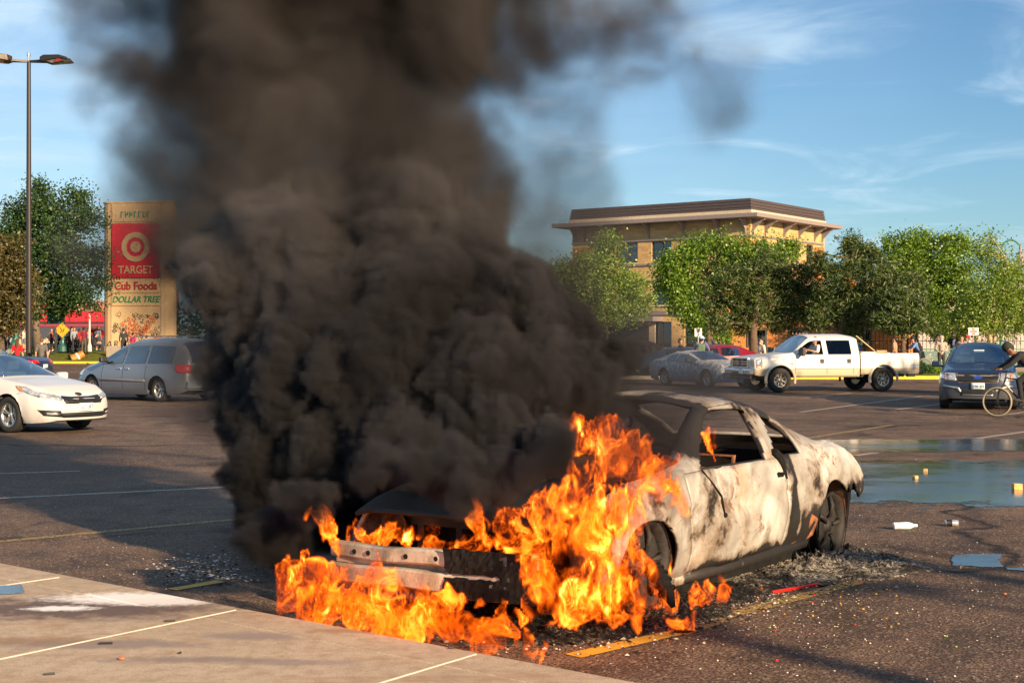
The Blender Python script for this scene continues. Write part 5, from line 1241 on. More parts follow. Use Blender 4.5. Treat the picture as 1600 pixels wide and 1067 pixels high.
# ------------------------------------------------------------------ the burnt coupe
def burnt_mat(name='burnt steel', soot=.5, hood=False, base=((.20, .18, .155), (.52, .49, .45))):
    m, nt, b = ndm(name); o = nobj(nt); s = nsep(nt, o)
    n0 = nnoise(nt, 1.3, 5, .55, o, .4); n1 = nnoise(nt, 1.9, 8, .60, nmap(nt, o, (1, 1, .9), (3, 2, 1)), .3); n2 = nnoise(nt, 16, 6, .7, o)
    c = nramp(nt, n0, ((.34, base[0]), (.58, base[1])))
    # grey ash washes, tan and rust heat tints
    c = nmix(nt, nramp(nt, nnoise(nt, 1.1, 7, .62, nmap(nt, o, loc=(2, 5, 1)), .9), ((.46, 0), (.60, .75))), c, (.20, .185, .165))
    c = nmix(nt, nramp(nt, nnoise(nt, 1.7, 6, .6, nmap(nt, o, loc=(7, 0, 3)), .8), ((.54, 0), (.68, .65))), c, (.30, .19, .095))
    c = nmix(nt, nramp(nt, nnoise(nt, 3.4, 8, .72, nmap(nt, o, loc=(1, 9, 3)), .6), ((.60, 0), (.66, .85))), c, (.15, .06, .025))
    c = nmix(nt, nramp(nt, nnoise(nt, 38, 5, .75, o), ((.60, 0), (.68, .6))), c, (.07, .055, .045))
    c = nmix(nt, nramp(nt, n2, ((.60, 0), (.70, .5))), c, (.20, .16, .13))
    # soot: soft clouds, hard flakes
    c = nmix(nt, nramp(nt, n1, ((.52, 0), (.72, .75))), c, (.10, .085, .07))
    fl = nmath(nt, 'ADD', n1, nmath(nt, 'MULTIPLY', nmath(nt, 'SUBTRACT', n2, .5), .25))
    e = s[2]
    def reg(v, a, b_, w):     # soft window a<v<b
        return nmath(nt, 'MULTIPLY', nramp(nt, nmath(nt, 'ADD', nmath(nt, 'SUBTRACT', v, a), .5), ((.5, 0), (.5 + w, 1))), nramp(nt, nmath(nt, 'ADD', nmath(nt, 'SUBTRACT', b_, v), .5), ((.5, 0), (.5 + w, 1))))
    up = nmath(nt, 'ADD', nmath(nt, 'MULTIPLY', reg(e, 1.08, 3, .10), .19), nmath(nt, 'MULTIPLY', nmath(nt, 'MULTIPLY', reg(e, .90, 3, .06), reg(s[0], .12, 3, .1)), .2))     # charred more towards the roof frame
    lowz = nmath(nt, 'MULTIPLY', reg(e, -.5, .30, .10), .20)
    pil = nmath(nt, 'MULTIPLY', reg(s[0], -.82, -.62, .05), .26)              # the band behind the door
    tl = nmath(nt, 'MULTIPLY', nmath(nt, 'MULTIPLY', reg(s[0], -1.5, -.75, .12), reg(e, -.5, .50, .12)), .26)
    tl = nmath(nt, 'ADD', tl, nmath(nt, 'MULTIPLY', nmath(nt, 'MULTIPLY', reg(s[0], -2.6, -1.6, .1), reg(e, -.5, .64, .1)), .22))
    if 'beam' in name: tl = lowz = pil = up = 0.0
    else: tl = nmath(nt, 'ADD', tl, nmath(nt, 'MULTIPLY', nmath(nt, 'MULTIPLY', reg(s[0], 1.05, 3, .08), reg(e, -.5, .80, .1)), .14))
    k = nmath(nt, 'ADD', nmath(nt, 'ADD', fl, nmath(nt, 'ADD', up, lowz)), nmath(nt, 'ADD', pil, tl))
    c = nmix(nt, nramp(nt, k, ((.58 - soot * .1, 0), (.70 - soot * .1, .8))), c, (.135, .085, .05))
    c = nmix(nt, nramp(nt, k, ((.675 - soot * .1, 0), (.73 - soot * .1, .96))), c, (.007, .006, .0055))
    nt.links.new(c, b.inputs['Base Color']); b.inputs['Roughness'].default_value = .62; b.inputs['Metallic'].default_value = .12
    nt.links.new(nramp(nt, n1, ((.4, .5), (.7, .85))), b.inputs['Roughness'])
    nbump(nt, b, nmath(nt, 'ADD', n2, nmath(nt, 'MULTIPLY', n1, 1.6)), .45, .012)
    return m
M['burnt'] = burnt_mat(); M['burnt_dark'] = burnt_mat('charred steel', 3.3, base=((.05, .042, .035), (.13, .105, .085))); M['soot'] = pbr('soot', (.008, .007, .0065), .85, spec=.2, var=.5, vs=12, bump=.5, bs=30)
M['beam'] = burnt_mat('scorched bumper beam', -.3, base=((.36, .29, .21), (.50, .43, .34)))
M['rusty'] = pbr('rusted metal', (.20, .075, .03), .85, var=.6, vs=14, bump=.6, bs=40)
M['burnt_rim'] = pbr('charred rim', (.025, .021, .019), .7, .3, var=.5, vs=14, bump=.4)
CPE = [(0, .66, .34, .52, .60, .56, .52), (.08, .73, .32, .57, .68, .60, .58), (.3, .79, .26, .64, .73, .68, .66), (.95, .83, .20, .78, .77, .82, .70), (1.45, .84, .18, .835, .78, .88, .72), (1.58, .84, .18, .84, .78, .90, .71), (2.08, .84, .18, .845, .78, 1.24, .58), (2.3, .84, .18, .845, .78, 1.295, .56), (2.6, .84, .18, .845, .78, 1.305, .555), (2.9, .84, .18, .845, .78, 1.27, .555), (3.2, .84, .18, .85, .78, 1.17, .57), (3.5, .84, .18, .85, .77, 1.05, .59), (3.85, .84, .20, .845, .76, .90, .63), (4.05, .835, .24, .83, .75, .865, .65), (4.3, .82, .30, .81, .74, .86, .64), (4.52, .79, .34, .75, .70, .81, .60), (4.66, .74, .38, .64, .66, .70, .56), (4.71, .70, .40, .56, .63, .62, .52)]
def burnt_car():
    r = empty('burnt_car'); tag(r, 'burnt out two door coupe on fire, its paint scorched to cream, rust and soot', 'car')
    c = Shell(CPE, (1.0, 3.85), .285, zw=.27, ds=.03, smooth=.045, NL=18, NU=14, NT=10, arch=1.22, tail=.04, nose=.02, side=((0, .90), (.12, .955), (.30, .99), (.5, 1.0), (.66, .985), (.70, .997), (.86, .985), (1, 1)), bulge=.02, zf=.84)
    # dents and heat warping
    rr = random.Random(4); NL, NU, NT = c.NL, c.NU, c.NT; h = c.L / 2
    def warp(p):
        x, y, z = p; sg = 1 if y > 0 else -1; a = .008 * math.sin(5.1 * x + 3 * z) + .006 * math.sin(11 * x - 7 * z) + .004 * math.sin(23 * x + 17 * z + 1)
        if -.5 < x < .9 and z < .86: a -= .022 * math.exp(-((x - .15) / .28) ** 2 - ((z - .62) / .12) ** 2); a += .012 * math.exp(-((x + .25) / .2) ** 2 - ((z - .5) / .16) ** 2)
        dz = .006 * math.sin(8 * x + 2 * y) if z > .86 else 0
        return (x, y + sg * a * min(1, abs(y) * 2), z + dz)
    c.verts = [warp(v) for v in c.verts]; c.bvh = BVHTree.FromPolygons([Vector(v) for v in c.verts], [f[0] for f in c.faces])
    def cl(reg, s, y, z, j, sd):
        if reg == 'upper' and NL <= j < NL + NU:
            k = (j - NL) / NU; lean = 0
            kz = (z - .85) / .35
            if 1.74 + .42 * kz < s < 2.70 + .10 * kz and j < NL + NU - 1: return 'none'
            if 2.88 + .17 * kz < s < 3.34 and j < NL + NU - 2: return 'none'
        if reg == 'top' and 1.56 < s < 2.16 and j >= NL + NU + 1: return 'none'
        if reg == 'top' and 3.05 < s < 3.78 and j >= NL + NU + 2: return 'none'
        if reg == 'front': return 'none'
        if reg == 'lower' and s < .22: return 'none'
        if reg in ('top', 'upper') and s < 1.55: return 'hood' if (s > .10 and y < .70) else ('none' if s < .12 else 'body')
        if reg == 'top' and s > 3.84: return 'boot_lid'
        if reg == 'lower' and 1.50 < s < 2.98 and z > .22: return 'door|%s' % sd
        # burnt away behind the rear wheel
        if reg in ('rear', 'lower') and s > 4.02 and z < (.535 if s < 4.42 else .46) + .03 * math.sin(s * 40): return 'none'
        return 'body'
    ob = c.split(r, cl, {'body': M['burnt'], 'hood': M['burnt_dark'], 'boot_lid': M['burnt'], 'door': M['burnt']}, {}, solid=.022)
    for k, o in ob.items():
        if k.startswith('hood'):
            for v in o.data.vertices: v.co.z += .012 + .05 * max(0, (v.co.x - 1.0)) ** 1.0 * .6
    o = ob['door|L']; o['label'] = 'scorched driver door with a black gap round it'
    # window frames: doubled rails round the side openings, and seams
    for sd in (1, -1):
        c.patch('seam', M['soot'], rect(h - 1.512, h - 1.482, .20, .85), 'side', r, .004, .05, side=sd, thick=.006)
        c.patch('seam', M['soot'], rect(h - 3.0, h - 2.965, .24, .82), 'side', r, .004, .05, side=sd, thick=.006)
        def P(s, z, out=.0):
            hit, n_, _, _ = c.bvh.find_nearest(Vector((h - s, sd * .9, z))); return Vector((h - s, hit.y + sd * out, z))
        def rail(pts, rad, m, name='window_frame'):
            q = []
            for (s, z) in pts:
                hit = c.bvh.ray_cast(Vector((h - s, sd * 3, z)), Vector((0, -sd, 0)), 6)[0]; yy = hit.y if hit is not None else sd * .56
                q.append((h - s, yy - sd * .004, z))
            MB().tube(q, rad, 8).build(name, m, r, True)
        zt = lambda s: float(np.interp(s, [t[0] for t in CPE], [t[5] for t in CPE])); zs = lambda s: float(np.interp(s, [t[0] for t in CPE], [t[3] for t in CPE]))
        edge = lambda s: zs(s) + (zt(s) - zs(s)) * .84
        rail([(1.62, .865), (1.78, .97), (1.92, 1.07), (2.05, 1.15)] + [(s, edge(s) - .006) for s in (2.16, 2.28, 2.42, 2.56, 2.70, 2.80)], .026, M['burnt_dark'])
        rail([(1.74, .85), (1.86, .95), (2.0, 1.07), (2.12, 1.15), (2.22, 1.185)], .017, M['burnt'])
        rail([(2.84, edge(2.84) - .01), (2.80, 1.10), (2.78, .96), (2.78, .85)], .036, M['burnt'])
        rail([(2.87, .86), (2.92, .98), (3.0, 1.10), (3.06, edge(3.06) - .012), (3.15, edge(3.15) - .02), (3.24, edge(3.24) - .03), (3.32, edge(3.32) - .06), (3.36, .93), (3.37, .86)], .016, M['burnt_dark'])
        rail([(1.66, .850), (2.2, .848), (2.72, .846)], .013, M['burnt_dark'], 'window_sill'); rail([(2.86, .850), (3.38, .850)], .014, M['soot'], 'window_sill')
        c.patch('crease', M['soot'], rect(h - 1.52, h - 2.96, .60, .606), 'side', r, .003, .06, side=sd, thick=.004); c.patch('crease', M['soot'], rect(h - 3.02, h - 4.5, .63, .636), 'side', r, .003, .06, side=sd, thick=.004)
        MB().box((h - 2.86, sd * .842, .735), (.10, .02, .035), b=.008).tube([(h - 2.82, sd * .85, .75), (h - 2.92, sd * .86, .74)], .010, 6).build('door_handle', M['soot'], r)
        # rocker sill
        MB().tube([(h - 1.32, sd * .76, .19), (h - 2.2, sd * .775, .175), (h - 3.42, sd * .77, .19)], .045, 8).build('sill', M['burnt'], r, True)
    # hanging strap and burnt bits on the pillar, warped drip lines
    b = MB(); b.tube([(h - 2.84, .80, .90), (h - 2.90, .81, .86), (h - 2.93, .83, .80), (h - 2.96, .845, .70)], [.03, .035, .022, .012], 7); pts = [(h - 1.74, .80, .85), (h - 1.84, .825, .76), (h - 1.93, .847, .67), (h - 1.96, .855, .55)]
    b.tube(pts, .008, 5); b.ball((h - 1.96, .857, .545), .018, 6, 4); b.build('melted_trim', M['soot'], r)
    # cabin: charred seats, dash, floor
    MB().box((h - 2.7, 0, .24), (3.4, 1.4, .06)).box((h - 1.62, 0, .62), (.12, 1.38, .35)).box((h - 1.80, 0, .74), (.22, 1.36, .1), b=.04).box((h - 3.55, 0, .60), (.06, 1.36, .5)).build('cabin_floor', M['soot'], r)
    for y in (-.36, .36):
        t = MB(); t.box((h - 2.35, y, .38), (.5, .48, .1)).tube([(h - 2.58, y - .2, .42), (h - 2.72, y - .19, .86), (h - 2.72, y + .19, .86), (h - 2.58, y + .2, .42)], .018, 6)
        for k in range(4): t.tube([(h - 2.61 - k * .025, y - .2, .5 + k * .09), (h - 2.61 - k * .025, y + .2, .5 + k * .09)], .008, 5)
        t.build('seat_frame', M['rusty'], r)
    sw = MB(); n = 20; sw.tube([(h - 1.98 + .06 * math.sin(2 * PI * k / n), .38 + .18 * math.cos(2 * PI * k / n), .82 + .17 * math.sin(2 * PI * k / n)) for k in range(n + 1)], .012, 6).tube([(h - 1.98, .2, .82), (h - 1.98, .56, .82)], .012, 5).build('steering_wheel', M['soot'], r)
    MB().box((h - 2.4, 0, .15), (2.0, 1.42, .16)).box((h - 1.0, 0, .20), (.55, 1.2, .18)).box((h - 4.2, 0, .24), (.5, 1.1, .2)).tube([(h - 1.4, .5, .1), (h - 2.6, .55, .08), (h - 3.4, .5, .1)], .05, 8).build('underbody', M['soot'], r)
    # engine bay, radiator frame and the two bumper beams
    MB().box((h - .95, 0, .44), (1.0, 1.1, .28)).box((h - .9, .2, .58), (.5, .4, .10)).build('engine', M['soot'], r)
    rf = MB()
    rf.box((h - .30, 0, .60), (.05, 1.3, .05)).box((h - .30, 0, .30), (.05, 1.3, .05))
    for y in (-.62, -.34, -.05, .30, .62): rf.box((h - .30, y, .47), (.04, .045, .32))
    rf.build('radiator_frame', M['burnt_dark'], r)
    for sd in (-1, 1): MB().lathe((h - .26, sd * .50, .56), ((.0, -.05), (.06, -.05), (.095, .02), (.10, .04), (.08, .03)), 14, 'X').build('headlight_bucket', M['burnt_dark'], r)
    def beam(z0, z1, xo, w=.70, curve=.07):
        n = 30; vs = []; fs = []
        for i in range(n + 1):
            y = -w + 2 * w * i / n; x = h + xo - curve * (y / w) ** 2 + .004 * math.sin(17 * y); sag = .004 * math.sin(9 * y + z0 * 30) - .055 + .028 * y; y -= .07
            for dx, z in ((-.05, z0), (.0, z0), (.012, z0 + .012), (.012, z1 - .012), (0, z1), (-.05, z1)): vs.append((x + dx, y, z + sag))
        for i in range(n):
            for j in range(5): a = i * 6 + j; fs.append((a, a + 1, a + 7, a + 6))
        fs += [tuple(range(6))[::-1], tuple(n * 6 + j for j in range(6))]
        o = mobj('bumper_beam', vs, fs, M['beam'], r); return o
    u = beam(.455, .545, .06, .74); l = beam(.315, .425, .075, .75); beam2 = MB().box((h - .02, -.05, .385), (.05, 1.42, .06)).build('beam_core', M['beam'], r)
    for q, y in ((u, -.52), (u, -.40), (l, -.5), (u, -.1), (u, .12)): MB().lathe((h + .073 - .07 * (y / .74) ** 2, y - .07, (.445 if q is u else .325) + .028 * y), ((.0, .004), (.014, .004), (.016, 0)), 10, 'X').build('bolt_hole', M['soot'], q)
    # melted charred remnant over the right part of the beams
    v = MB(); r5 = random.Random(9); ny, nz = 26, 12; vs = []
    for i in range(ny + 1):
        for j in range(nz + 1):
            y = .14 + .56 * i / ny; z = .245 + .275 * j / nz; vs.append((h + .092 - .07 * (y / .74) ** 2 + r5.uniform(-.006, .006) - (.10 * max(0, (y - .68) / .1)), y + (r5.uniform(-.03, .01) if i == 0 else 0), z + r5.uniform(-.006, .006)))
    v.add(vs, [(i * (nz + 1) + j, (i + 1) * (nz + 1) + j, (i + 1) * (nz + 1) + j + 1, i * (nz + 1) + j + 1) for i in range(ny) for j in range(nz) if r5.random() > .03 and not (5 <= j <= 5 and i < 16)])
    o = v.build('melted_bumper_skin', M['soot'], r); md = o.modifiers.new('s', 'SOLIDIFY'); md.thickness = .008
    MB().box((h - .12, 0, .27), (.2, 1.35, .04)).tube([(h - .05, -.6, .26), (h + .02, 0, .235), (h - .05, .7, .25)], .02, 6).build('lower_crossmember', M['rusty'], r)
    # wheels without tyres, brake discs
    for sx in (1.0, 3.85):
        for sd in (1, -1):
            w = MB(); pos = (h - sx, sd * .73, .262 if sx > 2 else .35); Rw = .262
            w.lathe((0, 0, 0), ((.252, sd * .09), (.262, sd * .095), (.264, sd * .07), (.23, sd * .055), (.22, -sd * .07), (.256, -sd * .09), (.262, -sd * .1), (.215, -sd * .085), (.215, sd * .05), (.24, sd * .085), (.252, sd * .09)), 44, 'Y')
            o = w.build('wheel', M['burnt_rim'], r, True); o.location = pos
            f = MB(); f.lathe((0, 0, 0), ((.225, sd * .04), (.16, sd * .055), (.10, sd * .07), (.07, sd * .05), (.05, sd * .045), (.045, sd * .075), (0, sd * .08)), 30, 'Y')
            for k in range(5):
                q = 2 * PI * k / 5 + .5; a = Vector((math.cos(q), 0, math.sin(q))); t = Vector((-a.z, 0, a.x)); f.tube([a * .07 + Vector((0, sd * .07, 0)), a * .16 + Vector((0, sd * .085, 0)), a * .225 + Vector((0, sd * .06, 0))], (.016, .02, .015), 6)
            f.build('rim', M['burnt_rim'], o, True); MB().lathe((0, 0, 0), ((.0, sd * .02), (.13, sd * .02), (.13, 0), (0, 0)), 24, 'Y').build('brake_disc', M['rusty'], o)
            # sagging bead wire of the burnt tyre
            b = MB(); n = 26; r6 = random.Random(int(sx * 10) + sd)
            for e in range(3): b.tube([(  .267 * math.cos(2 * PI * k / n) + r6.uniform(-.003, .003), sd * (.1 - .09 * e) + r6.uniform(-.006, .006), max(-.26,   .267 * math.sin(2 * PI * k / n) + r6.uniform(-.006, .004))) for k in range(n + 1)], .0035, 4, False)
            b.build('tyre_wire', M['soot'], o)
    for sd in (1, -1):     # inner arches and the torn rear quarter
        for sx in (1.0, 3.85):
            n = 16; ra = .35; lb = MB(); vs = []
            for k in range(n + 1):
                q = PI * k / n
                for y in (sd * .80, sd * .45): vs.append((h - sx + ra * math.cos(q), y, .30 + ra * math.sin(q)))
            lb.add(vs, [(2 * k, 2 * k + 1, 2 * k + 3, 2 * k + 2) for k in range(n)]).add([(h - sx + ra * math.cos(PI * k / n), sd * .45, .30 + ra * math.sin(PI * k / n)) for k in range(n + 1)], [tuple(range(n + 1))]).build('inner_arch', M['rusty'], r)
        g = MB(); r7 = random.Random(12)
        g.box((h - 4.22, sd * .68, .44), (.10, .1, .34), M=Matrix.Rotation(.15, 3, 'Y')).box((h - 4.40, sd * .66, .36), (.05, .16, .34), M=Matrix.Rotation(-.12, 3, 'X')).tube([(h - 4.2, sd * .7, .62), (h - 4.28, sd * .72, .42), (h - 4.24, sd * .68, .24)], (.05, .035, .02), 7)
        g.tube([(h - 4.45, sd * .7, .55), (h - 4.52, sd * .68, .40), (h - 4.46, sd * .66, .22)], (.04, .03, .012), 7); g.build('melted_bumper_remnant', M['soot'], r)
        pp = MB().tube([(h - 3.42, sd * .72, .22), (h - 3.36, sd * .80, .30), (h - 3.40, sd * .84, .38), (h - 3.5, sd * .82, .36), (h - 3.46, sd * .80, .26), (h - 3.3, sd * .74, .20)], .038, 9).tube([(h - 3.0, sd * .76, .20), (h - 3.2, sd * .79, .24), (h - 3.40, sd * .78, .33)], .03, 8).build('rusted_pipe', M['rusty'], r, True)
    MB().box((h - 4.45, 0, .56), (.08, 1.2, .14)).box((h - 4.1, 0, .36), (.6, 1.1, .2)).build('rear_beam', M['burnt_dark'], r)
    a = R(235.13); r.location = (.9338 + (2.39 - h) * math.cos(a), 10.034 + (2.39 - h) * math.sin(a), 0); r.rotation_euler = (0, 0, a)
    r['pose'] = a; print('burnt car', r.location, math.degrees(a))
    return r, a, h
burnt, BA, BH = burnt_car()
def in_car(p): return Matrix.Rotation(BA, 3, 'Z') @ Vector(p) + burnt.location
# ------------------------------------------------------------------ people: one skinned body each, with clothes as its children
def skin_tone(n, c): return pbr(n, c, .55, var=.08)
SK = [skin_tone('fair skin', (.52, .30, .20)), skin_tone('tan skin', (.36, .19, .11)), skin_tone('brown skin', (.15, .075, .045))]
CL = {}
def cloth(col):
    if col not in CL: CL[col] = pbr('cloth %d' % len(CL), col, .9, var=.18, vs=9, bump=.3, bs=30)
    return CL[col]
def blend(name, chains, mat, parent, vox=.02, loc=None):
    """tapered limbs fused into one continuous surface by a voxel remesh"""
    b = MB()
    for pts in chains:
        P = [Vector(p[:3]) for p in pts]; Rr = [p[3] for p in pts]; b.tube(P, Rr, 10)
        for p, r in zip(P, Rr): b.ball(p, r * .995, 10, 6)
    o = b.build(name, mat, parent, True); m = o.modifiers.new('fuse', 'REMESH'); m.mode = 'VOXEL'; m.voxel_size = vox; m.use_smooth_shade = True
    s = o.modifiers.new('soft', 'SMOOTH'); s.factor = .5; s.iterations = 3; return o
def person(loc, face, lab, group=None, H=1.72, skin=0, hair=(.03, .02, .015), top=(.1, .1, .1), bottom=(.03, .03, .04), pose=None, long_sleeve=False, shorts=False, skirt=False, long_hair=False, hat=None, mask=False, pack=None, fem=False, vox=.022, sleeveless=False, fingers=False, sc=1, bun=False):
    r = empty('person', loc, face, H / 1.72 * sc); tag(r, lab, 'person', group); J = dict(
        pelvis=(0, 0, .93), waist=(0, 0, 1.08), chest=(.01, 0, 1.28), neck=(0, 0, 1.44), head=(.015, 0, 1.56), crown=(.01, 0, 1.64),
        sl=(0, .17, 1.40), el=(-.03, .235, 1.12), wl=(.05, .25, .88), hl=(.07, .25, .80), sr=(0, -.17, 1.40), er=(-.03, -.235, 1.12), wr=(.05, -.25, .88), hr=(.07, -.25, .80),
        pl=(0, .085, .90), kl=(.02, .10, .49), al=(-.01, .11, .08), tl=(.13, .125, .035), pr=(0, -.085, .90), kr=(.02, -.10, .49), ar=(-.01, -.11, .08), tr=(.13, -.125, .035))
    J.update(pose or {}); V = {k: Vector(v) for k, v in J.items()}; g = lambda k, q: (*V[k], q); w = .90 if fem else 1.0
    mid = lambda a, b, t: V[a].lerp(V[b], t)
    hd = (V['crown'] - V['neck']).normalized(); fw = Vector((1, 0, 0)); fw = (fw - hd * fw.dot(hd)).normalized(); hc_ = V['head']
    ch = [[g('pelvis', .125 * w), g('waist', .105 * w), g('chest', .125 * w), (*(V['neck'] - hd * .03), .06), g('neck', .055)], [g('neck', .052), (*(hc_ - hd * .05 + fw * .01), .062), (*hc_, .083), (*V['crown'], .086)],
          [(*(hc_ - hd * .055 + fw * .045), .036), (*(hc_ + hd * .0 + fw * .05), .045)], [(*(hc_ + fw * .082), .014), (*(hc_ - hd * .025 + fw * .098), .015)]]
    for s in 'lr':
        sg = 1 if s == 'l' else -1; sd = Vector((0, sg, 0)); sh, el, wr, ha = V['s' + s], V['e' + s], V['w' + s], V['h' + s]
        ch += [[(*V['chest'], .10), (*sh, .058 * w)], [(*sh, .055 * w), (*sh.lerp(el, .5), .046 * w), (*el, .036)], [(*el, .037), (*el.lerp(wr, .3), .038), (*wr, .024)], [(*wr, .024), (*ha, .030)],
               [(*V['pelvis'], .11 * w), (*V['p' + s], .095)], [(*V['p' + s], .093), (*V['p' + s].lerp(V['k' + s], .5), .074), (*V['k' + s], .052)], [(*V['k' + s], .052), (*V['k' + s].lerp(V['a' + s], .35), .052), (*V['a' + s], .034)], [(*(hc_ + sd * .085), .018), (*(hc_ + sd * .09 - hd * .03), .014)]]
        d = (ha - wr).normalized(); q = d.cross(Vector((1, 0, 0)));  q = q.normalized() if q.length > .2 else Vector((0, 1, 0)); n = q.cross(d)
        for k, (o_, l) in enumerate(((-.024, .062), (-.008, .075), (.008, .072), (.022, .056))):
            b0 = ha + q * o_ + d * .015; ch.append([(*b0, .0095), (*(b0 + d * l * .55 + n * .006), .0088), (*(b0 + d * l + n * .026), .0075)])
        ch.append([(*(wr + d * .03), .012), (*(wr + d * .05 + q * -.035), .010), (*(wr + d * .085 - q * .045), .008)])
    blend('body', ch, SK[skin], r, vox if not fingers else .013)
    # shirt
    t = [[g('pelvis', .138 * w), g('waist', .125 * w), g('chest', .145 * w), (*(V['neck'] - hd * .055), .07)]]
    for s in 'lr':
        sh, el, wr = V['s' + s], V['e' + s], V['w' + s]
        if sleeveless: continue
        t += [[(*V['chest'], .125 * w), (*sh, .072 * w)], [(*sh, .072 * w), (*sh.lerp(el, .85), .060 if not long_sleeve else .055)]]
        if long_sleeve: t += [[(*sh.lerp(el, .8), .056), (*el, .052), (*el.lerp(wr, .9), .038)]]
    blend('shirt', t, cloth(top), r, .022)
    if skirt:
        b = MB(); b.lathe((V['pelvis'].x, 0, 0), ((.135, 1.08), (.17, .92), (.21, .70), (.205, .70), (.12, 1.06)), 16); b.build('skirt', cloth(bottom), r, True)
    else:
        t = [[g('pelvis', .135 * w), (*(V['pelvis'] + Vector((0, 0, .09))), .125 * w)]]
        for s in 'lr':
            p, k, a = V['p' + s], V['k' + s], V['a' + s]; t += [[(*V['pelvis'], .12), (*p, .108), (*p.lerp(k, .5), .090), (*p.lerp(k, .75 if shorts else 1), .075 if shorts else .066)]]
            if not shorts: t += [[(*k, .066), (*a, .052)]]
        blend('shorts' if shorts else 'trousers', t, cloth(bottom), r, .022)
    for s in 'lr': blend('shoe', [[(*(V['a' + s] + Vector((-.03, 0, -.035))), .042), (*(V['a' + s].lerp(V['t' + s], .5) + Vector((0, 0, -.01))), .045), (*V['t' + s], .036)]], cloth((.03, .03, .03) if not shorts else (.5, .48, .45)), r, .018)
    # hair or hat
    c = V['crown'] - fw * .018
    hb = MB(); n = 14; kk = len(hb.v); rows = 6
    hc = [[(*(c + hd * .012), .092)], [(*(c - hd * .05 - fw * .028), .082)]]
    if long_hair: hc += [[(*(c - hd * .05 - fw * .03), .085), (*(c - hd * .2 - fw * .05), .075), (*(c - hd * .33 - fw * .06), .05)]]
    if bun: hc += [[(*(c + hd * .12), .075), (*(c + hd * .05), .08)]]
    for q in hc:
        if len(q) == 1: q.append((q[0][0], q[0][1], q[0][2] + .001, q[0][3]))
    blend('hair', hc, cloth(hair), r, .018)
    if hat:
        kind, col = hat; hm = MB().lathe((0, 0, 0), ((.102, -.02), (.104, .02), (.09, .075), (.05, .105), (0, .115)), 18)
        if kind == 'cap': hm.add([(.08, -.075, .0), (.19, -.05, -.015), (.19, .05, -.015), (.08, .075, .0)], [(0, 1, 2, 3)])
        else: hm.lathe((0, 0, 0), ((.112, -.03), (.118, .0), (.11, .06), (.07, .11), (0, .125)), 18)
        o = hm.build('helmet' if kind == 'helmet' else 'cap', cloth(col), r, True); o.location = c + hd * .01; o.rotation_euler = hd.to_track_quat('Z', 'Y').to_euler()
    if mask: blend('face_mask', [[(*(hc_ + fw * .055 - hd * .03), .052), (*(hc_ + fw * .045 - hd * .05), .05)]], cloth((.45, .6, .7)), r, .018)
    if pack:
        b = V['chest'] - Vector((.17, 0, .08)); o = MB().box((0, 0, 0), (.16, .30, .42), b=.05).tube([(.06, .11, .18), (.22, .12, .22), (.26, .12, .0), (.1, .13, -.16)], .016, 6).tube([(.06, -.11, .18), (.22, -.12, .22), (.26, -.12, .0), (.1, -.13, -.16)], .016, 6).build('backpack', cloth(pack), r); o.location = b; tilt = (V['chest'] - V['pelvis']); o.rotation_euler = (0, math.atan2(tilt.x, tilt.z), 0)
    return r
def at(px, foot, d): z = HC - (foot - HY) / FPX * d; return ((px - 800) / FPX * d, d, z)
LC, RC = 'people in the crowd on the left lawn', 'people by the trees on the right'
ARM_UP = dict(el=(.18, .26, 1.42), wl=(.22, .2, 1.66), hl=(.22, .18, 1.74)); HIPS = dict(el=(-.08, .30, 1.16), wl=(.03, .17, 1.0), hl=(.06, .12, .98), er=(-.08, -.30, 1.16), wr=(.03, -.17, 1.0), hr=(.06, -.12, .98))
PHONE = dict(el=(.10, .22, 1.16), wl=(.26, .10, 1.30), hl=(.30, .06, 1.36), er=(.08, -.22, 1.14), wr=(.24, -.10, 1.24), hr=(.29, -.06, 1.30))
SIT = dict(pelvis=(0, 0, .45), waist=(.02, 0, .60), chest=(.06, 0, .80), neck=(.08, 0, .97), head=(.11, 0, 1.08), crown=(.11, 0, 1.16), sl=(.07, .17, .92), el=(.12, .23, .68), wl=(.32, .16, .58), hl=(.38, .13, .56), sr=(.07, -.17, .92), er=(.12, -.23, .68), wr=(.32, -.16, .58), hr=(.38, -.13, .56),
           pl=(.02, .09, .42), kl=(.42, .14, .46), al=(.40, .14, .08), tl=(.54, .15, .03), pr=(.02, -.09, .42), kr=(.42, -.14, .46), ar=(.40, -.14, .08), tr=(.54, -.15, .03))
WALK = dict(kl=(.16, .09, .50), al=(.26, .10, .10), tl=(.38, .11, .06), kr=(.0, -.09, .49), ar=(-.26, -.10, .14), tr=(-.16, -.11, .035), wl=(-.12, .25, .90), hl=(-.14, .25, .82), el=(-.10, .235, 1.13), er=(.02, -.235, 1.12), wr=(.20, -.22, .92), hr=(.25, -.21, .86))
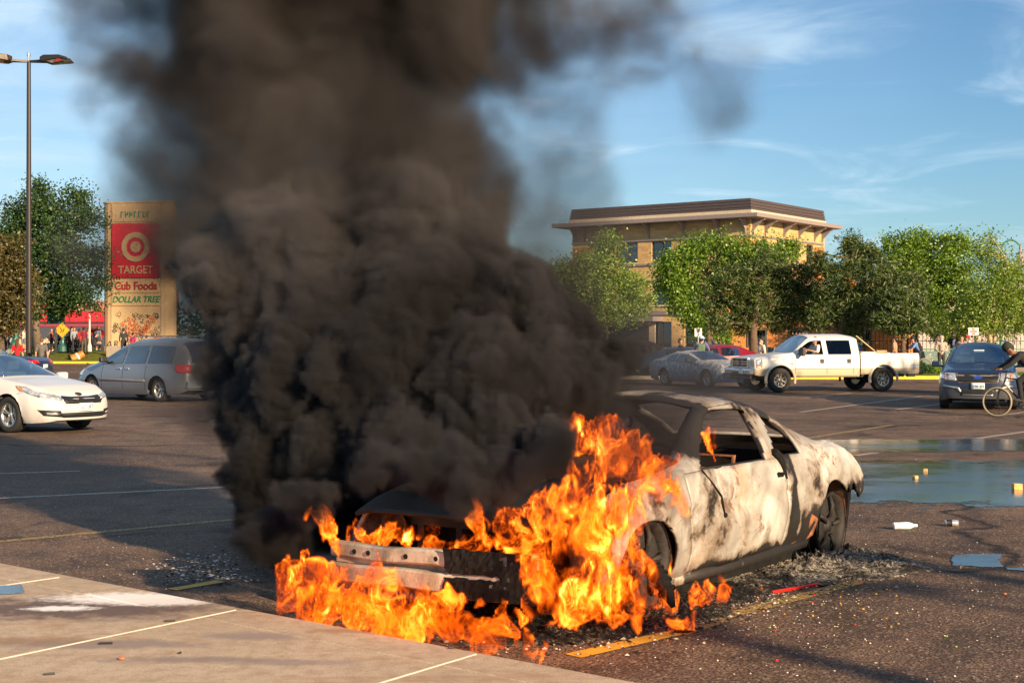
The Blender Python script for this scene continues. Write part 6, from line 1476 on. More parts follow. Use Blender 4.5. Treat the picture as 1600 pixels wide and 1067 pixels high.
def people():
    A = R(90)
    P = person
    P(at(27, 590, 61), A, 'woman in a bright red T-shirt seen from behind, left of the light pole', H=1.68, top=(.62, .008, .012), bottom=(.03, .03, .04), hair=(.06, .03, .015), long_hair=True, fem=True, fingers=True)
    P(at(65, 590, 61), A + .2, 'person in a dark grey T-shirt and black trousers just right of the light pole', H=1.72, top=(.10, .09, .085), bottom=(.012, .012, .014), hair=(.10, .055, .03), fingers=True, pose=dict(head=(.03, 0, 1.54), crown=(.06, 0, 1.62)))
    P(at(74, 586, 63.5), R(215), 'person in black with a pale face mask facing the grey shirted one', H=1.72, top=(.015, .015, .018), mask=True, hair=(.03, .02, .02))
    P(at(12, 590, 63), R(60), 'person in white and blue leaning at the far left behind the red shirted woman', H=1.55, top=(.55, .56, .6), bottom=(.08, .14, .28), pose=dict(chest=(.14, 0, 1.24), neck=(.22, 0, 1.36), head=(.28, 0, 1.44), crown=(.30, 0, 1.52), sl=(.16, .17, 1.33), sr=(.16, -.17, 1.33)))
    P(at(37, 550, 97), R(75), 'woman in a white tank top and grey shorts standing on the lawn', H=1.72, top=(.7, .6, .52), bottom=(.12, .13, .16), shorts=True, sleeveless=True, fem=True, skin=1, bun=True, pose=HIPS)
    P(at(81, 549, 99), R(250), 'woman in a maroon tank top and tiny shorts with bare legs', H=1.62, top=(.12, .01, .02), bottom=(.02, .02, .02), shorts=True, sleeveless=True, fem=True, skin=1, long_hair=True, pose=dict(WALK, pelvis=(0, 0, .92)))
    P(at(131, 552, 97), A, 'person in a dark maroon T-shirt standing beside the retaining wall', H=1.80, top=(.16, .01, .02), bottom=(.07, .06, .05), hair=(.01, .01, .01), skin=2)
    P(at(126, 552, 98.5), R(120), 'person in a red shirt half behind the maroon shirted one', H=1.74, top=(.6, .01, .02), hair=(.08, .05, .03))
    P(at(153, 547, 100), R(70), 'person in a slate blue shirt close to the pylon sign edge', H=1.72, top=(.10, .14, .22), bottom=(.03, .04, .06), shorts=True, skin=1)
    P(at(193, 556, 88), A + .1, 'person in a dark jacket standing in front of the pylon sign above the minivan', H=1.72, top=(.03, .03, .035), long_sleeve=True)
    P(at(208, 560, 87), R(60), 'person in a pink top beside the dark jacketed one in front of the sign', H=1.60, top=(.6, .03, .12), hair=(.02, .02, .02))
    P(at(229, 562, 86), R(95), 'person low behind the roof of the minivan in the smoke edge', H=1.5, top=(.03, .03, .05))
    r4 = random.Random(21)
    cols = [((.03, .05, .12), 'navy'), ((.02, .02, .025), 'black'), ((.10, .16, .26), 'denim blue'), ((.22, .25, .3), 'pale grey'), ((.05, .05, .06), 'charcoal'), ((.02, .03, .06), 'midnight blue'), ((.3, .32, .36), 'light grey')]
    spots = [(2, 'at the left edge'), (9, 'second from the left edge'), (16, 'left of the green post'), (21, 'by the green post'), (46, 'just left of the light pole'), (87, 'right of the maroon tank top'), (92, 'left of the teal post'), (104, 'right of the teal post'), (108, 'third right of the teal post'),
             (112, 'below the first board'), (116, 'below the plywood'), (120, 'before the plywood middle'), (124, 'left of the red shirt'), (138, 'right of the maroon shirt'), (144, 'below the red umbrella'), (148, 'left of the slate blue shirt'), (60, 'far behind the grey T-shirt'), (98, 'in front of the teal post')]
    for k, (px, wh) in enumerate(spots):
        c, cn = cols[k % 7]; sit = k % 4 == 3
        P(at(px, 549 + (k % 3), 98 + (k * 7 % 5) * .8), r4.uniform(0, 6.28), ('sitting ' if sit else 'standing ') + 'person in %s %s' % (cn, wh), LC, H=r4.uniform(1.58, 1.8), top=c, bottom=(.02, .02, .03), skin=k % 3, vox=.03, pose=SIT if sit else (WALK if k % 3 == 0 else None), long_sleeve=k % 2 == 0)
    # right side
    P(at(1471, 582, 67), R(262), 'person in a grey hoodie, beanie and face mask with a crossbody strap', H=1.72, top=(.36, .29, .24), bottom=(.03, .03, .03), long_sleeve=True, mask=True, hat=('beanie', (.34, .27, .24)), pose=dict(el=(.0, .27, 1.13), wl=(.17, .12, 1.05), hl=(.22, .06, 1.06), er=(.0, -.27, 1.13), wr=(.15, -.14, .98), hr=(.20, -.08, .96)), fingers=True)
    P(at(1467, 578, 70), R(200), 'person in a white top and dark cap behind the grey hoodie', H=1.80, top=(.6, .5, .48), long_sleeve=False, skin=1, hat=('cap', (.02, .02, .03)))
    P(at(1490, 576, 71), R(270), 'person in a black T-shirt and black cap standing by the fence', H=1.82, top=(.015, .015, .018), skin=1, hat=('cap', (.015, .015, .02)))
    P(at(1503, 580, 68), R(230), 'person in a pink checked shirt and dark hair near the crossover roof', H=1.70, top=(.42, .26, .26), long_sleeve=True, skin=1, pose=HIPS)
    P(at(1511, 578, 69.5), R(200), 'person in a white shirt and red cap behind the pink checked one', H=1.70, top=(.65, .6, .55), hat=('cap', (.4, .03, .03)), skin=1)
    b = P(at(1435, 580, 66), R(180), 'cyclist in blue with a black helmet and backpack leaning left by the green railing', H=1.7, top=(.12, .2, .42), bottom=(.02, .02, .03), hat=('helmet', (.015, .015, .02)), pack=(.015, .015, .02), skin=1, pose=dict(chest=(.12, 0, 1.24), neck=(.22, 0, 1.36), head=(.28, 0, 1.46), crown=(.28, 0, 1.55), sl=(.16, .16, 1.32), sr=(.16, -.16, 1.32), el=(.32, .2, 1.1), wl=(.46, .2, .98), hl=(.52, .2, .96), er=(.32, -.2, 1.1), wr=(.46, -.2, .98), hr=(.52, -.2, .96)))
    P(at(1398, 580, 64), R(150), 'person with a tall afro and pale mask visible above the truck bed', H=1.55, top=(.45, .2, .12), skin=1, mask=True, bun=True, hair=(.02, .01, .01))
    P(at(1190, 592, 60), R(200), 'person in a cream hoodie with a backpack behind the pickup bonnet', H=1.72, top=(.6, .47, .36), long_sleeve=True, mask=True, pack=(.03, .03, .03))
    P(at(1096, 590, 58), R(80), 'cyclist in a violet shirt and pale blue helmet behind the red sedan', H=1.72, top=(.16, .14, .34), hat=('helmet', (.35, .5, .7)), skin=0, pack=(.12, .2, .1), pose=dict(chest=(.10, 0, 1.26), neck=(.16, 0, 1.40), head=(.22, 0, 1.5), crown=(.23, 0, 1.59), el=(.2, .3, 1.15), wl=(.36, .3, .98), hl=(.40, .3, .95), er=(.2, -.3, 1.15), wr=(.36, -.3, .98), hr=(.40, -.3, .95)))
    P(at(1063, 592, 61), R(0), 'person in black beside the dark red vehicle in the shade', H=1.75, top=(.02, .02, .02), skin=1, pose=dict(er=(.2, -.25, 1.2), wr=(.38, -.2, 1.22), hr=(.45, -.18, 1.24)))
    P(at(1115, 588, 66), R(95), 'dim figure in a dark blue cap between the road sign and the pine trunk', H=1.66, top=(.03, .05, .07), hat=('cap', (.03, .05, .08)))
    # the driver of the pickup leans towards the open window
    q = in_truck((TH - 2.62, .42, .62)); d = person(q, truck_a, 'driver in a white T-shirt at the open window of the white pickup', H=1.72, top=(.7, .66, .62), bottom=(.05, .06, .09), hair=(.14, .075, .035), skin=0, vox=.016, sc=.92,
        pose=dict(SIT, chest=(.08, .05, .84), neck=(.12, .12, 1.0), head=(.17, .17, 1.10), crown=(.18, .18, 1.18), sl=(.08, .26, .94), el=(.20, .42, .74), wl=(.42, .30, .80), hl=(.48, .24, .82), sr=(.10, -.10, .95), kl=(.5, .12, .55), kr=(.5, -.12, .55), al=(.62, .12, .22), ar=(.62, -.12, .22), tl=(.74, .12, .2), tr=(.74, -.12, .2), er=(.22, -.2, .74), wr=(.46, -.05, .8), hr=(.5, .0, .82)))
people()
# ------------------------------------------------------------------ bicycles
def bicycle(loc, face, lab, Rw=.33, steer=0, tyre=(.30, .24, .15), frame=(.03, .03, .035), sc=1):
    r = empty('bicycle', loc, face, sc); tag(r, lab, 'bicycle'); wb = 1.02
    tm = pbr('bike tyre %d' % len(bpy.data.materials), tyre, .8); fm = pbr('bike frame %d' % len(bpy.data.materials), frame, .35, .5)
    for x, st in ((wb / 2, steer), (-wb / 2, 0)):
        Mx = Matrix.Rotation(st, 3, 'Z'); n = 36; o = MB().tube([Mx @ Vector(((Rw - .02) * math.cos(2 * PI * k / n), 0, (Rw - .02) * math.sin(2 * PI * k / n))) for k in range(n + 1)], .022, 8, False).build('wheel', tm, r, True); o.location = (x, 0, Rw)
        s = MB(); s.tube([Mx @ Vector(((Rw - .045) * math.cos(2 * PI * k / n), 0, (Rw - .045) * math.sin(2 * PI * k / n))) for k in range(n + 1)], .010, 6, False)
        for k in range(18): q = 2 * PI * k / 18; s.tube([Mx @ Vector((0, .02 * (-1) ** k, 0)), Mx @ Vector(((Rw - .045) * math.cos(q), 0, (Rw - .045) * math.sin(q)))], .0022, 4)
        s.tube([Mx @ Vector((0, -.045, 0)), Mx @ Vector((0, .045, 0))], .028, 10); s.build('rim', M['black'], o)
    f = MB(); bb = (-.06, 0, .28); st_ = (-.22, 0, .80); hd = (.33, 0, .86); hl = (.36, 0, .74)
    for a, b_, rr in ((bb, st_, .016), (bb, hl, .02), (st_, hd, .016), ((-wb / 2, .05, Rw), bb, .010), ((-wb / 2, -.05, Rw), bb, .010), ((-wb / 2, .05, Rw), (-.21, .02, .76), .008), ((-wb / 2, -.05, Rw), (-.21, -.02, .76), .008), (hd, hl, .02)): f.tube([a, b_], rr, 8)
    f.build('frame', fm, r)
    MB().tube([hl, (wb / 2 - .03, .05, Rw + .2), (wb / 2, .05, Rw)], .013, 6).tube([hl, (wb / 2 - .03, -.05, Rw + .2), (wb / 2, -.05, Rw)], .013, 6).build('fork', fm, r)
    MB().tube([hd, (.31, 0, 1.0)], .014, 6).tube([(.33, -.29, 1.03), (.36, -.1, 1.0), (.36, .1, 1.0), (.33, .29, 1.03)], .012, 8).build('handlebar', M['black'], r)
    MB().tube([st_, (-.25, 0, .92)], .013, 6).box((-.26, 0, .94), (.25, .13, .05), b=.02).build('saddle', M['black'], r)
    MB().tube([(-.06, .08, .28), (.07, .09, .17)], .010, 6).tube([(-.06, -.08, .28), (-.19, -.09, .39)], .010, 6).box((.08, .13, .17), (.09, .08, .02)).box((-.2, -.13, .39), (.09, .08, .02)).lathe((-.06, .05, .28), ((0, 0), (.09, 0), (.09, .006), (0, .006)), 18, 'Y').build('crank', M['black'], r); return r
g = G(1559, 651); bicycle((g.x + .50, g.y, 0), R(172), 'bicycle with a tan front tyre ridden in front of the dark blue crossover', steer=R(-28), sc=.97)
person((g.x + .78, g.y + .0, .0), R(172), 'rider all in black bent over the bicycle at the right edge', H=1.72, top=(.012, .012, .014), bottom=(.012, .012, .014), skin=2, long_sleeve=True, hat=('helmet', (.02, .02, .02)), fingers=True, vox=.016,
       pose=dict(pelvis=(-.02, 0, 1.02), waist=(.08, 0, 1.14), chest=(.26, 0, 1.28), neck=(.40, 0, 1.37), head=(.50, 0, 1.42), crown=(.55, 0, 1.48), sl=(.33, .18, 1.31), sr=(.33, -.18, 1.31), el=(.52, .25, 1.14), wl=(.70, .24, 1.04), hl=(.77, .24, 1.02), er=(.52, -.25, 1.14), wr=(.70, -.24, 1.04), hr=(.77, -.24, 1.02),
                 pl=(-.02, .09, .98), kl=(.34, .12, .78), al=(.28, .12, .38), tl=(.42, .13, .36), pr=(-.02, -.09, .98), kr=(.22, -.12, .60), ar=(.08, -.12, .24), tr=(.22, -.13, .22)))
b2 = at(1100, 590, 57.6); bicycle((b2[0], b2[1], .1), R(80), 'bicycle under the cyclist in violet, hidden behind the red sedan'); b3 = at(1428, 582, 66); bicycle((b3[0], b3[1], .1), R(180), 'dark bicycle held by the blue shirted cyclist at the railing')
# ------------------------------------------------------------------ trees
def leaf_mat(name, c1, c2, trans=.35):
    m = bpy.data.materials.new(name); m.use_nodes = True; nt = m.node_tree; n = nt.nodes; n.clear(); L = nt.links.new; out = n.new('ShaderNodeOutputMaterial')
    ge = n.new('ShaderNodeNewGeometry'); c = nramp(nt, ge.outputs['Random Per Island'], ((0, c1), (.55, tuple((a + b) / 2 for a, b in zip(c1, c2))), (1, c2)))
    d = n.new('ShaderNodeBsdfDiffuse'); t = n.new('ShaderNodeBsdfTranslucent'); g = n.new('ShaderNodeBsdfGlossy'); g.inputs['Roughness'].default_value = .45
    L(c, d.inputs[0]); L(nmix(nt, .45, c, (.30, .42, .03), 'MIX') if trans > .3 else c, t.inputs[0]); mx = n.new('ShaderNodeMixShader'); mx.inputs[0].default_value = trans; L(d.outputs[0], mx.inputs[1]); L(t.outputs[0], mx.inputs[2])
    m2 = n.new('ShaderNodeMixShader'); m2.inputs[0].default_value = .04; L(mx.outputs[0], m2.inputs[1]); L(g.outputs[0], m2.inputs[2]); L(m2.outputs[0], out.inputs[0]); return m
LM = dict(maple=leaf_mat('maple leaves', (.018, .065, .007), (.22, .36, .025)), dark=leaf_mat('dark leaves', (.010, .035, .010), (.06, .12, .022), .25), birch=leaf_mat('birch leaves', (.05, .12, .012), (.28, .38, .05), .4),
          pine=leaf_mat('pine needles', (.012, .034, .008), (.11, .15, .032), .12), olive=leaf_mat('olive needles', (.035, .035, .012), (.12, .095, .025), .15), dead=leaf_mat('dead needles', (.28, .12, .02), (.5, .24, .05), .2))
BK = dict(grey=pbr('bark', (.12, .09, .065), .9, var=.4, vs=9, bump=.8, bs=20), pine=pbr('pine bark', (.11, .07, .045), .9, var=.4, vs=8, bump=.8, bs=18), birch=pbr('birch bark', (.50, .36, .22), .8, var=.35, vs=12, bump=.3))
def tree(name, lab, blobs_, d, trunk, leaf, bark, n=9000, size=.17, group='trees', cl=34, spread=.30, needle=False, depth=.75, seed=1, world=False, dead=0, tw=.16, extra=None):
    """blobs_: (px, py, r px) crown lumps at distance d; trunk: list of photo points from the ground up"""
    r_ = random.Random(seed); PX = FPX / d
    base = P3(trunk[0][0], trunk[0][1], d); r = empty(name, (base.x, d, base.z)); tag(r, lab, 'tree', group); O = Vector((base.x, d, base.z))
    C = []
    for px, py, rad in blobs_: C.append((P3(px, py, d) - O + Vector((0, r_.uniform(-.5, .5) * rad / PX * 1.5, 0)), rad / PX))
    tp = [P3(px, py, d) - O for px, py in trunk]; tb = MB(); k = len(tp)
    tb.tube(tp, [tw * (1 - .6 * i / max(1, k - 1)) * (1.25 if i == 0 else 1) for i in range(k)], 10); 
    # limbs into every lump
    for c, rad in C:
        cand = [tp[0].lerp(tp[-1], t) for t in (.45, .6, .75, .9, 1)] + tp[1:]; cand = [q for q in cand if q.z < c.z + rad * .3] or [tp[-1]]; q = min(cand, key=lambda p: (p - c).length + abs(p.z - c.z) * .5)
        m_ = q.lerp(c, .55) + Vector((r_.uniform(-.25, .25), r_.uniform(-.25, .25), r_.uniform(-.1, .3))) * rad; tb.tube([q, m_, c + Vector((0, 0, rad * .3))], [tw * .38, tw * .2, .02], 6)
        for _ in range(4):
            e = c + Vector((r_.gauss(0, 1), r_.gauss(0, 1), r_.gauss(0, .8))).normalized() * rad * .85; tb.tube([m_.lerp(c, r_.random()), e], [tw * .13, .008], 4)
    tb.build('trunk', BK[bark], r, True)
    tot = sum(rad ** 2 for _, rad in C); vs = []; fs = []; dv = []; df = []
    for c, rad in C:
        nc = max(3, int(n / cl * rad ** 2 / tot))
        for _ in range(nc):
            dr = Vector((r_.gauss(0, 1), r_.gauss(0, 1) * depth * 1.2, r_.gauss(0, 1))).normalized(); q = rad * (r_.random() ** .45) * r_.choice((.7, .9, 1.0, 1.12, 1.3)); cc = c + Vector((dr.x * q, dr.y * q, dr.z * q * .92))
            isdead = dead and r_.random() < dead and cc.z < c.z
            V_, F_ = (dv, df) if isdead else (vs, fs); sp = spread * r_.choice((.55, .75, .95, 1.2))
            for _ in range(cl):
                o = cc + Vector((r_.gauss(0, sp), r_.gauss(0, sp), r_.gauss(0, sp * (.55 if needle else .75)))); s = size * r_.uniform(.55, 1.25)
                a = Vector((r_.gauss(0, 1), r_.gauss(0, 1), r_.gauss(0, .8 if not needle else .6) + (.5 if needle else 0))).normalized(); b = a.orthogonal().normalized(); b = (b * math.cos(r_.random() * 6) + a.cross(b) * math.sin(r_.random() * 6)).normalized()
                w = s * (.24 if needle else .66); l = s * (1.25 if needle else 1.0); i0 = len(V_)
                V_ += [tuple(o - a * l / 2), tuple(o + b * w / 2 - a * l * .05), tuple(o + a * l / 2), tuple(o - b * w / 2 - a * l * .05)]; F_.append((i0, i0 + 1, i0 + 2, i0 + 3))
    mobj('crown', vs, fs, LM[leaf], r)
    if dv: mobj('dead_needles', dv, df, LM['dead'], r)
    return r
TG = 'trees behind the parking lot'
def trees():
    tree('young_tree', 'light yellowish green young tree half behind the smoke, left of the office building corner', [(950, 372, 16), (955, 395, 26), (930, 430, 42), (975, 445, 40), (1003, 472, 22), (905, 425, 34), (940, 480, 42), (890, 470, 44), (985, 490, 24), (870, 430, 36), (850, 480, 40)], 74, [(945, 572), (947, 520), (950, 450), (952, 390)], 'birch', 'grey', 27000, .14, TG, seed=3)
    tree('maple_tree', 'broad maple with bright sunlit top in front of the office windows', [(1080, 398, 32), (1050, 425, 28), (1112, 384, 24), (1142, 395, 30), (1180, 395, 28), (1060, 455, 34), (1100, 445, 40), (1150, 430, 40), (1095, 490, 28), (1200, 410, 28), (1040, 440, 20), (1225, 395, 24), (1235, 382, 14), (1075, 485, 26), (1050, 415, 30), (1130, 520, 22), (1090, 520, 18)], 82, [(1108, 566), (1106, 500), (1100, 430)], 'maple', 'grey', 38000, .16, TG, seed=4)
    tree('pine_tree', 'wide dark pine with rusty dead tufts standing behind the pickup windscreen', [(1150, 440, 34), (1200, 425, 38), (1245, 452, 34), (1130, 476, 34), (1182, 470, 40), (1232, 486, 36), (1118, 506, 18), (1272, 470, 28), (1160, 506, 22), (1262, 500, 20), (1210, 500, 22), (1258, 425, 18)], 72, [(1178, 578), (1177, 520), (1182, 470), (1190, 420)], 'pine', 'pine', 44000, .20, TG, cl=30, spread=.22, needle=True, seed=5, dead=.05, tw=.24)
    tree('pine_tree', 'tall dark pine with an uneven top between the maple and the pickup bed', [(1330, 378, 18), (1345, 402, 28), (1322, 436, 32), (1372, 432, 32), (1404, 462, 30), (1350, 474, 40), (1400, 496, 28), (1312, 488, 30), (1290, 420, 18), (1280, 398, 12), (1430, 470, 14), (1290, 455, 22), (1366, 395, 14), (1280, 500, 18), (1390, 500, 26), (1330, 510, 20), (1420, 440, 20)], 70, [(1312, 580), (1313, 520), (1325, 460), (1334, 385)], 'pine', 'pine', 44000, .20, TG, cl=30, spread=.22, needle=True, seed=6, dead=.015, tw=.24)
    tree('maple_tree', 'round topped bright green maple right of the tall pine', [(1392, 384, 16), (1420, 384, 24), (1450, 382, 22), (1480, 384, 24), (1506, 384, 16), (1440, 418, 34), (1484, 425, 34), (1462, 462, 32), (1500, 458, 26), (1500, 496, 20), (1400, 410, 30), (1430, 490, 30), (1460, 500, 26), (1480, 520, 18), (1420, 450, 34), (1390, 440, 26)], 80, [(1432, 572), (1430, 510), (1438, 440)], 'maple', 'grey', 38000, .16, TG, seed=7)
    tree('small_pine', 'thin trunked pine standing behind the pickup tail', [(1395, 470, 22), (1425, 478, 22), (1410, 500, 24), (1440, 505, 14), (1380, 500, 18)], 68, [(1411, 583), (1411, 530), (1410, 480)], 'pine', 'pine', 20000, .20, TG, cl=28, spread=.2, needle=True, seed=8, tw=.15)
    tree('birch_tree', 'airy birch with a pale leaning trunk at the right edge', [(1548, 372, 9), (1542, 398, 22), (1562, 432, 32), (1592, 425, 24), (1532, 462, 34), (1572, 474, 36), (1605, 470, 28), (1522, 498, 26), (1560, 508, 22), (1482, 512, 18), (1530, 385, 10), (1610, 500, 24), (1590, 505, 20), (1640, 450, 30)], 73, [(1543, 578), (1547, 525), (1558, 490), (1570, 455), (1575, 410)], 'birch', 'birch', 25000, .13, TG, spread=.36, seed=9, tw=.15)
    tree('birch_tree', 'slim second birch trunk left of the leaning one', [(1520, 480, 20), (1505, 500, 18), (1530, 500, 18), (1495, 520, 12)], 75, [(1527, 577), (1524, 530), (1520, 490)], 'birch', 'birch', 5000, .17, TG, spread=.34, seed=10, tw=.09)
    tree('broadleaf_tree', 'large leafy green tree behind the light pole on the left lawn', [(62, 304, 26), (122, 310, 22), (30, 338, 38), (90, 345, 46), (140, 345, 26), (50, 395, 50), (110, 405, 48), (150, 400, 22), (158, 438, 18), (80, 452, 38), (130, 462, 26), (25, 440, 35), (150, 480, 9), (15, 380, 40), (100, 480, 22), (45, 480, 26)], 98, [(60, 549), (56, 510), (62, 470), (72, 400)], 'dark', 'grey', 48000, .20, 'trees on the left lawn', seed=11, spread=.38, tw=.30)
    tree('broadleaf_tree', 'brownish olive tree cut by the left edge of the picture', [(10, 395, 32), (22, 440, 34), (2, 470, 40), (40, 480, 22), (18, 505, 18), (-25, 430, 50), (-30, 490, 40)], 90, [(2, 555), (0, 500), (2, 440)], 'olive', 'grey', 32000, .19, 'trees on the left lawn', seed=12, spread=.3, tw=.22)
    # a far row of trees closes the view behind the smoke
    for k, px in enumerate((250, 330, 410, 500, 600, 700, 790)):
        tree('broadleaf_tree', 'distant green tree standing behind the smoke column', [(px, 500, 34), (px - 22, 515, 24), (px + 24, 512, 26), (px + 5, 478, 22)], 135, [(px, 552), (px, 520), (px, 495)], 'dark', 'grey', 2200, .34, 'distant trees hidden by the smoke', seed=20 + k, spread=.5)
    # street trees off to the right whose shade crosses the lot before the parked cars
    for k, x in enumerate((21.5, 26, 31, 36.5)):
        r_ = tree('street_tree', 'street tree standing off to the right, its shade crossing the lot', [(800 + a, 528 - b, c) for a, b, c in ((0, 330, 160), (-120, 260, 120), (130, 270, 130), (40, 470, 130), (-60, 430, 120), (10, 560, 90))], 25, [(800, 690), (800, 500), (805, 250)], 'maple', 'grey', 4200, .30, 'street trees off to the right', seed=40 + k, spread=.34)
        r_.location = (x, 24.5 + (k % 2) * 1.2, 0)
    def shrub(px, py, d, w, h, lab, leaf='dark', seed=1):
        r_ = random.Random(seed); p = P3(px, py, d); r = empty('shrub', p); tag(r, lab, 'shrub'); vs = []; fs = []; sb = MB()
        for _ in range(9): e = Vector((r_.uniform(-w, w) * .45, r_.uniform(-.3, .3), h * r_.uniform(.5, .85))); sb.tube([(0, 0, 0), e * .5, e], [.03, .02, .006], 5)
        sb.build('stem', BK['grey'], r)
        for _ in range(2200):
            a, q = r_.uniform(0, 2 * PI), math.sqrt(r_.random()); o = Vector((w * .5 * q * math.cos(a), .45 * q * math.sin(a), h * (1 - .5 * q * q) * r_.random() ** .6)); s = .09 * r_.uniform(.6, 1.3); a_ = Vector((r_.gauss(0, 1), r_.gauss(0, 1), r_.gauss(0, 1))).normalized(); b = a_.orthogonal().normalized(); i0 = len(vs)
            vs += [tuple(o - a_ * s / 2), tuple(o + b * s * .3), tuple(o + a_ * s / 2), tuple(o - b * s * .3)]; fs.append((i0, i0 + 1, i0 + 2, i0 + 3))
        mobj('foliage', vs, fs, LM[leaf], r)
    shrub(1425, 586, 61, 1.9, .65, 'low dark green shrub on the kerb strip right of the pickup', seed=3); shrub(1375, 584, 62, 1.4, .5, 'small shrub behind the rear wheel of the pickup', seed=4); shrub(1455, 585, 62, 1.0, .45, 'small shrub between the kerb and the crossover', 'maple', seed=5)
trees()
# poles behind the camera that throw the long thin shadows over the lot
def shadow_pole(tip_px, tip_py, H, w, lab):
    t = G(tip_px, tip_py); s = Vector((sunv.x, sunv.y, 0)).normalized() * (H / math.tan(SUN_EL)); b = t + s; r = empty('lot_light', (b.x, b.y, 0)); tag(r, lab, 'light pole')
    MB().lathe((0, 0, 0), ((.22, 0), (.22, .7), (0, .7)), 16).build('base', M['grey_kerb'], r); MB().tube([(0, 0, .7), (0, 0, H)], [w, w * .75], 12).build('pole', M['steel_pole'], r)
    MB().box((-.2, 0, H), (1.0, .34, .14), b=.03).build('lamp_head', M['steel_pole'], r)
shadow_pole(1060, 978, 7.5, .16, 'light pole behind the camera throwing the lowest long shadow'); shadow_pole(1385, 917, 8.5, .06, 'thin light pole behind the camera throwing the narrow middle shadow'); shadow_pole(1360, 872, 9.5, .18, 'thick light pole behind the camera throwing the shadow at the rear wheel')
# ------------------------------------------------------------------ smoke and fire: density grids worked out in numpy, turned into volumes by geometry nodes
NRNG = np.random.default_rng(5)
GT = NRNG.normal(size=(4, 32, 32, 32, 3)).astype(np.float32); GT /= np.linalg.norm(GT, axis=-1, keepdims=True)
def perlin(x, y, z, seed=0):
    """gradient noise at arbitrary points (float32 arrays), about -0.7..0.7"""
    t = GT[seed % 4].reshape(-1, 3); off = seed * 7
    xi = np.floor(x); yi = np.floor(y); zi = np.floor(z); fx = x - xi; fy = y - yi; fz = z - zi
    xi = xi.astype(np.int32) + off; yi = yi.astype(np.int32) + off * 3; zi = zi.astype(np.int32) + off * 5
    ux = fx * fx * fx * (fx * (fx * 6 - 15) + 10); uy = fy * fy * fy * (fy * (fy * 6 - 15) + 10); uz = fz * fz * fz * (fz * (fz * 6 - 15) + 10)
    out = np.zeros_like(x)
    for dx in (0, 1):
        wx = ux if dx else 1 - ux
        for dy in (0, 1):
            wy = uy if dy else 1 - uy
            for dz in (0, 1):
                wz = uz if dz else 1 - uz
                g = t[(((xi + dx) & 31) * 32 + ((yi + dy) & 31)) * 32 + ((zi + dz) & 31)]
                out += wx * wy * wz * (g[:, 0] * (fx - dx) + g[:, 1] * (fy - dy) + g[:, 2] * (fz - dz))
    return out
def fbm(x, y, z, f, octv, seed, gain=.5, billow=False):
    s = np.zeros_like(x); a = 1.; tot = 0
    for k in range(octv):
        q = perlin(x * f, y * f, z * f, seed + k); s += a * (np.abs(q) * 2 - .35 if billow else q); tot += a; a *= gain; f *= 2.03
    return s / tot
def grid(lo_, hi_, vox):
    n = [int(round((hi_[i] - lo_[i]) / vox)) + 1 for i in range(3)]
    ax = [np.arange(n[i], dtype=np.float32) * vox + lo_[i] for i in range(3)]
    return n, np.meshgrid(*ax, indexing='ij')
def blobs(X, Y, Z, L, k=.12, sub=None):
    """smooth union of balls: signed distance-like field, negative inside"""
    D = np.full(X.shape, 9., np.float32)
    for (c, r, *e) in L:
        sx, sy, sz = e[0] if e else (1, 1, 1)
        d = (np.sqrt(((X - c[0]) / sx) ** 2 + ((Y - c[1]) / sy) ** 2 + ((Z - c[2]) / sz) ** 2) - r)
        h = np.clip(.5 + .5 * (D - d) / k, 0, 1); D = D * (1 - h) + d * h - k * h * (1 - h)
    return D
def sstep(a, b, x): t = np.clip((x - a) / (b - a), 0, 1); return t * t * (3 - 2 * t)
def PS(px, py, off=.04, plane='side'):
    """the point just outside the burnt car's near side, front or top that the photo shows at (px, py)"""
    o = Vector((0, 0, HC)); dr = Vector(((px - 800) / FPX, 1, -(py - HY) / FPX)); Mi = Matrix.Rotation(-BA, 3, 'Z'); lo2 = Mi @ (o - burnt.location); ld2 = Mi @ dr
    if plane == 'side': t = (.84 + off - lo2.y) / ld2.y
    elif plane == 'front': t = (BH + off - lo2.x) / ld2.x
    elif plane == 'top': t = (off - lo2.z) / ld2.z
    return o + dr * t
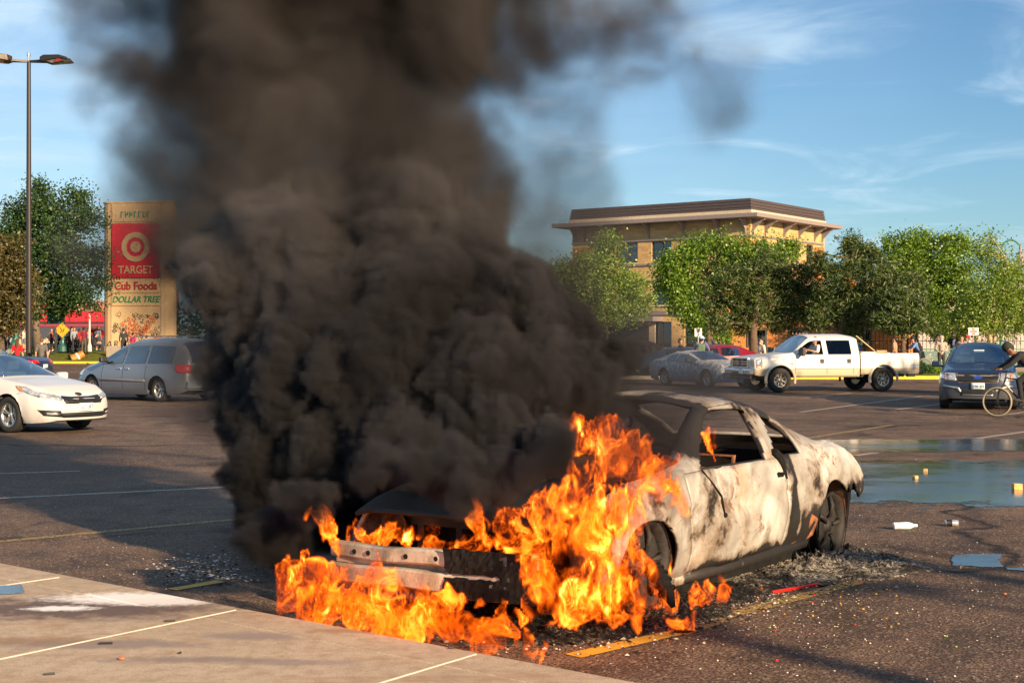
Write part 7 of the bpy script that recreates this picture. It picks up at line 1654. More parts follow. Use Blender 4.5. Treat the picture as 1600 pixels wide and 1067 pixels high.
def volume_object(name, dens, lo_, vox, mat, extra=None):
    nx, ny, nz = dens.shape; me = bpy.data.meshes.new(name); N = dens.size; me.vertices.add(N)
    a = me.attributes.new('dens', 'FLOAT', 'POINT'); a.data.foreach_set('value', dens.astype(np.float32).ravel())
    o = bpy.data.objects.new(name, me); COL.objects.link(o)
    ng = bpy.data.node_groups.new(name + ' grid', 'GeometryNodeTree')
    ng.interface.new_socket('Geometry', in_out='INPUT', socket_type='NodeSocketGeometry'); ng.interface.new_socket('Geometry', in_out='OUTPUT', socket_type='NodeSocketGeometry')
    n = ng.nodes; L = ng.links.new; gi = n.new('NodeGroupInput'); go = n.new('NodeGroupOutput'); cur = n.new('GeometryNodeInputPosition').outputs[0]
    for op, v in (('SUBTRACT', tuple(lo_)), ('DIVIDE', (vox,) * 3), ('ADD', (.5,) * 3), ('FLOOR', None), ('DOT_PRODUCT', (ny * nz, nz, 1))):
        q = n.new('ShaderNodeVectorMath'); q.operation = op; L(cur, q.inputs[0])
        if v: q.inputs[1].default_value = v
        cur = q.outputs['Value' if op == 'DOT_PRODUCT' else 0]
    na = n.new('GeometryNodeInputNamedAttribute'); na.data_type = 'FLOAT'; na.inputs['Name'].default_value = 'dens'
    si = n.new('GeometryNodeSampleIndex'); si.data_type = 'FLOAT'; si.domain = 'POINT'; si.clamp = True
    L(gi.outputs[0], si.inputs['Geometry']); L(na.outputs[0], si.inputs['Value']); L(cur, si.inputs['Index'])
    vc = n.new('GeometryNodeVolumeCube'); L(si.outputs[0], vc.inputs['Density']); vc.inputs['Min'].default_value = lo_
    vc.inputs['Max'].default_value = [lo_[i] + (dens.shape[i] - 1) * vox for i in range(3)]
    for k, v in zip('XYZ', dens.shape): vc.inputs['Resolution ' + k].default_value = v
    sm = n.new('GeometryNodeSetMaterial'); sm.inputs['Material'].default_value = mat; L(vc.outputs[0], sm.inputs[0]); L(sm.outputs[0], go.inputs[0])
    m = o.modifiers.new('grid', 'NODES'); m.node_group = ng; me.materials.append(mat); return o
def vol_mat(name, col, dens=1.0, aniso=0., emit=None, strength=0):
    m = bpy.data.materials.new(name); m.use_nodes = True; nt = m.node_tree; nt.nodes.clear(); out = nt.nodes.new('ShaderNodeOutputMaterial')
    pv = nt.nodes.new('ShaderNodeVolumePrincipled'); nt.links.new(pv.outputs[0], out.inputs['Volume']); pv.inputs['Color'].default_value = (*col, 1); pv.inputs['Density'].default_value = dens; pv.inputs['Anisotropy'].default_value = aniso
    if emit:
        at = nt.nodes.new('ShaderNodeAttribute'); at.attribute_name = 'density'; pv.inputs['Emission Color'].default_value = (*emit, 1)
        nt.links.new(nmath(nt, 'MULTIPLY', at.outputs['Fac'], strength), pv.inputs['Emission Strength'])
    return m
def smoke_mat():
    m = vol_mat('soot smoke', (.2, .17, .15), 1.0, .15); nt = m.node_tree; pv = [n for n in nt.nodes if n.type == 'PRINCIPLED_VOLUME'][0]; tc = nt.nodes.new('ShaderNodeTexCoord'); s = nsep(nt, tc.outputs['Object']); mxc = nt.nodes.new('ShaderNodeMix'); mxc.data_type = 'RGBA'; mxc.blend_type = 'MULTIPLY'; mxc.inputs[0].default_value = 1
    # fresh oily soot is blacker low down at the source, browner once it has aged in the column
    nt.links.new(nramp(nt, nmath(nt, 'DIVIDE', s[2], 4.5), ((.10, (.052, .050, .054)), (.33, (.108, .104, .112)), (.6, (.185, .172, .178)), (1, (.13, .114, .108)))), mxc.inputs[6]); nt.links.new(nramp(nt, nnoise(nt, .75, 2, .5, nmap(nt, tc.outputs['Object'], (1, 1, .8))), ((.36, .55), (.64, 1.35))), mxc.inputs[7]); nt.links.new(mxc.outputs[2], pv.inputs['Color']); return m  # the multiplied noise paints broad lit and dark zones into the smoke colour
import time as _t
def smoke():
    t0 = _t.time()
    def B(px, py, r, d, e=(1, 1, 1)): p = P3(px, py, d); return (p, r / FPX * d, e)
    dense = [B(700, 730, 78, 9.3), B(620, 700, 95, 9.7), B(760, 700, 85, 9.2), B(540, 690, 105, 10.0), B(450, 720, 85, 10.3), B(430, 800, 58, 10.4), B(500, 790, 62, 10.2), B(400, 640, 60, 10.4), B(480, 600, 110, 10.3),
             B(600, 590, 125, 10.0), B(740, 610, 110, 9.6), B(850, 600, 85, 9.7), B(900, 630, 68, 9.9), B(830, 690, 55, 9.5), B(960, 560, 36, 10.3), B(800, 500, 105, 10.1), B(880, 520, 62, 10.2),
             B(680, 480, 130, 10.4), B(540, 490, 125, 10.7), B(430, 500, 100, 11.0), B(370, 560, 52, 11.0), B(380, 430, 110, 11.1), B(500, 380, 130, 11.0), B(620, 360, 125, 10.8), B(740, 400, 100, 10.6), B(830, 440, 50, 10.5)]
    def H(px, py, r, z=.95, e=(1, 1, 1)): p = PS(px, py, z, 'top'); return (p, r / FPX * p.y, e)
    dense += [H(830, 745, 36), H(775, 735, 45), H(700, 735, 42), H(640, 715, 45), H(860, 715, 40), H(890, 700, 34, 1.1), H(730, 770, 26, .85), H(680, 765, 26, .85), H(840, 760, 26, .9), H(905, 665, 40, 1.3), H(600, 725, 34), H(800, 775, 20, .9), H(560, 745, 24, .95), H(840, 680, 60, 1.3), H(940, 640, 44, 1.4), H(490, 790, 34, .7), H(450, 830, 36, .5)]
    upper = [B(330, 340, 100, 11.4), B(300, 240, 115, 11.6), B(420, 230, 150, 11.5), B(560, 240, 150, 11.3), B(690, 250, 130, 11.2), B(770, 300, 70, 11.1), B(260, 120, 95, 11.8), B(380, 80, 170, 11.8), B(540, 100, 180, 11.6),
             B(700, 90, 130, 11.4), B(810, 60, 85, 11.3), B(880, 55, 62, 11.3), B(940, 75, 48, 11.3), B(240, -20, 100, 12.), B(420, -80, 190, 11.9), B(640, -80, 200, 11.7), B(830, -60, 110, 11.5), B(940, -50, 60, 11.5), B(360, -260, 190, 12), B(560, -280, 200, 12)]
    upper += [B(180, 60, 50, 12.1), B(170, 180, 40, 12.1), B(200, 300, 45, 12), B(150, -10, 50, 12.2), B(860, 20, 80, 11.3), B(930, 30, 60, 11.3), B(985, 90, 40, 11.3, (1.4, 1, .8)), B(900, 100, 44, 11.3), B(780, 190, 60, 11.2), B(760, 330, 70, 10.9), B(290, 400, 72, 11.5), B(300, 480, 64, 11.3), B(320, 560, 56, 11.0), B(340, 640, 48, 10.7), B(1000, 55, 62, 11.3), B(1010, 115, 52, 11.3, (1.3, 1, .8)), B(1070, 110, 44, 11.4, (1.3, 1, .8)), B(960, 20, 60, 11.3), B(950, 100, 60, 11.3)]
    thin = [B(228, 380, 82, 11.9), B(250, 470, 70, 11.8), B(245, 340, 60, 11.9), B(285, 560, 62, 11.4), B(300, 620, 50, 11.2), B(205, 350, 48, 12), B(215, 250, 60, 12), B(190, 110, 50, 12.1), B(840, 330, 62, 11.2), B(880, 420, 50, 10.8), B(800, 220, 70, 11.2), B(860, 170, 60, 11.3), B(950, 520, 75, 10.6), B(1000, 560, 38, 10.6), B(1015, 600, 60, 10.9), B(1060, 600, 46, 11.0), B(1040, 640, 50, 10.7), B(1000, 660, 44, 10.6), B(1050, 575, 30, 11.3), B(985, 640, 40, 10.4), B(940, 600, 45, 10.0), B(980, 700, 26, 10.0),
            B(1030, 680, 42, 10.6), B(985, 110, 46, 11.3), B(1050, 110, 42, 11.4, (1.3, 1, .8)), B(1110, 110, 34, 11.4), B(1060, 50, 26, 11.4), B(1135, 150, 26, 11.4), B(390, 870, 42, 9.9, (1.2, 1, .8)), B(470, 860, 40, 9.6), B(900, 110, 60, 11.3), B(980, 480, 40, 10.9), B(905, 480, 70, 10.6), B(780, 270, 80, 11.0), B(830, 230, 55, 11.2), B(760, 170, 80, 11.3), B(870, 380, 60, 10.9), B(930, 470, 45, 10.6), B(1000, 590, 50, 10.9), B(960, 400, 26, 11), B(900, 310, 40, 11.1), B(850, 300, 50, 11.0), B(890, 250, 40, 11.2), B(930, 380, 36, 11.0), B(850, 130, 60, 11.3), B(900, 180, 50, 11.3), B(960, 160, 40, 11.3), H(985, 690, 52, 1.15), H(1000, 650, 52, 1.3), H(950, 715, 40, 1.05), H(1030, 665, 40, 1.2), H(1010, 700, 34, 1.1), B(830, 270, 70, 11.0), B(860, 350, 60, 10.9), B(900, 430, 50, 10.8), B(920, 330, 40, 11.0), B(1010, 130, 50, 11.3), B(1090, 130, 44, 11.4), B(1060, 600, 60, 11.0), B(1095, 612, 42, 11.2), B(205, 330, 56, 12), B(215, 405, 60, 12), B(200, 250, 56, 12), B(1020, 570, 50, 10.8), B(1000, 530, 44, 10.8), B(1040, 590, 60, 10.9), B(1020, 630, 50, 10.6), B(1085, 590, 44, 11.1)]
    soft = [H(985, 690, 60, 1.1), H(1000, 650, 55, 1.25), H(950, 700, 50, 1.05), H(1035, 670, 42, 1.15), H(1030, 640, 40, 1.3), H(1075, 690, 30, 1.0), B(960, 590, 70, 10.4), B(1010, 600, 66, 10.8), B(1065, 600, 52, 11.0), B(1100, 615, 34, 11.2), B(980, 540, 50, 10.8), B(1040, 560, 44, 11.0), B(236, 350, 50, 12), B(238, 410, 44, 12), B(228, 300, 50, 12), B(262, 450, 36, 11.8), B(270, 510, 34, 11.7), B(285, 560, 40, 11.4), B(225, 260, 50, 12), B(195, 200, 40, 12), B(870, 250, 60, 11.1), B(900, 350, 50, 11.0), B(860, 150, 60, 11.3)]
    ZX = 2.45       # below this height the fine grid, above it the coarse one, cross-faded over 20 cm
    for lo_, hi_, vox, low in (((-4.1, 7.6, .02), (1.95, 12.3, ZX + .15), .027, True), ((-5.0, 8.6, ZX - .15), (3.3, 13.2, 6.6), .045, False)):
        n, (X, Y, Z) = grid(lo_, hi_, vox); sh = X.shape; X = X.ravel(); Y = Y.ravel(); Z = Z.ravel(); lim = (lambda L: [q for q in L if (q[0][2] - q[1] < ZX + .8 if low else q[0][2] + q[1] > ZX - .8)])
        dn, up_, th = lim(dense), lim(upper), lim(thin)
        D0 = blobs(X, Y, Z, dn + up_ + th + soft); idx = np.nonzero(D0 < .40)[0]; x, y, z = X[idx], Y[idx], Z[idx]; del D0
        wx = fbm(x, y, z, .9, 3, 1); wy = fbm(x, y, z, .9, 3, 5); wz = fbm(x, y, z, .9, 3, 9)
        hz = sstep(1.6, 3.8, z); amp = .30 + .45 * hz; xa = x + amp * wx; ya = y + amp * wy; za = z + amp * wz
        b1 = fbm(xa, ya, za, 1.7, 6 if low else 5, 2, .62, True); b2 = fbm(xa, ya, za, 1.1, 5, 11, .55); f1 = fbm(xa, ya, za, 3.2, 5 if low else 4, 21, .62, True)
        Dd = blobs(xa, ya, za, dn, .06) - .40 * b1 * (1 - .25 * hz) - .12 * f1 - .04; Du = blobs(xa, ya, za, up_, .18) - .36 * b1 - .38 * b2 - .14 * f1 - .16; Dt = blobs(xa, ya, za, th, .18) - .26 * b1 - .75 * b2 - .17
        mod = np.clip(.80 + 1.7 * b2 + .5 * f1, .10, 2.2); edge = .06 + .32 * sstep(1.4, 3.4, z)
        d = 26 * sstep(0, 1, -Dd / edge) * mod
        d = np.maximum(d, 9.5 * sstep(0, 1, -Du / .78) * mod); d = np.maximum(d, 2.4 * sstep(0, 1, -Dt / .45) * mod)
        d = np.maximum(d, 2.7 * sstep(0, 1, -(blobs(xa * .4 + x * .6, ya * .4 + y * .6, za * .4 + z * .6, soft, .1) - .10 * f1 - .10 * b1) / .16) * np.clip(mod, .35, 1.5))
        f = sstep(ZX - .1, ZX + .1, z); d = d * ((1 - f) if low else f)
        dens = np.zeros(X.shape, np.float32); dens[idx] = np.where(d > .03, d, 0)
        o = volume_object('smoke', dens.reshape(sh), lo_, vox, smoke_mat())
        tag(o, 'black rolling smoke pouring off the bonnet of the burning car' if low else 'tall brown smoke column spreading across the top of the sky', None, kind='stuff'); print('smoke', sh, _t.time() - t0)
smoke()
def flame_grid(name, lo_, hi_, vox, parts, label, seed=0, strength=14., zs=.42, gap0=.05):
    """parts: (centre, radius, scale) balls; filaments are ridges of stretched, warped noise"""
    n, (X, Y, Z) = grid(lo_, hi_, vox); sh = X.shape; X = X.ravel(); Y = Y.ravel(); Z = Z.ravel()
    D0 = blobs(X, Y, Z, parts, .05); idx = np.nonzero(D0 < .16)[0]; x, y, z = X[idx], Y[idx], Z[idx]; del D0
    # rising flow: slow sideways swirl plus finer curls, everything drawn out upward
    c1 = perlin(x * 3.1, y * 3.1, z * 2.2, seed + 1); c2 = perlin(x * 3.1 + 5, y * 3.1, z * 2.2 + 9, seed + 2); c3 = perlin(x * 2.6, y * 2.6 + 8, z * 1.7, seed + 3)
    xa = x + .12 * c1; ya = y + .12 * c2; za = z + .12 * c3
    d1 = perlin(xa * 8, ya * 8, za * 5.5, seed + 4); d2 = perlin(xa * 8 + 3, ya * 8, za * 5.5 + 7, seed + 5); d3 = perlin(xa * 8 + 3, ya * 8, za * 5 + 1, seed + 2)
    xa = xa + .075 * d1; ya = ya + .075 * d2; za = za + .07 * d3
    g1 = perlin(xa * 20, ya * 20, za * 12, seed + 6); g2 = perlin(xa * 20 + 3, ya * 20, za * 12 + 7, seed + 7)
    xa = xa + .022 * g1; za = za + .03 * g2
    D = blobs(xa, ya, za, parts, .05)
    e1 = perlin(xa * 11, ya * 11, za * 11 * zs, seed + 6); e2 = perlin(xa * 24, ya * 24, za * 24 * zs, seed + 7); e3 = perlin(xa * 48, ya * 48, za * 48 * zs, seed + 3)
    D = D - .13 * e1 - .075 * e2 - .022 * e3 + .014
    ins = sstep(-.004, .018, -D)
    n1 = perlin(xa * 8, ya * 8, za * 8 * zs, seed + 8) + .30 * e2; n2 = perlin(xa * 17, ya * 17, za * 17 * zs, seed + 9) + .3 * e3
    s0 = np.exp(-((D + .012) / .0095) ** 2); s1 = ins * np.exp(-(n1 / .050) ** 2); s2 = ins * np.exp(-(n2 / .075) ** 2)
    hot = np.clip(perlin(xa * 2.6, ya * 2.6, za * 1.6, seed + 10) * 2.4 + .50, .05, 1.5) * sstep(0, .09, -D)
    gap = sstep(-.20, .22, perlin(xa * 6.5, ya * 6.5, za * 2.8, seed + 14) + .45 * e2)
    d = (.46 * s0 + s1 * (.24 + .72 * hot) + s2 * (.12 + .60 * hot) + .075 * ins) * (gap0 + (1 - gap0) * gap)
    d = np.where(d > .02, d, 0).astype(np.float32)
    dens = np.zeros(X.shape, np.float32); dens[idx] = d
    o = volume_object(name, dens.reshape(sh), lo_, vox, M['fire']); tag(o, label, None, kind='stuff'); return o
def fire_mat():
    m = bpy.data.materials.new('fire'); m.use_nodes = True; nt = m.node_tree; nt.nodes.clear(); out = nt.nodes.new('ShaderNodeOutputMaterial')
    pv = nt.nodes.new('ShaderNodeVolumePrincipled'); nt.links.new(pv.outputs[0], out.inputs['Volume'])
    at = nt.nodes.new('ShaderNodeAttribute'); at.attribute_name = 'density'
    pv.inputs['Color'].default_value = (0, 0, 0, 1); pv.inputs['Density'].default_value = 48
    # thin gas burns deep orange, the dense sheets yellow
    nt.links.new(nramp(nt, at.outputs['Fac'], ((.0, (1, .08, .002)), (.35, (1, .14, .004)), (.8, (1, .30, .03)), (1.0, (1, .42, .07)))), pv.inputs['Emission Color'])
    nt.links.new(nmath(nt, 'MULTIPLY', nmath(nt, 'POWER', at.outputs['Fac'], 2.3), 300.), pv.inputs['Emission Strength']); return m
M['fire'] = fire_mat()
def bounds(L, pad, vox):
    lo_ = [min(c[i] - r * e[i] for c, r, e in L) - pad for i in range(3)]; hi_ = [max(c[i] + r * e[i] for c, r, e in L) + pad for i in range(3)]
    lo_[2] = max(lo_[2], .012); return lo_, hi_
def fire():
    t0 = _t.time(); K = 1.36
    def B(px, py, r, off=.0, e=(1, 1, 1), pl='side'):
        p = P3(px, py, off) if pl == 'd' else PS(px, py, off, pl); return (tuple(p), r * K / FPX * p.y, (e[0], e[1] * .62, e[2]))
    F = 'front'
    L = [B(458, 888, 20, .25, pl=F), B(452, 905, 17, .3, pl=F), B(474, 920, 28, .35, (1, .6, 1), F), B(500, 943, 32, .4, (1.1, .6, 1), F), B(540, 955, 32, .42, (1.3, .6, .85), F), B(585, 963, 32, .42, (1.4, .6, .8), F), B(632, 970, 30, .42, (1.4, .6, .75), F), B(680, 977, 27, .42, (1.6, .6, .75), F), B(718, 984, 27, .44, (2.0, .6, .7), F), B(752, 992, 22, .46, (2.2, .6, .7), F), B(785, 1001, 16, .5, (2.6, .6, .7), F), B(660, 970, 26, .5, (1.8, .6, .7), F),
         B(508, 908, 20, .3, (1, .6, 1), F), B(555, 915, 22, .28, (1.1, .6, .9), F), B(605, 925, 20, .28, (1.2, .6, .9), F), B(650, 930, 18, .28, (1.3, .6, .9), F), B(690, 940, 17, .28, (1.3, .6, .8), F), B(466, 870, 11, .25, pl=F), B(575, 885, 9, .2, (1.2, .6, .9), F), B(690, 962, 22, .42, (1.8, .6, .9), F), B(735, 975, 20, .46, (1.8, .6, .9), F), B(620, 955, 22, .5, (1.6, .6, .7), F), B(560, 945, 24, .5, (1.6, .6, .7), F)]
    lo_, hi_ = bounds(L, .12, .01); flame_grid('ground_fire', lo_, hi_, .009, L, 'bright orange flames licking along the kerb in front of the bumper', 2, gap0=.5)
    T = 'top'
    L = [B(905, 690, 30, .98, pl=T), B(945, 700, 34, .98, pl=T), B(985, 722, 32, .95, pl=T), B(1015, 745, 28, .12), B(885, 700, 18, .98, pl=T), B(1020, 790, 32, .08, (1, .6, 1.1)), B(990, 800, 32, .08, (1, .6, 1.2)), B(1035, 770, 20, .08), B(960, 830, 32, .08, (1, .6, 1.3)), B(930, 870, 42, .1, (1, .7, 1.2)),
         B(900, 790, 26, .05, (1, .7, 1.3)), B(870, 820, 30, .0, (1, .7, 1.3)), B(880, 880, 44, .08, (1, .6, 1.2)), B(900, 930, 42, .12, (1, .6, 1)), B(950, 930, 42, .12, (1.1, .6, .9)), B(1000, 940, 30, .15, (1.2, .6, .8)), B(1035, 962, 15, .2, (1.8, .6, .7)), B(855, 760, 14, -.1), B(835, 850, 24, -.05, (1, .6, 1.4)),
         B(815, 835, 22, .06, (1, .6, 1.6), F), B(775, 828, 20, .02, (1, .6, 1.8), F), B(745, 835, 16, .02, (1, .6, 1.8), F), B(722, 855, 11, .02, (1, .6, 1.3), F), B(795, 800, 9, -.05, (1, .6, 2.4), F), B(755, 800, 8, -.05, (1, .6, 2.4), F), B(845, 800, 14, -.1, (1, .6, 2), F), B(862, 780, 12, -.15, (1, .6, 2)), B(895, 750, 12, -.1, (1, .6, 1.6)), B(1045, 850, 10, .05, (.6, .5, 2.0)), B(920, 752, 14, -.05), B(865, 950, 24, .15, (1, .6, .9)), B(960, 965, 20, .3, (1.6, .6, .6)), B(848, 905, 26, .1, (1, .6, 1.2)), B(985, 900, 30, .12, (1, .6, 1.2)), B(1020, 935, 22, .15, (1.4, .6, .8)), B(935, 800, 26, .06, (1, .6, 1.4)), B(1045, 800, 12, .06, (.7, .6, 1.6)), B(900, 850, 36, .06, (1, .6, 1.3)), B(1060, 968, 10, .25, (1.8, .6, .7)), B(840, 945, 18, .15, (1.3, .6, .8))]
    lo_, hi_ = bounds(L, .12, .01); flame_grid('wing_fire', lo_, hi_, .009, L, 'tall orange flames wrapping the front wing and wheel of the burnt car', 13, zs=.38)
    def small(L, lab, seed, name): lo_, hi_ = bounds(L, .10, .01); flame_grid(name, lo_, hi_, .009, L, lab, seed, zs=.5)
    small([B(590, 838, 15, -.18, (1.6, .6, .8), F), B(640, 842, 16, -.18, (1.8, .6, .8), F), B(700, 848, 17, -.16, (1.8, .6, .8), F), B(750, 852, 18, -.15, (1.6, .6, .8), F), B(800, 852, 20, -.12, (1.4, .6, .9), F)], 'flames burning inside the open engine bay above the bumper beam', 21, 'engine_fire')
    small([B(510, 822, 11, .02, pl=F), B(518, 835, 9, .02, pl=F), B(548, 838, 12, .02, pl=F), B(558, 824, 7, .02, pl=F)], 'little flame at the far headlamp corner of the burnt car', 24, 'lamp_fire')
    small([B(1100, 668, 9, -.25, (.8, .8, 1.5)), B(1104, 692, 9, -.25, (.8, .8, 1.5)), B(1112, 712, 10, -.25, (1, .8, 1.3)), B(1124, 726, 8, -.25)], 'narrow flame seen through the driver window', 31, 'cabin_fire')
    small([B(1060, 922, 13, .1, (1.3, .7, 1)), B(1085, 925, 11, .1, (1.2, .7, 1.1)), B(1110, 928, 10, .12, (1.4, .7, .9)), B(1132, 915, 8, .1, (1.0, .7, 1.3)), B(1068, 905, 7, .06, (.7, .7, 2)), B(1185, 925, 5, .1, (2, .7, .6))], 'low flames on the ground along the sill', 37, 'sill_fire')
    small([B(780, 972, 12, .3, (1.6, .7, .8), F), B(820, 970, 11, .3, (1.6, .7, .8), F), B(790, 950, 8, .25, pl=F), B(730, 945, 8, .2, (1.5, 1, 1), F), B(755, 908, 8, -.05, (2, .6, .6), F)], 'small flames on the ash below the bumper', 41, 'ash_fire')
    print('fire', _t.time() - t0)
fire()
# ------------------------------------------------------------------ ash, debris and litter
def ash_mat(pale=0):
    m, nt, b = ndm('ash and char'); o = nobj(nt); n1 = nnoise(nt, 42, 6, .75, o); n2 = nnoise(nt, 5, 5, .6, o)
    c = nramp(nt, n1, ((.42 - pale, (.012, .011, .011)), (.54 - pale, (.05, .042, .036)), (.60 - pale, (.24, .21, .17)), (.70 - pale, (.48, .44, .39)))); c = nmix(nt, nramp(nt, n2, ((.42, .85), (.56, 0))), c, (.014, .013, .014))
    nt.links.new(c, b.inputs['Base Color']); b.inputs['Roughness'].default_value = .95; b.inputs['Specular IOR Level'].default_value = .1; nbump(nt, b, n1, 1, .03); return m
M['ash'] = ash_mat()
def ash(pts, name, lab, h, seed, mat=None):
    """pts: (photo x, y, radius m, height scale) humps forming one low ragged heap"""
    n_ = [(G(a, b_), r, k) for a, b_, r, k in pts]; x0 = min(p.x - r for p, r, k in n_); x1 = max(p.x + r for p, r, k in n_); y0 = min(p.y - r for p, r, k in n_); y1 = max(p.y + r for p, r, k in n_); st = .022
    nx, ny = int((x1 - x0) / st) + 2, int((y1 - y0) / st) + 2; xs = np.linspace(x0, x1, nx, dtype=np.float32); ys = np.linspace(y0, y1, ny, dtype=np.float32); X, Y = np.meshgrid(xs, ys, indexing='ij'); X = X.ravel(); Y = Y.ravel(); z0 = np.zeros_like(X)
    w = fbm(X, Y, z0 + seed, 3.5, 4, seed); Hh = np.zeros_like(X)
    for p, r, k in n_: Hh = np.maximum(Hh, k * np.clip(1 - np.sqrt((X - p.x) ** 2 + (Y - p.y) ** 2) / r - .55 * w, 0, 1) ** .8)
    q = np.abs(fbm(X, Y, z0 + 3, 14, 4, seed + 3, .65)); Z = h * Hh * (.35 + 2.6 * q) + .0; keep = Hh > .03; Z = Z + np.where(keep, .006, -.03)
    idx = np.arange(nx * ny).reshape(nx, ny); fs = []; K = keep.reshape(nx, ny); vs = np.stack([X, Y, Z], 1).tolist()
    for i in range(nx - 1):
        for j in range(ny - 1):
            if K[i, j] or K[i + 1, j] or K[i, j + 1] or K[i + 1, j + 1]: fs.append((int(idx[i, j]), int(idx[i + 1, j]), int(idx[i + 1, j + 1]), int(idx[i, j + 1])))
    o = mobj(name, vs, fs, mat or M['ash']); tag(o, lab, kind='stuff'); return o
ash([(700, 965, .34, .6), (790, 985, .36, .9), (860, 990, .30, 1), (930, 985, .30, .9), (760, 940, .3, .5), (820, 955, .4, .7), (980, 970, .25, .7), (1060, 955, .32, .9), (1020, 940, .3, .6), (1110, 935, .28, .8), (1160, 920, .3, .6), (640, 955, .4, .5), (560, 950, .4, .4), (900, 950, .4, .6)], 'ash_heap', 'black and white ash and melted debris under the burning front of the car', .085, 2)
ash([(1260, 880, .34, 1), (1215, 895, .34, .7), (1310, 872, .30, .9), (1345, 868, .28, .7), (1390, 885, .3, .5), (1250, 905, .3, .5), (1280, 882, .22, 1.6), (1325, 872, .2, 1.5), (1245, 888, .2, 1.3), (1160, 905, .25, .4), (1200, 880, .3, .6), (1340, 895, .3, .45)], 'ash_heap', 'pale ash round the rear wheel of the burnt car', .11, 5, ash_mat(.09))
# loose crumbs of char and ash and the scattered sweets
def scatter(name, lab, n, spots, smin, smax, mat, seed, flat=.6):
    r_ = random.Random(seed); vs = []; fs = []; base = [(1, 0, 0), (-1, 0, 0), (0, 1, 0), (0, -1, 0), (0, 0, 1), (0, 0, -1)]; tri = [(0, 2, 4), (2, 1, 4), (1, 3, 4), (3, 0, 4), (2, 0, 5), (1, 2, 5), (3, 1, 5), (0, 3, 5)]; tw = sum(s[4] for s in spots)
    for _ in range(n):
        q = r_.random() * tw
        for s in spots:
            q -= s[4]
            if q <= 0: break
        p = G(s[0] + r_.gauss(0, s[2]), max(540, s[1] + r_.gauss(0, s[3]))); sz = r_.uniform(smin, smax) * r_.uniform(.5, 1); i0 = len(vs); a = r_.random() * 3; c, s_ = math.cos(a), math.sin(a)
        t = (p - A0).dot(nd); zz = ZC if 0 < t else 0
        for b in base: x, y, z = (b[k] * sz * r_.uniform(.6, 1.2) for k in range(3)); vs.append((p.x + x * c - y * s_, p.y + x * s_ + y * c, zz + max(.003, sz * flat * .7 + z * flat)))
        fs += [tuple(i0 + k for k in f) for f in tri]
    o = mobj(name, vs, fs, mat); tag(o, lab, kind='stuff'); return o
def island_mat(name, stops, rough=.8):
    m, nt, b = ndm(name); ge = nt.nodes.new('ShaderNodeNewGeometry'); nt.links.new(nramp(nt, ge.outputs['Random Per Island'], stops, 'CONSTANT'), b.inputs['Base Color']); b.inputs['Roughness'].default_value = rough; return m
crumb = island_mat('char crumbs', ((0, (.012, .011, .011)), (.55, (.06, .05, .045)), (.75, (.30, .27, .23)), (.92, (.5, .46, .4))))
scatter('char_crumbs', 'loose crumbs of char and ash round the burnt car', 4200, [(830, 990, 90, 14, 2), (1080, 955, 60, 14, 1.2), (1250, 890, 70, 12, 1.5), (1360, 885, 50, 14, .8), (700, 950, 120, 20, 1), (1180, 925, 60, 12, 1), (330, 895, 50, 12, .5), (1000, 965, 70, 16, 1)], .006, .022, crumb, 3)
scatter('pale_grit', 'pale grit and flakes scattered over the asphalt', 1500, [(1300, 960, 190, 50, 2), (1150, 990, 130, 40, 1), (1450, 900, 120, 60, 1), (1300, 800, 200, 60, .8), (260, 890, 90, 14, 1), (150, 800, 160, 60, .6), (1250, 640, 300, 40, .5), (1200, 930, 60, 20, 1)], .003, .010, island_mat('pale grit', ((0, (.6, .52, .42)), (.5, (.75, .7, .62)), (.8, (.2, .16, .12)))), 4)
scatter('sweets', 'tiny red, yellow, orange and green sweets scattered on the asphalt', 80, [(1230, 950, 90, 28, 2), (1330, 960, 120, 50, 1.4), (1450, 900, 80, 40, .4), (1060, 1000, 60, 20, .5), (1380, 920, 40, 12, .6)], .010, .014, island_mat('sugar shells', ((0, (.8, .42, .02)), (.3, (.85, .2, .02)), (.5, (.7, .02, .02)), (.65, (.25, .55, .05)), (.8, (.8, .65, .4))), .35), 5, .8)
scatter('foam_flakes', 'flakes of white powder on the asphalt left of the burnt car', 240, [(320, 880, 45, 9, 2), (295, 893, 30, 8, 1), (360, 903, 20, 3, .8)], .006, .022, island_mat('white powder', ((0, (.75, .72, .72)), (.6, (.6, .56, .55)))), 6, .3)
def thing_at(name, px, py, lab, cat, rz=0, z=0): g = G(px, py, z); r = empty(name, (g.x, g.y, z), rz); return tag(r, lab, cat)
r = thing_at('plastic_bottle', 1414, 827, 'clear plastic water bottle with a pale blue label lying on the asphalt', 'bottle', R(8))
MB().lathe((0, 0, .034), ((0, -.11), (.028, -.11), (.033, -.10), (.031, -.05), (.033, -.04), (.033, .03), (.030, .05), (.014, .085), (.013, .10)), 20, 'X').build('bottle_body', pbr('clear plastic', (.72, .74, .78), .12, .1, .3, 40, coat=1), r, True)
MB().lathe((0, 0, .034), ((.0335, -.02), (.0340, .0), (.0335, .02)), 20, 'X').build('label_band', pbr('label film', (.40, .62, .72), .5), r, True); MB().lathe((0, 0, .034), ((.0145, .092), (.0145, .112), (0, .112)), 14, 'X').build('cap', wp, r)
r = thing_at('drink_can', 1487, 822, 'crushed silver and black drink can further back on the asphalt', 'can', R(-6))
MB().lathe((0, 0, .03), ((0, -.06), (.026, -.06), (.031, -.05), (.028, -.01), (.031, .03), (.026, .058), (0, .055)), 18, 'X').build('can_body', pbr('can metal', (.6, .6, .62), .3, .7), r, True); MB().lathe((0, 0, .03), ((.0315, -.05), (.0290, -.01), (.031, .0)), 18, 'X').build('print_band', M['black'], r, True)
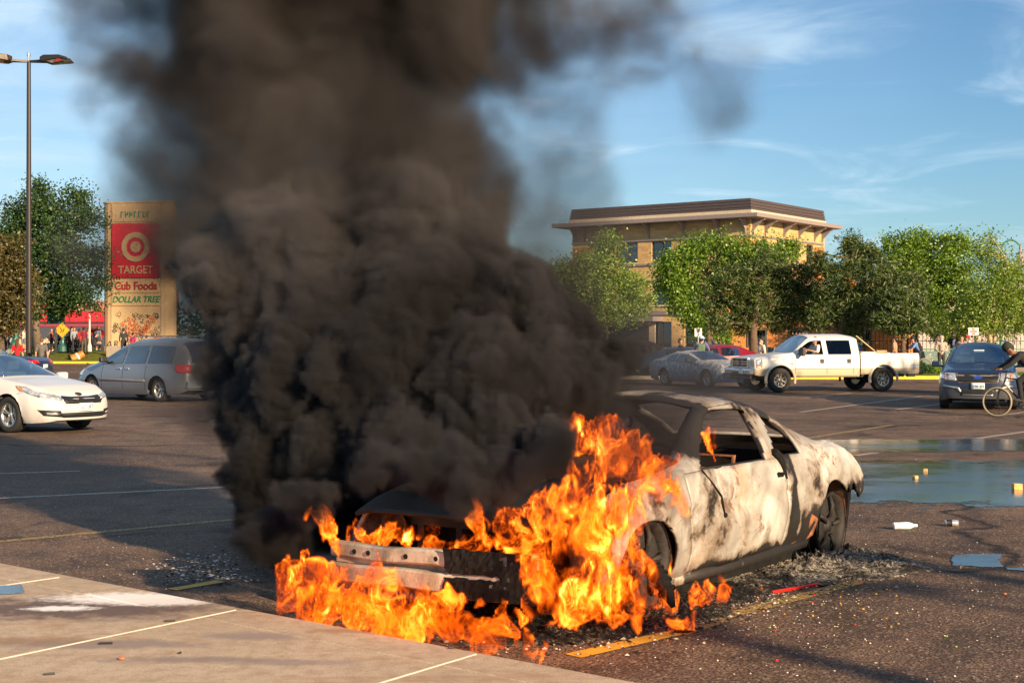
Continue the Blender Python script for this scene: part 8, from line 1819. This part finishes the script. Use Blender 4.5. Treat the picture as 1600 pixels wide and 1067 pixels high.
def brick(px, py, s, lab, rz): r = thing_at('brick_chunk', px, py, lab, 'brick', rz); o = MB().box((0, 0, s[2] / 2), s, b=.006).build('brick', pbr('yellow brick %d' % px, (.60, .36, .13), .85, var=.3, vs=30, bump=.6), r)
brick(1589, 765, (.10, .075, .07), 'square yellow brick standing in the puddle at the right edge', .1); brick(1430, 748, (.06, .05, .04), 'small yellow brick chip in the middle of the puddle', .6); brick(1446, 737, (.045, .05, .04), 'smallest pale chip beyond the other chip in the puddle', 1.2)
r = thing_at('plastic_strip', 1243, 921, 'bright red plastic strip lying beside the faded stall line', 'plastic strip'); a, b_ = G(1205, 928), G(1277, 915); d = b_ - a
MB().box((0, 0, .012), (d.length, .022, .018), rz=math.atan2(d.y, d.x), b=.004).build('strip', pbr('red plastic', (.65, .015, .01), .4), r)
r = thing_at('melted_can', 697, 932, 'scorched tin can lying in the ash under the bumper', 'can'); MB().lathe((0, 0, .05), ((0, -.07), (.06, -.07), (.065, .0), (.06, .07), (0, .07)), 18, 'X').build('can_body', pbr('scorched tin', (.16, .11, .08), .6, .4, .5, 30, bump=.5), r, True)
# the tyre carcass slumping out of the front arch
p = PS(1012, 880, .10); q = PS(1052, 948, .30); tc = MB(); pts = [p.lerp(q, t) + Vector((0, 0, .04 * math.sin(PI * t))) for t in (0, .2, .4, .6, .8, 1)]
for v in pts: v.z = max(v.z, .05)
r = empty('tyre_carcass', (0, 0, 0)); tag(r, 'charred ribbed tyre remnant slumped on the ground below the front wheel, wrapped in flames', 'tyre')
MB().tube(pts, [.03, .04, .048, .048, .04, .015], 12).build('carcass', M['soot'], r, True)
rb = MB()
for t in (.15, .3, .45, .6, .75): c = p.lerp(q, t) + Vector((0, 0, .04 * math.sin(PI * t))); c.z = max(c.z, .05); dd = (q - p).normalized(); e = dd.orthogonal().normalized(); f = dd.cross(e); rb.tube([c + (e * math.cos(2 * PI * k / 14) + f * math.sin(2 * PI * k / 14)) * .052 for k in range(15)], .008, 5, False)
rb.build('rib', M['soot'], r, True)
for k, (px, py, w_, rz, lab) in enumerate(((265, 971, .06, .3, 'dark splinter beside the long joint on the concrete'), (165, 1006, .07, .1, 'black splinter left of the middle on the concrete'), (77, 1054, .05, .4, 'black splinter near the bottom left corner'), (705, 1013, .03, .2, 'small dark blue shard near the kerb end of the joint'), (281, 1021, .02, 1, 'tiny black crumb in the middle of the concrete'))):
    g = G(px, py, ZC); o = MB().box((0, 0, .006), (w_, w_ * .22, .010), b=.002).build('splinter', M['black']); o.location = (g.x, g.y, ZC); o.rotation_euler = (0, 0, rz); tag(o, lab, 'debris')
g = G(190, 1031, ZC); o = MB().ball((0, 0, .01), .012, 10, 6, (1.3, 1, .7)).build('bottle_cap', pbr('rusty orange cap', (.6, .12, .03), .5)); o.location = (g.x, g.y, ZC); tag(o, 'small orange cap lying on the concrete', 'debris')
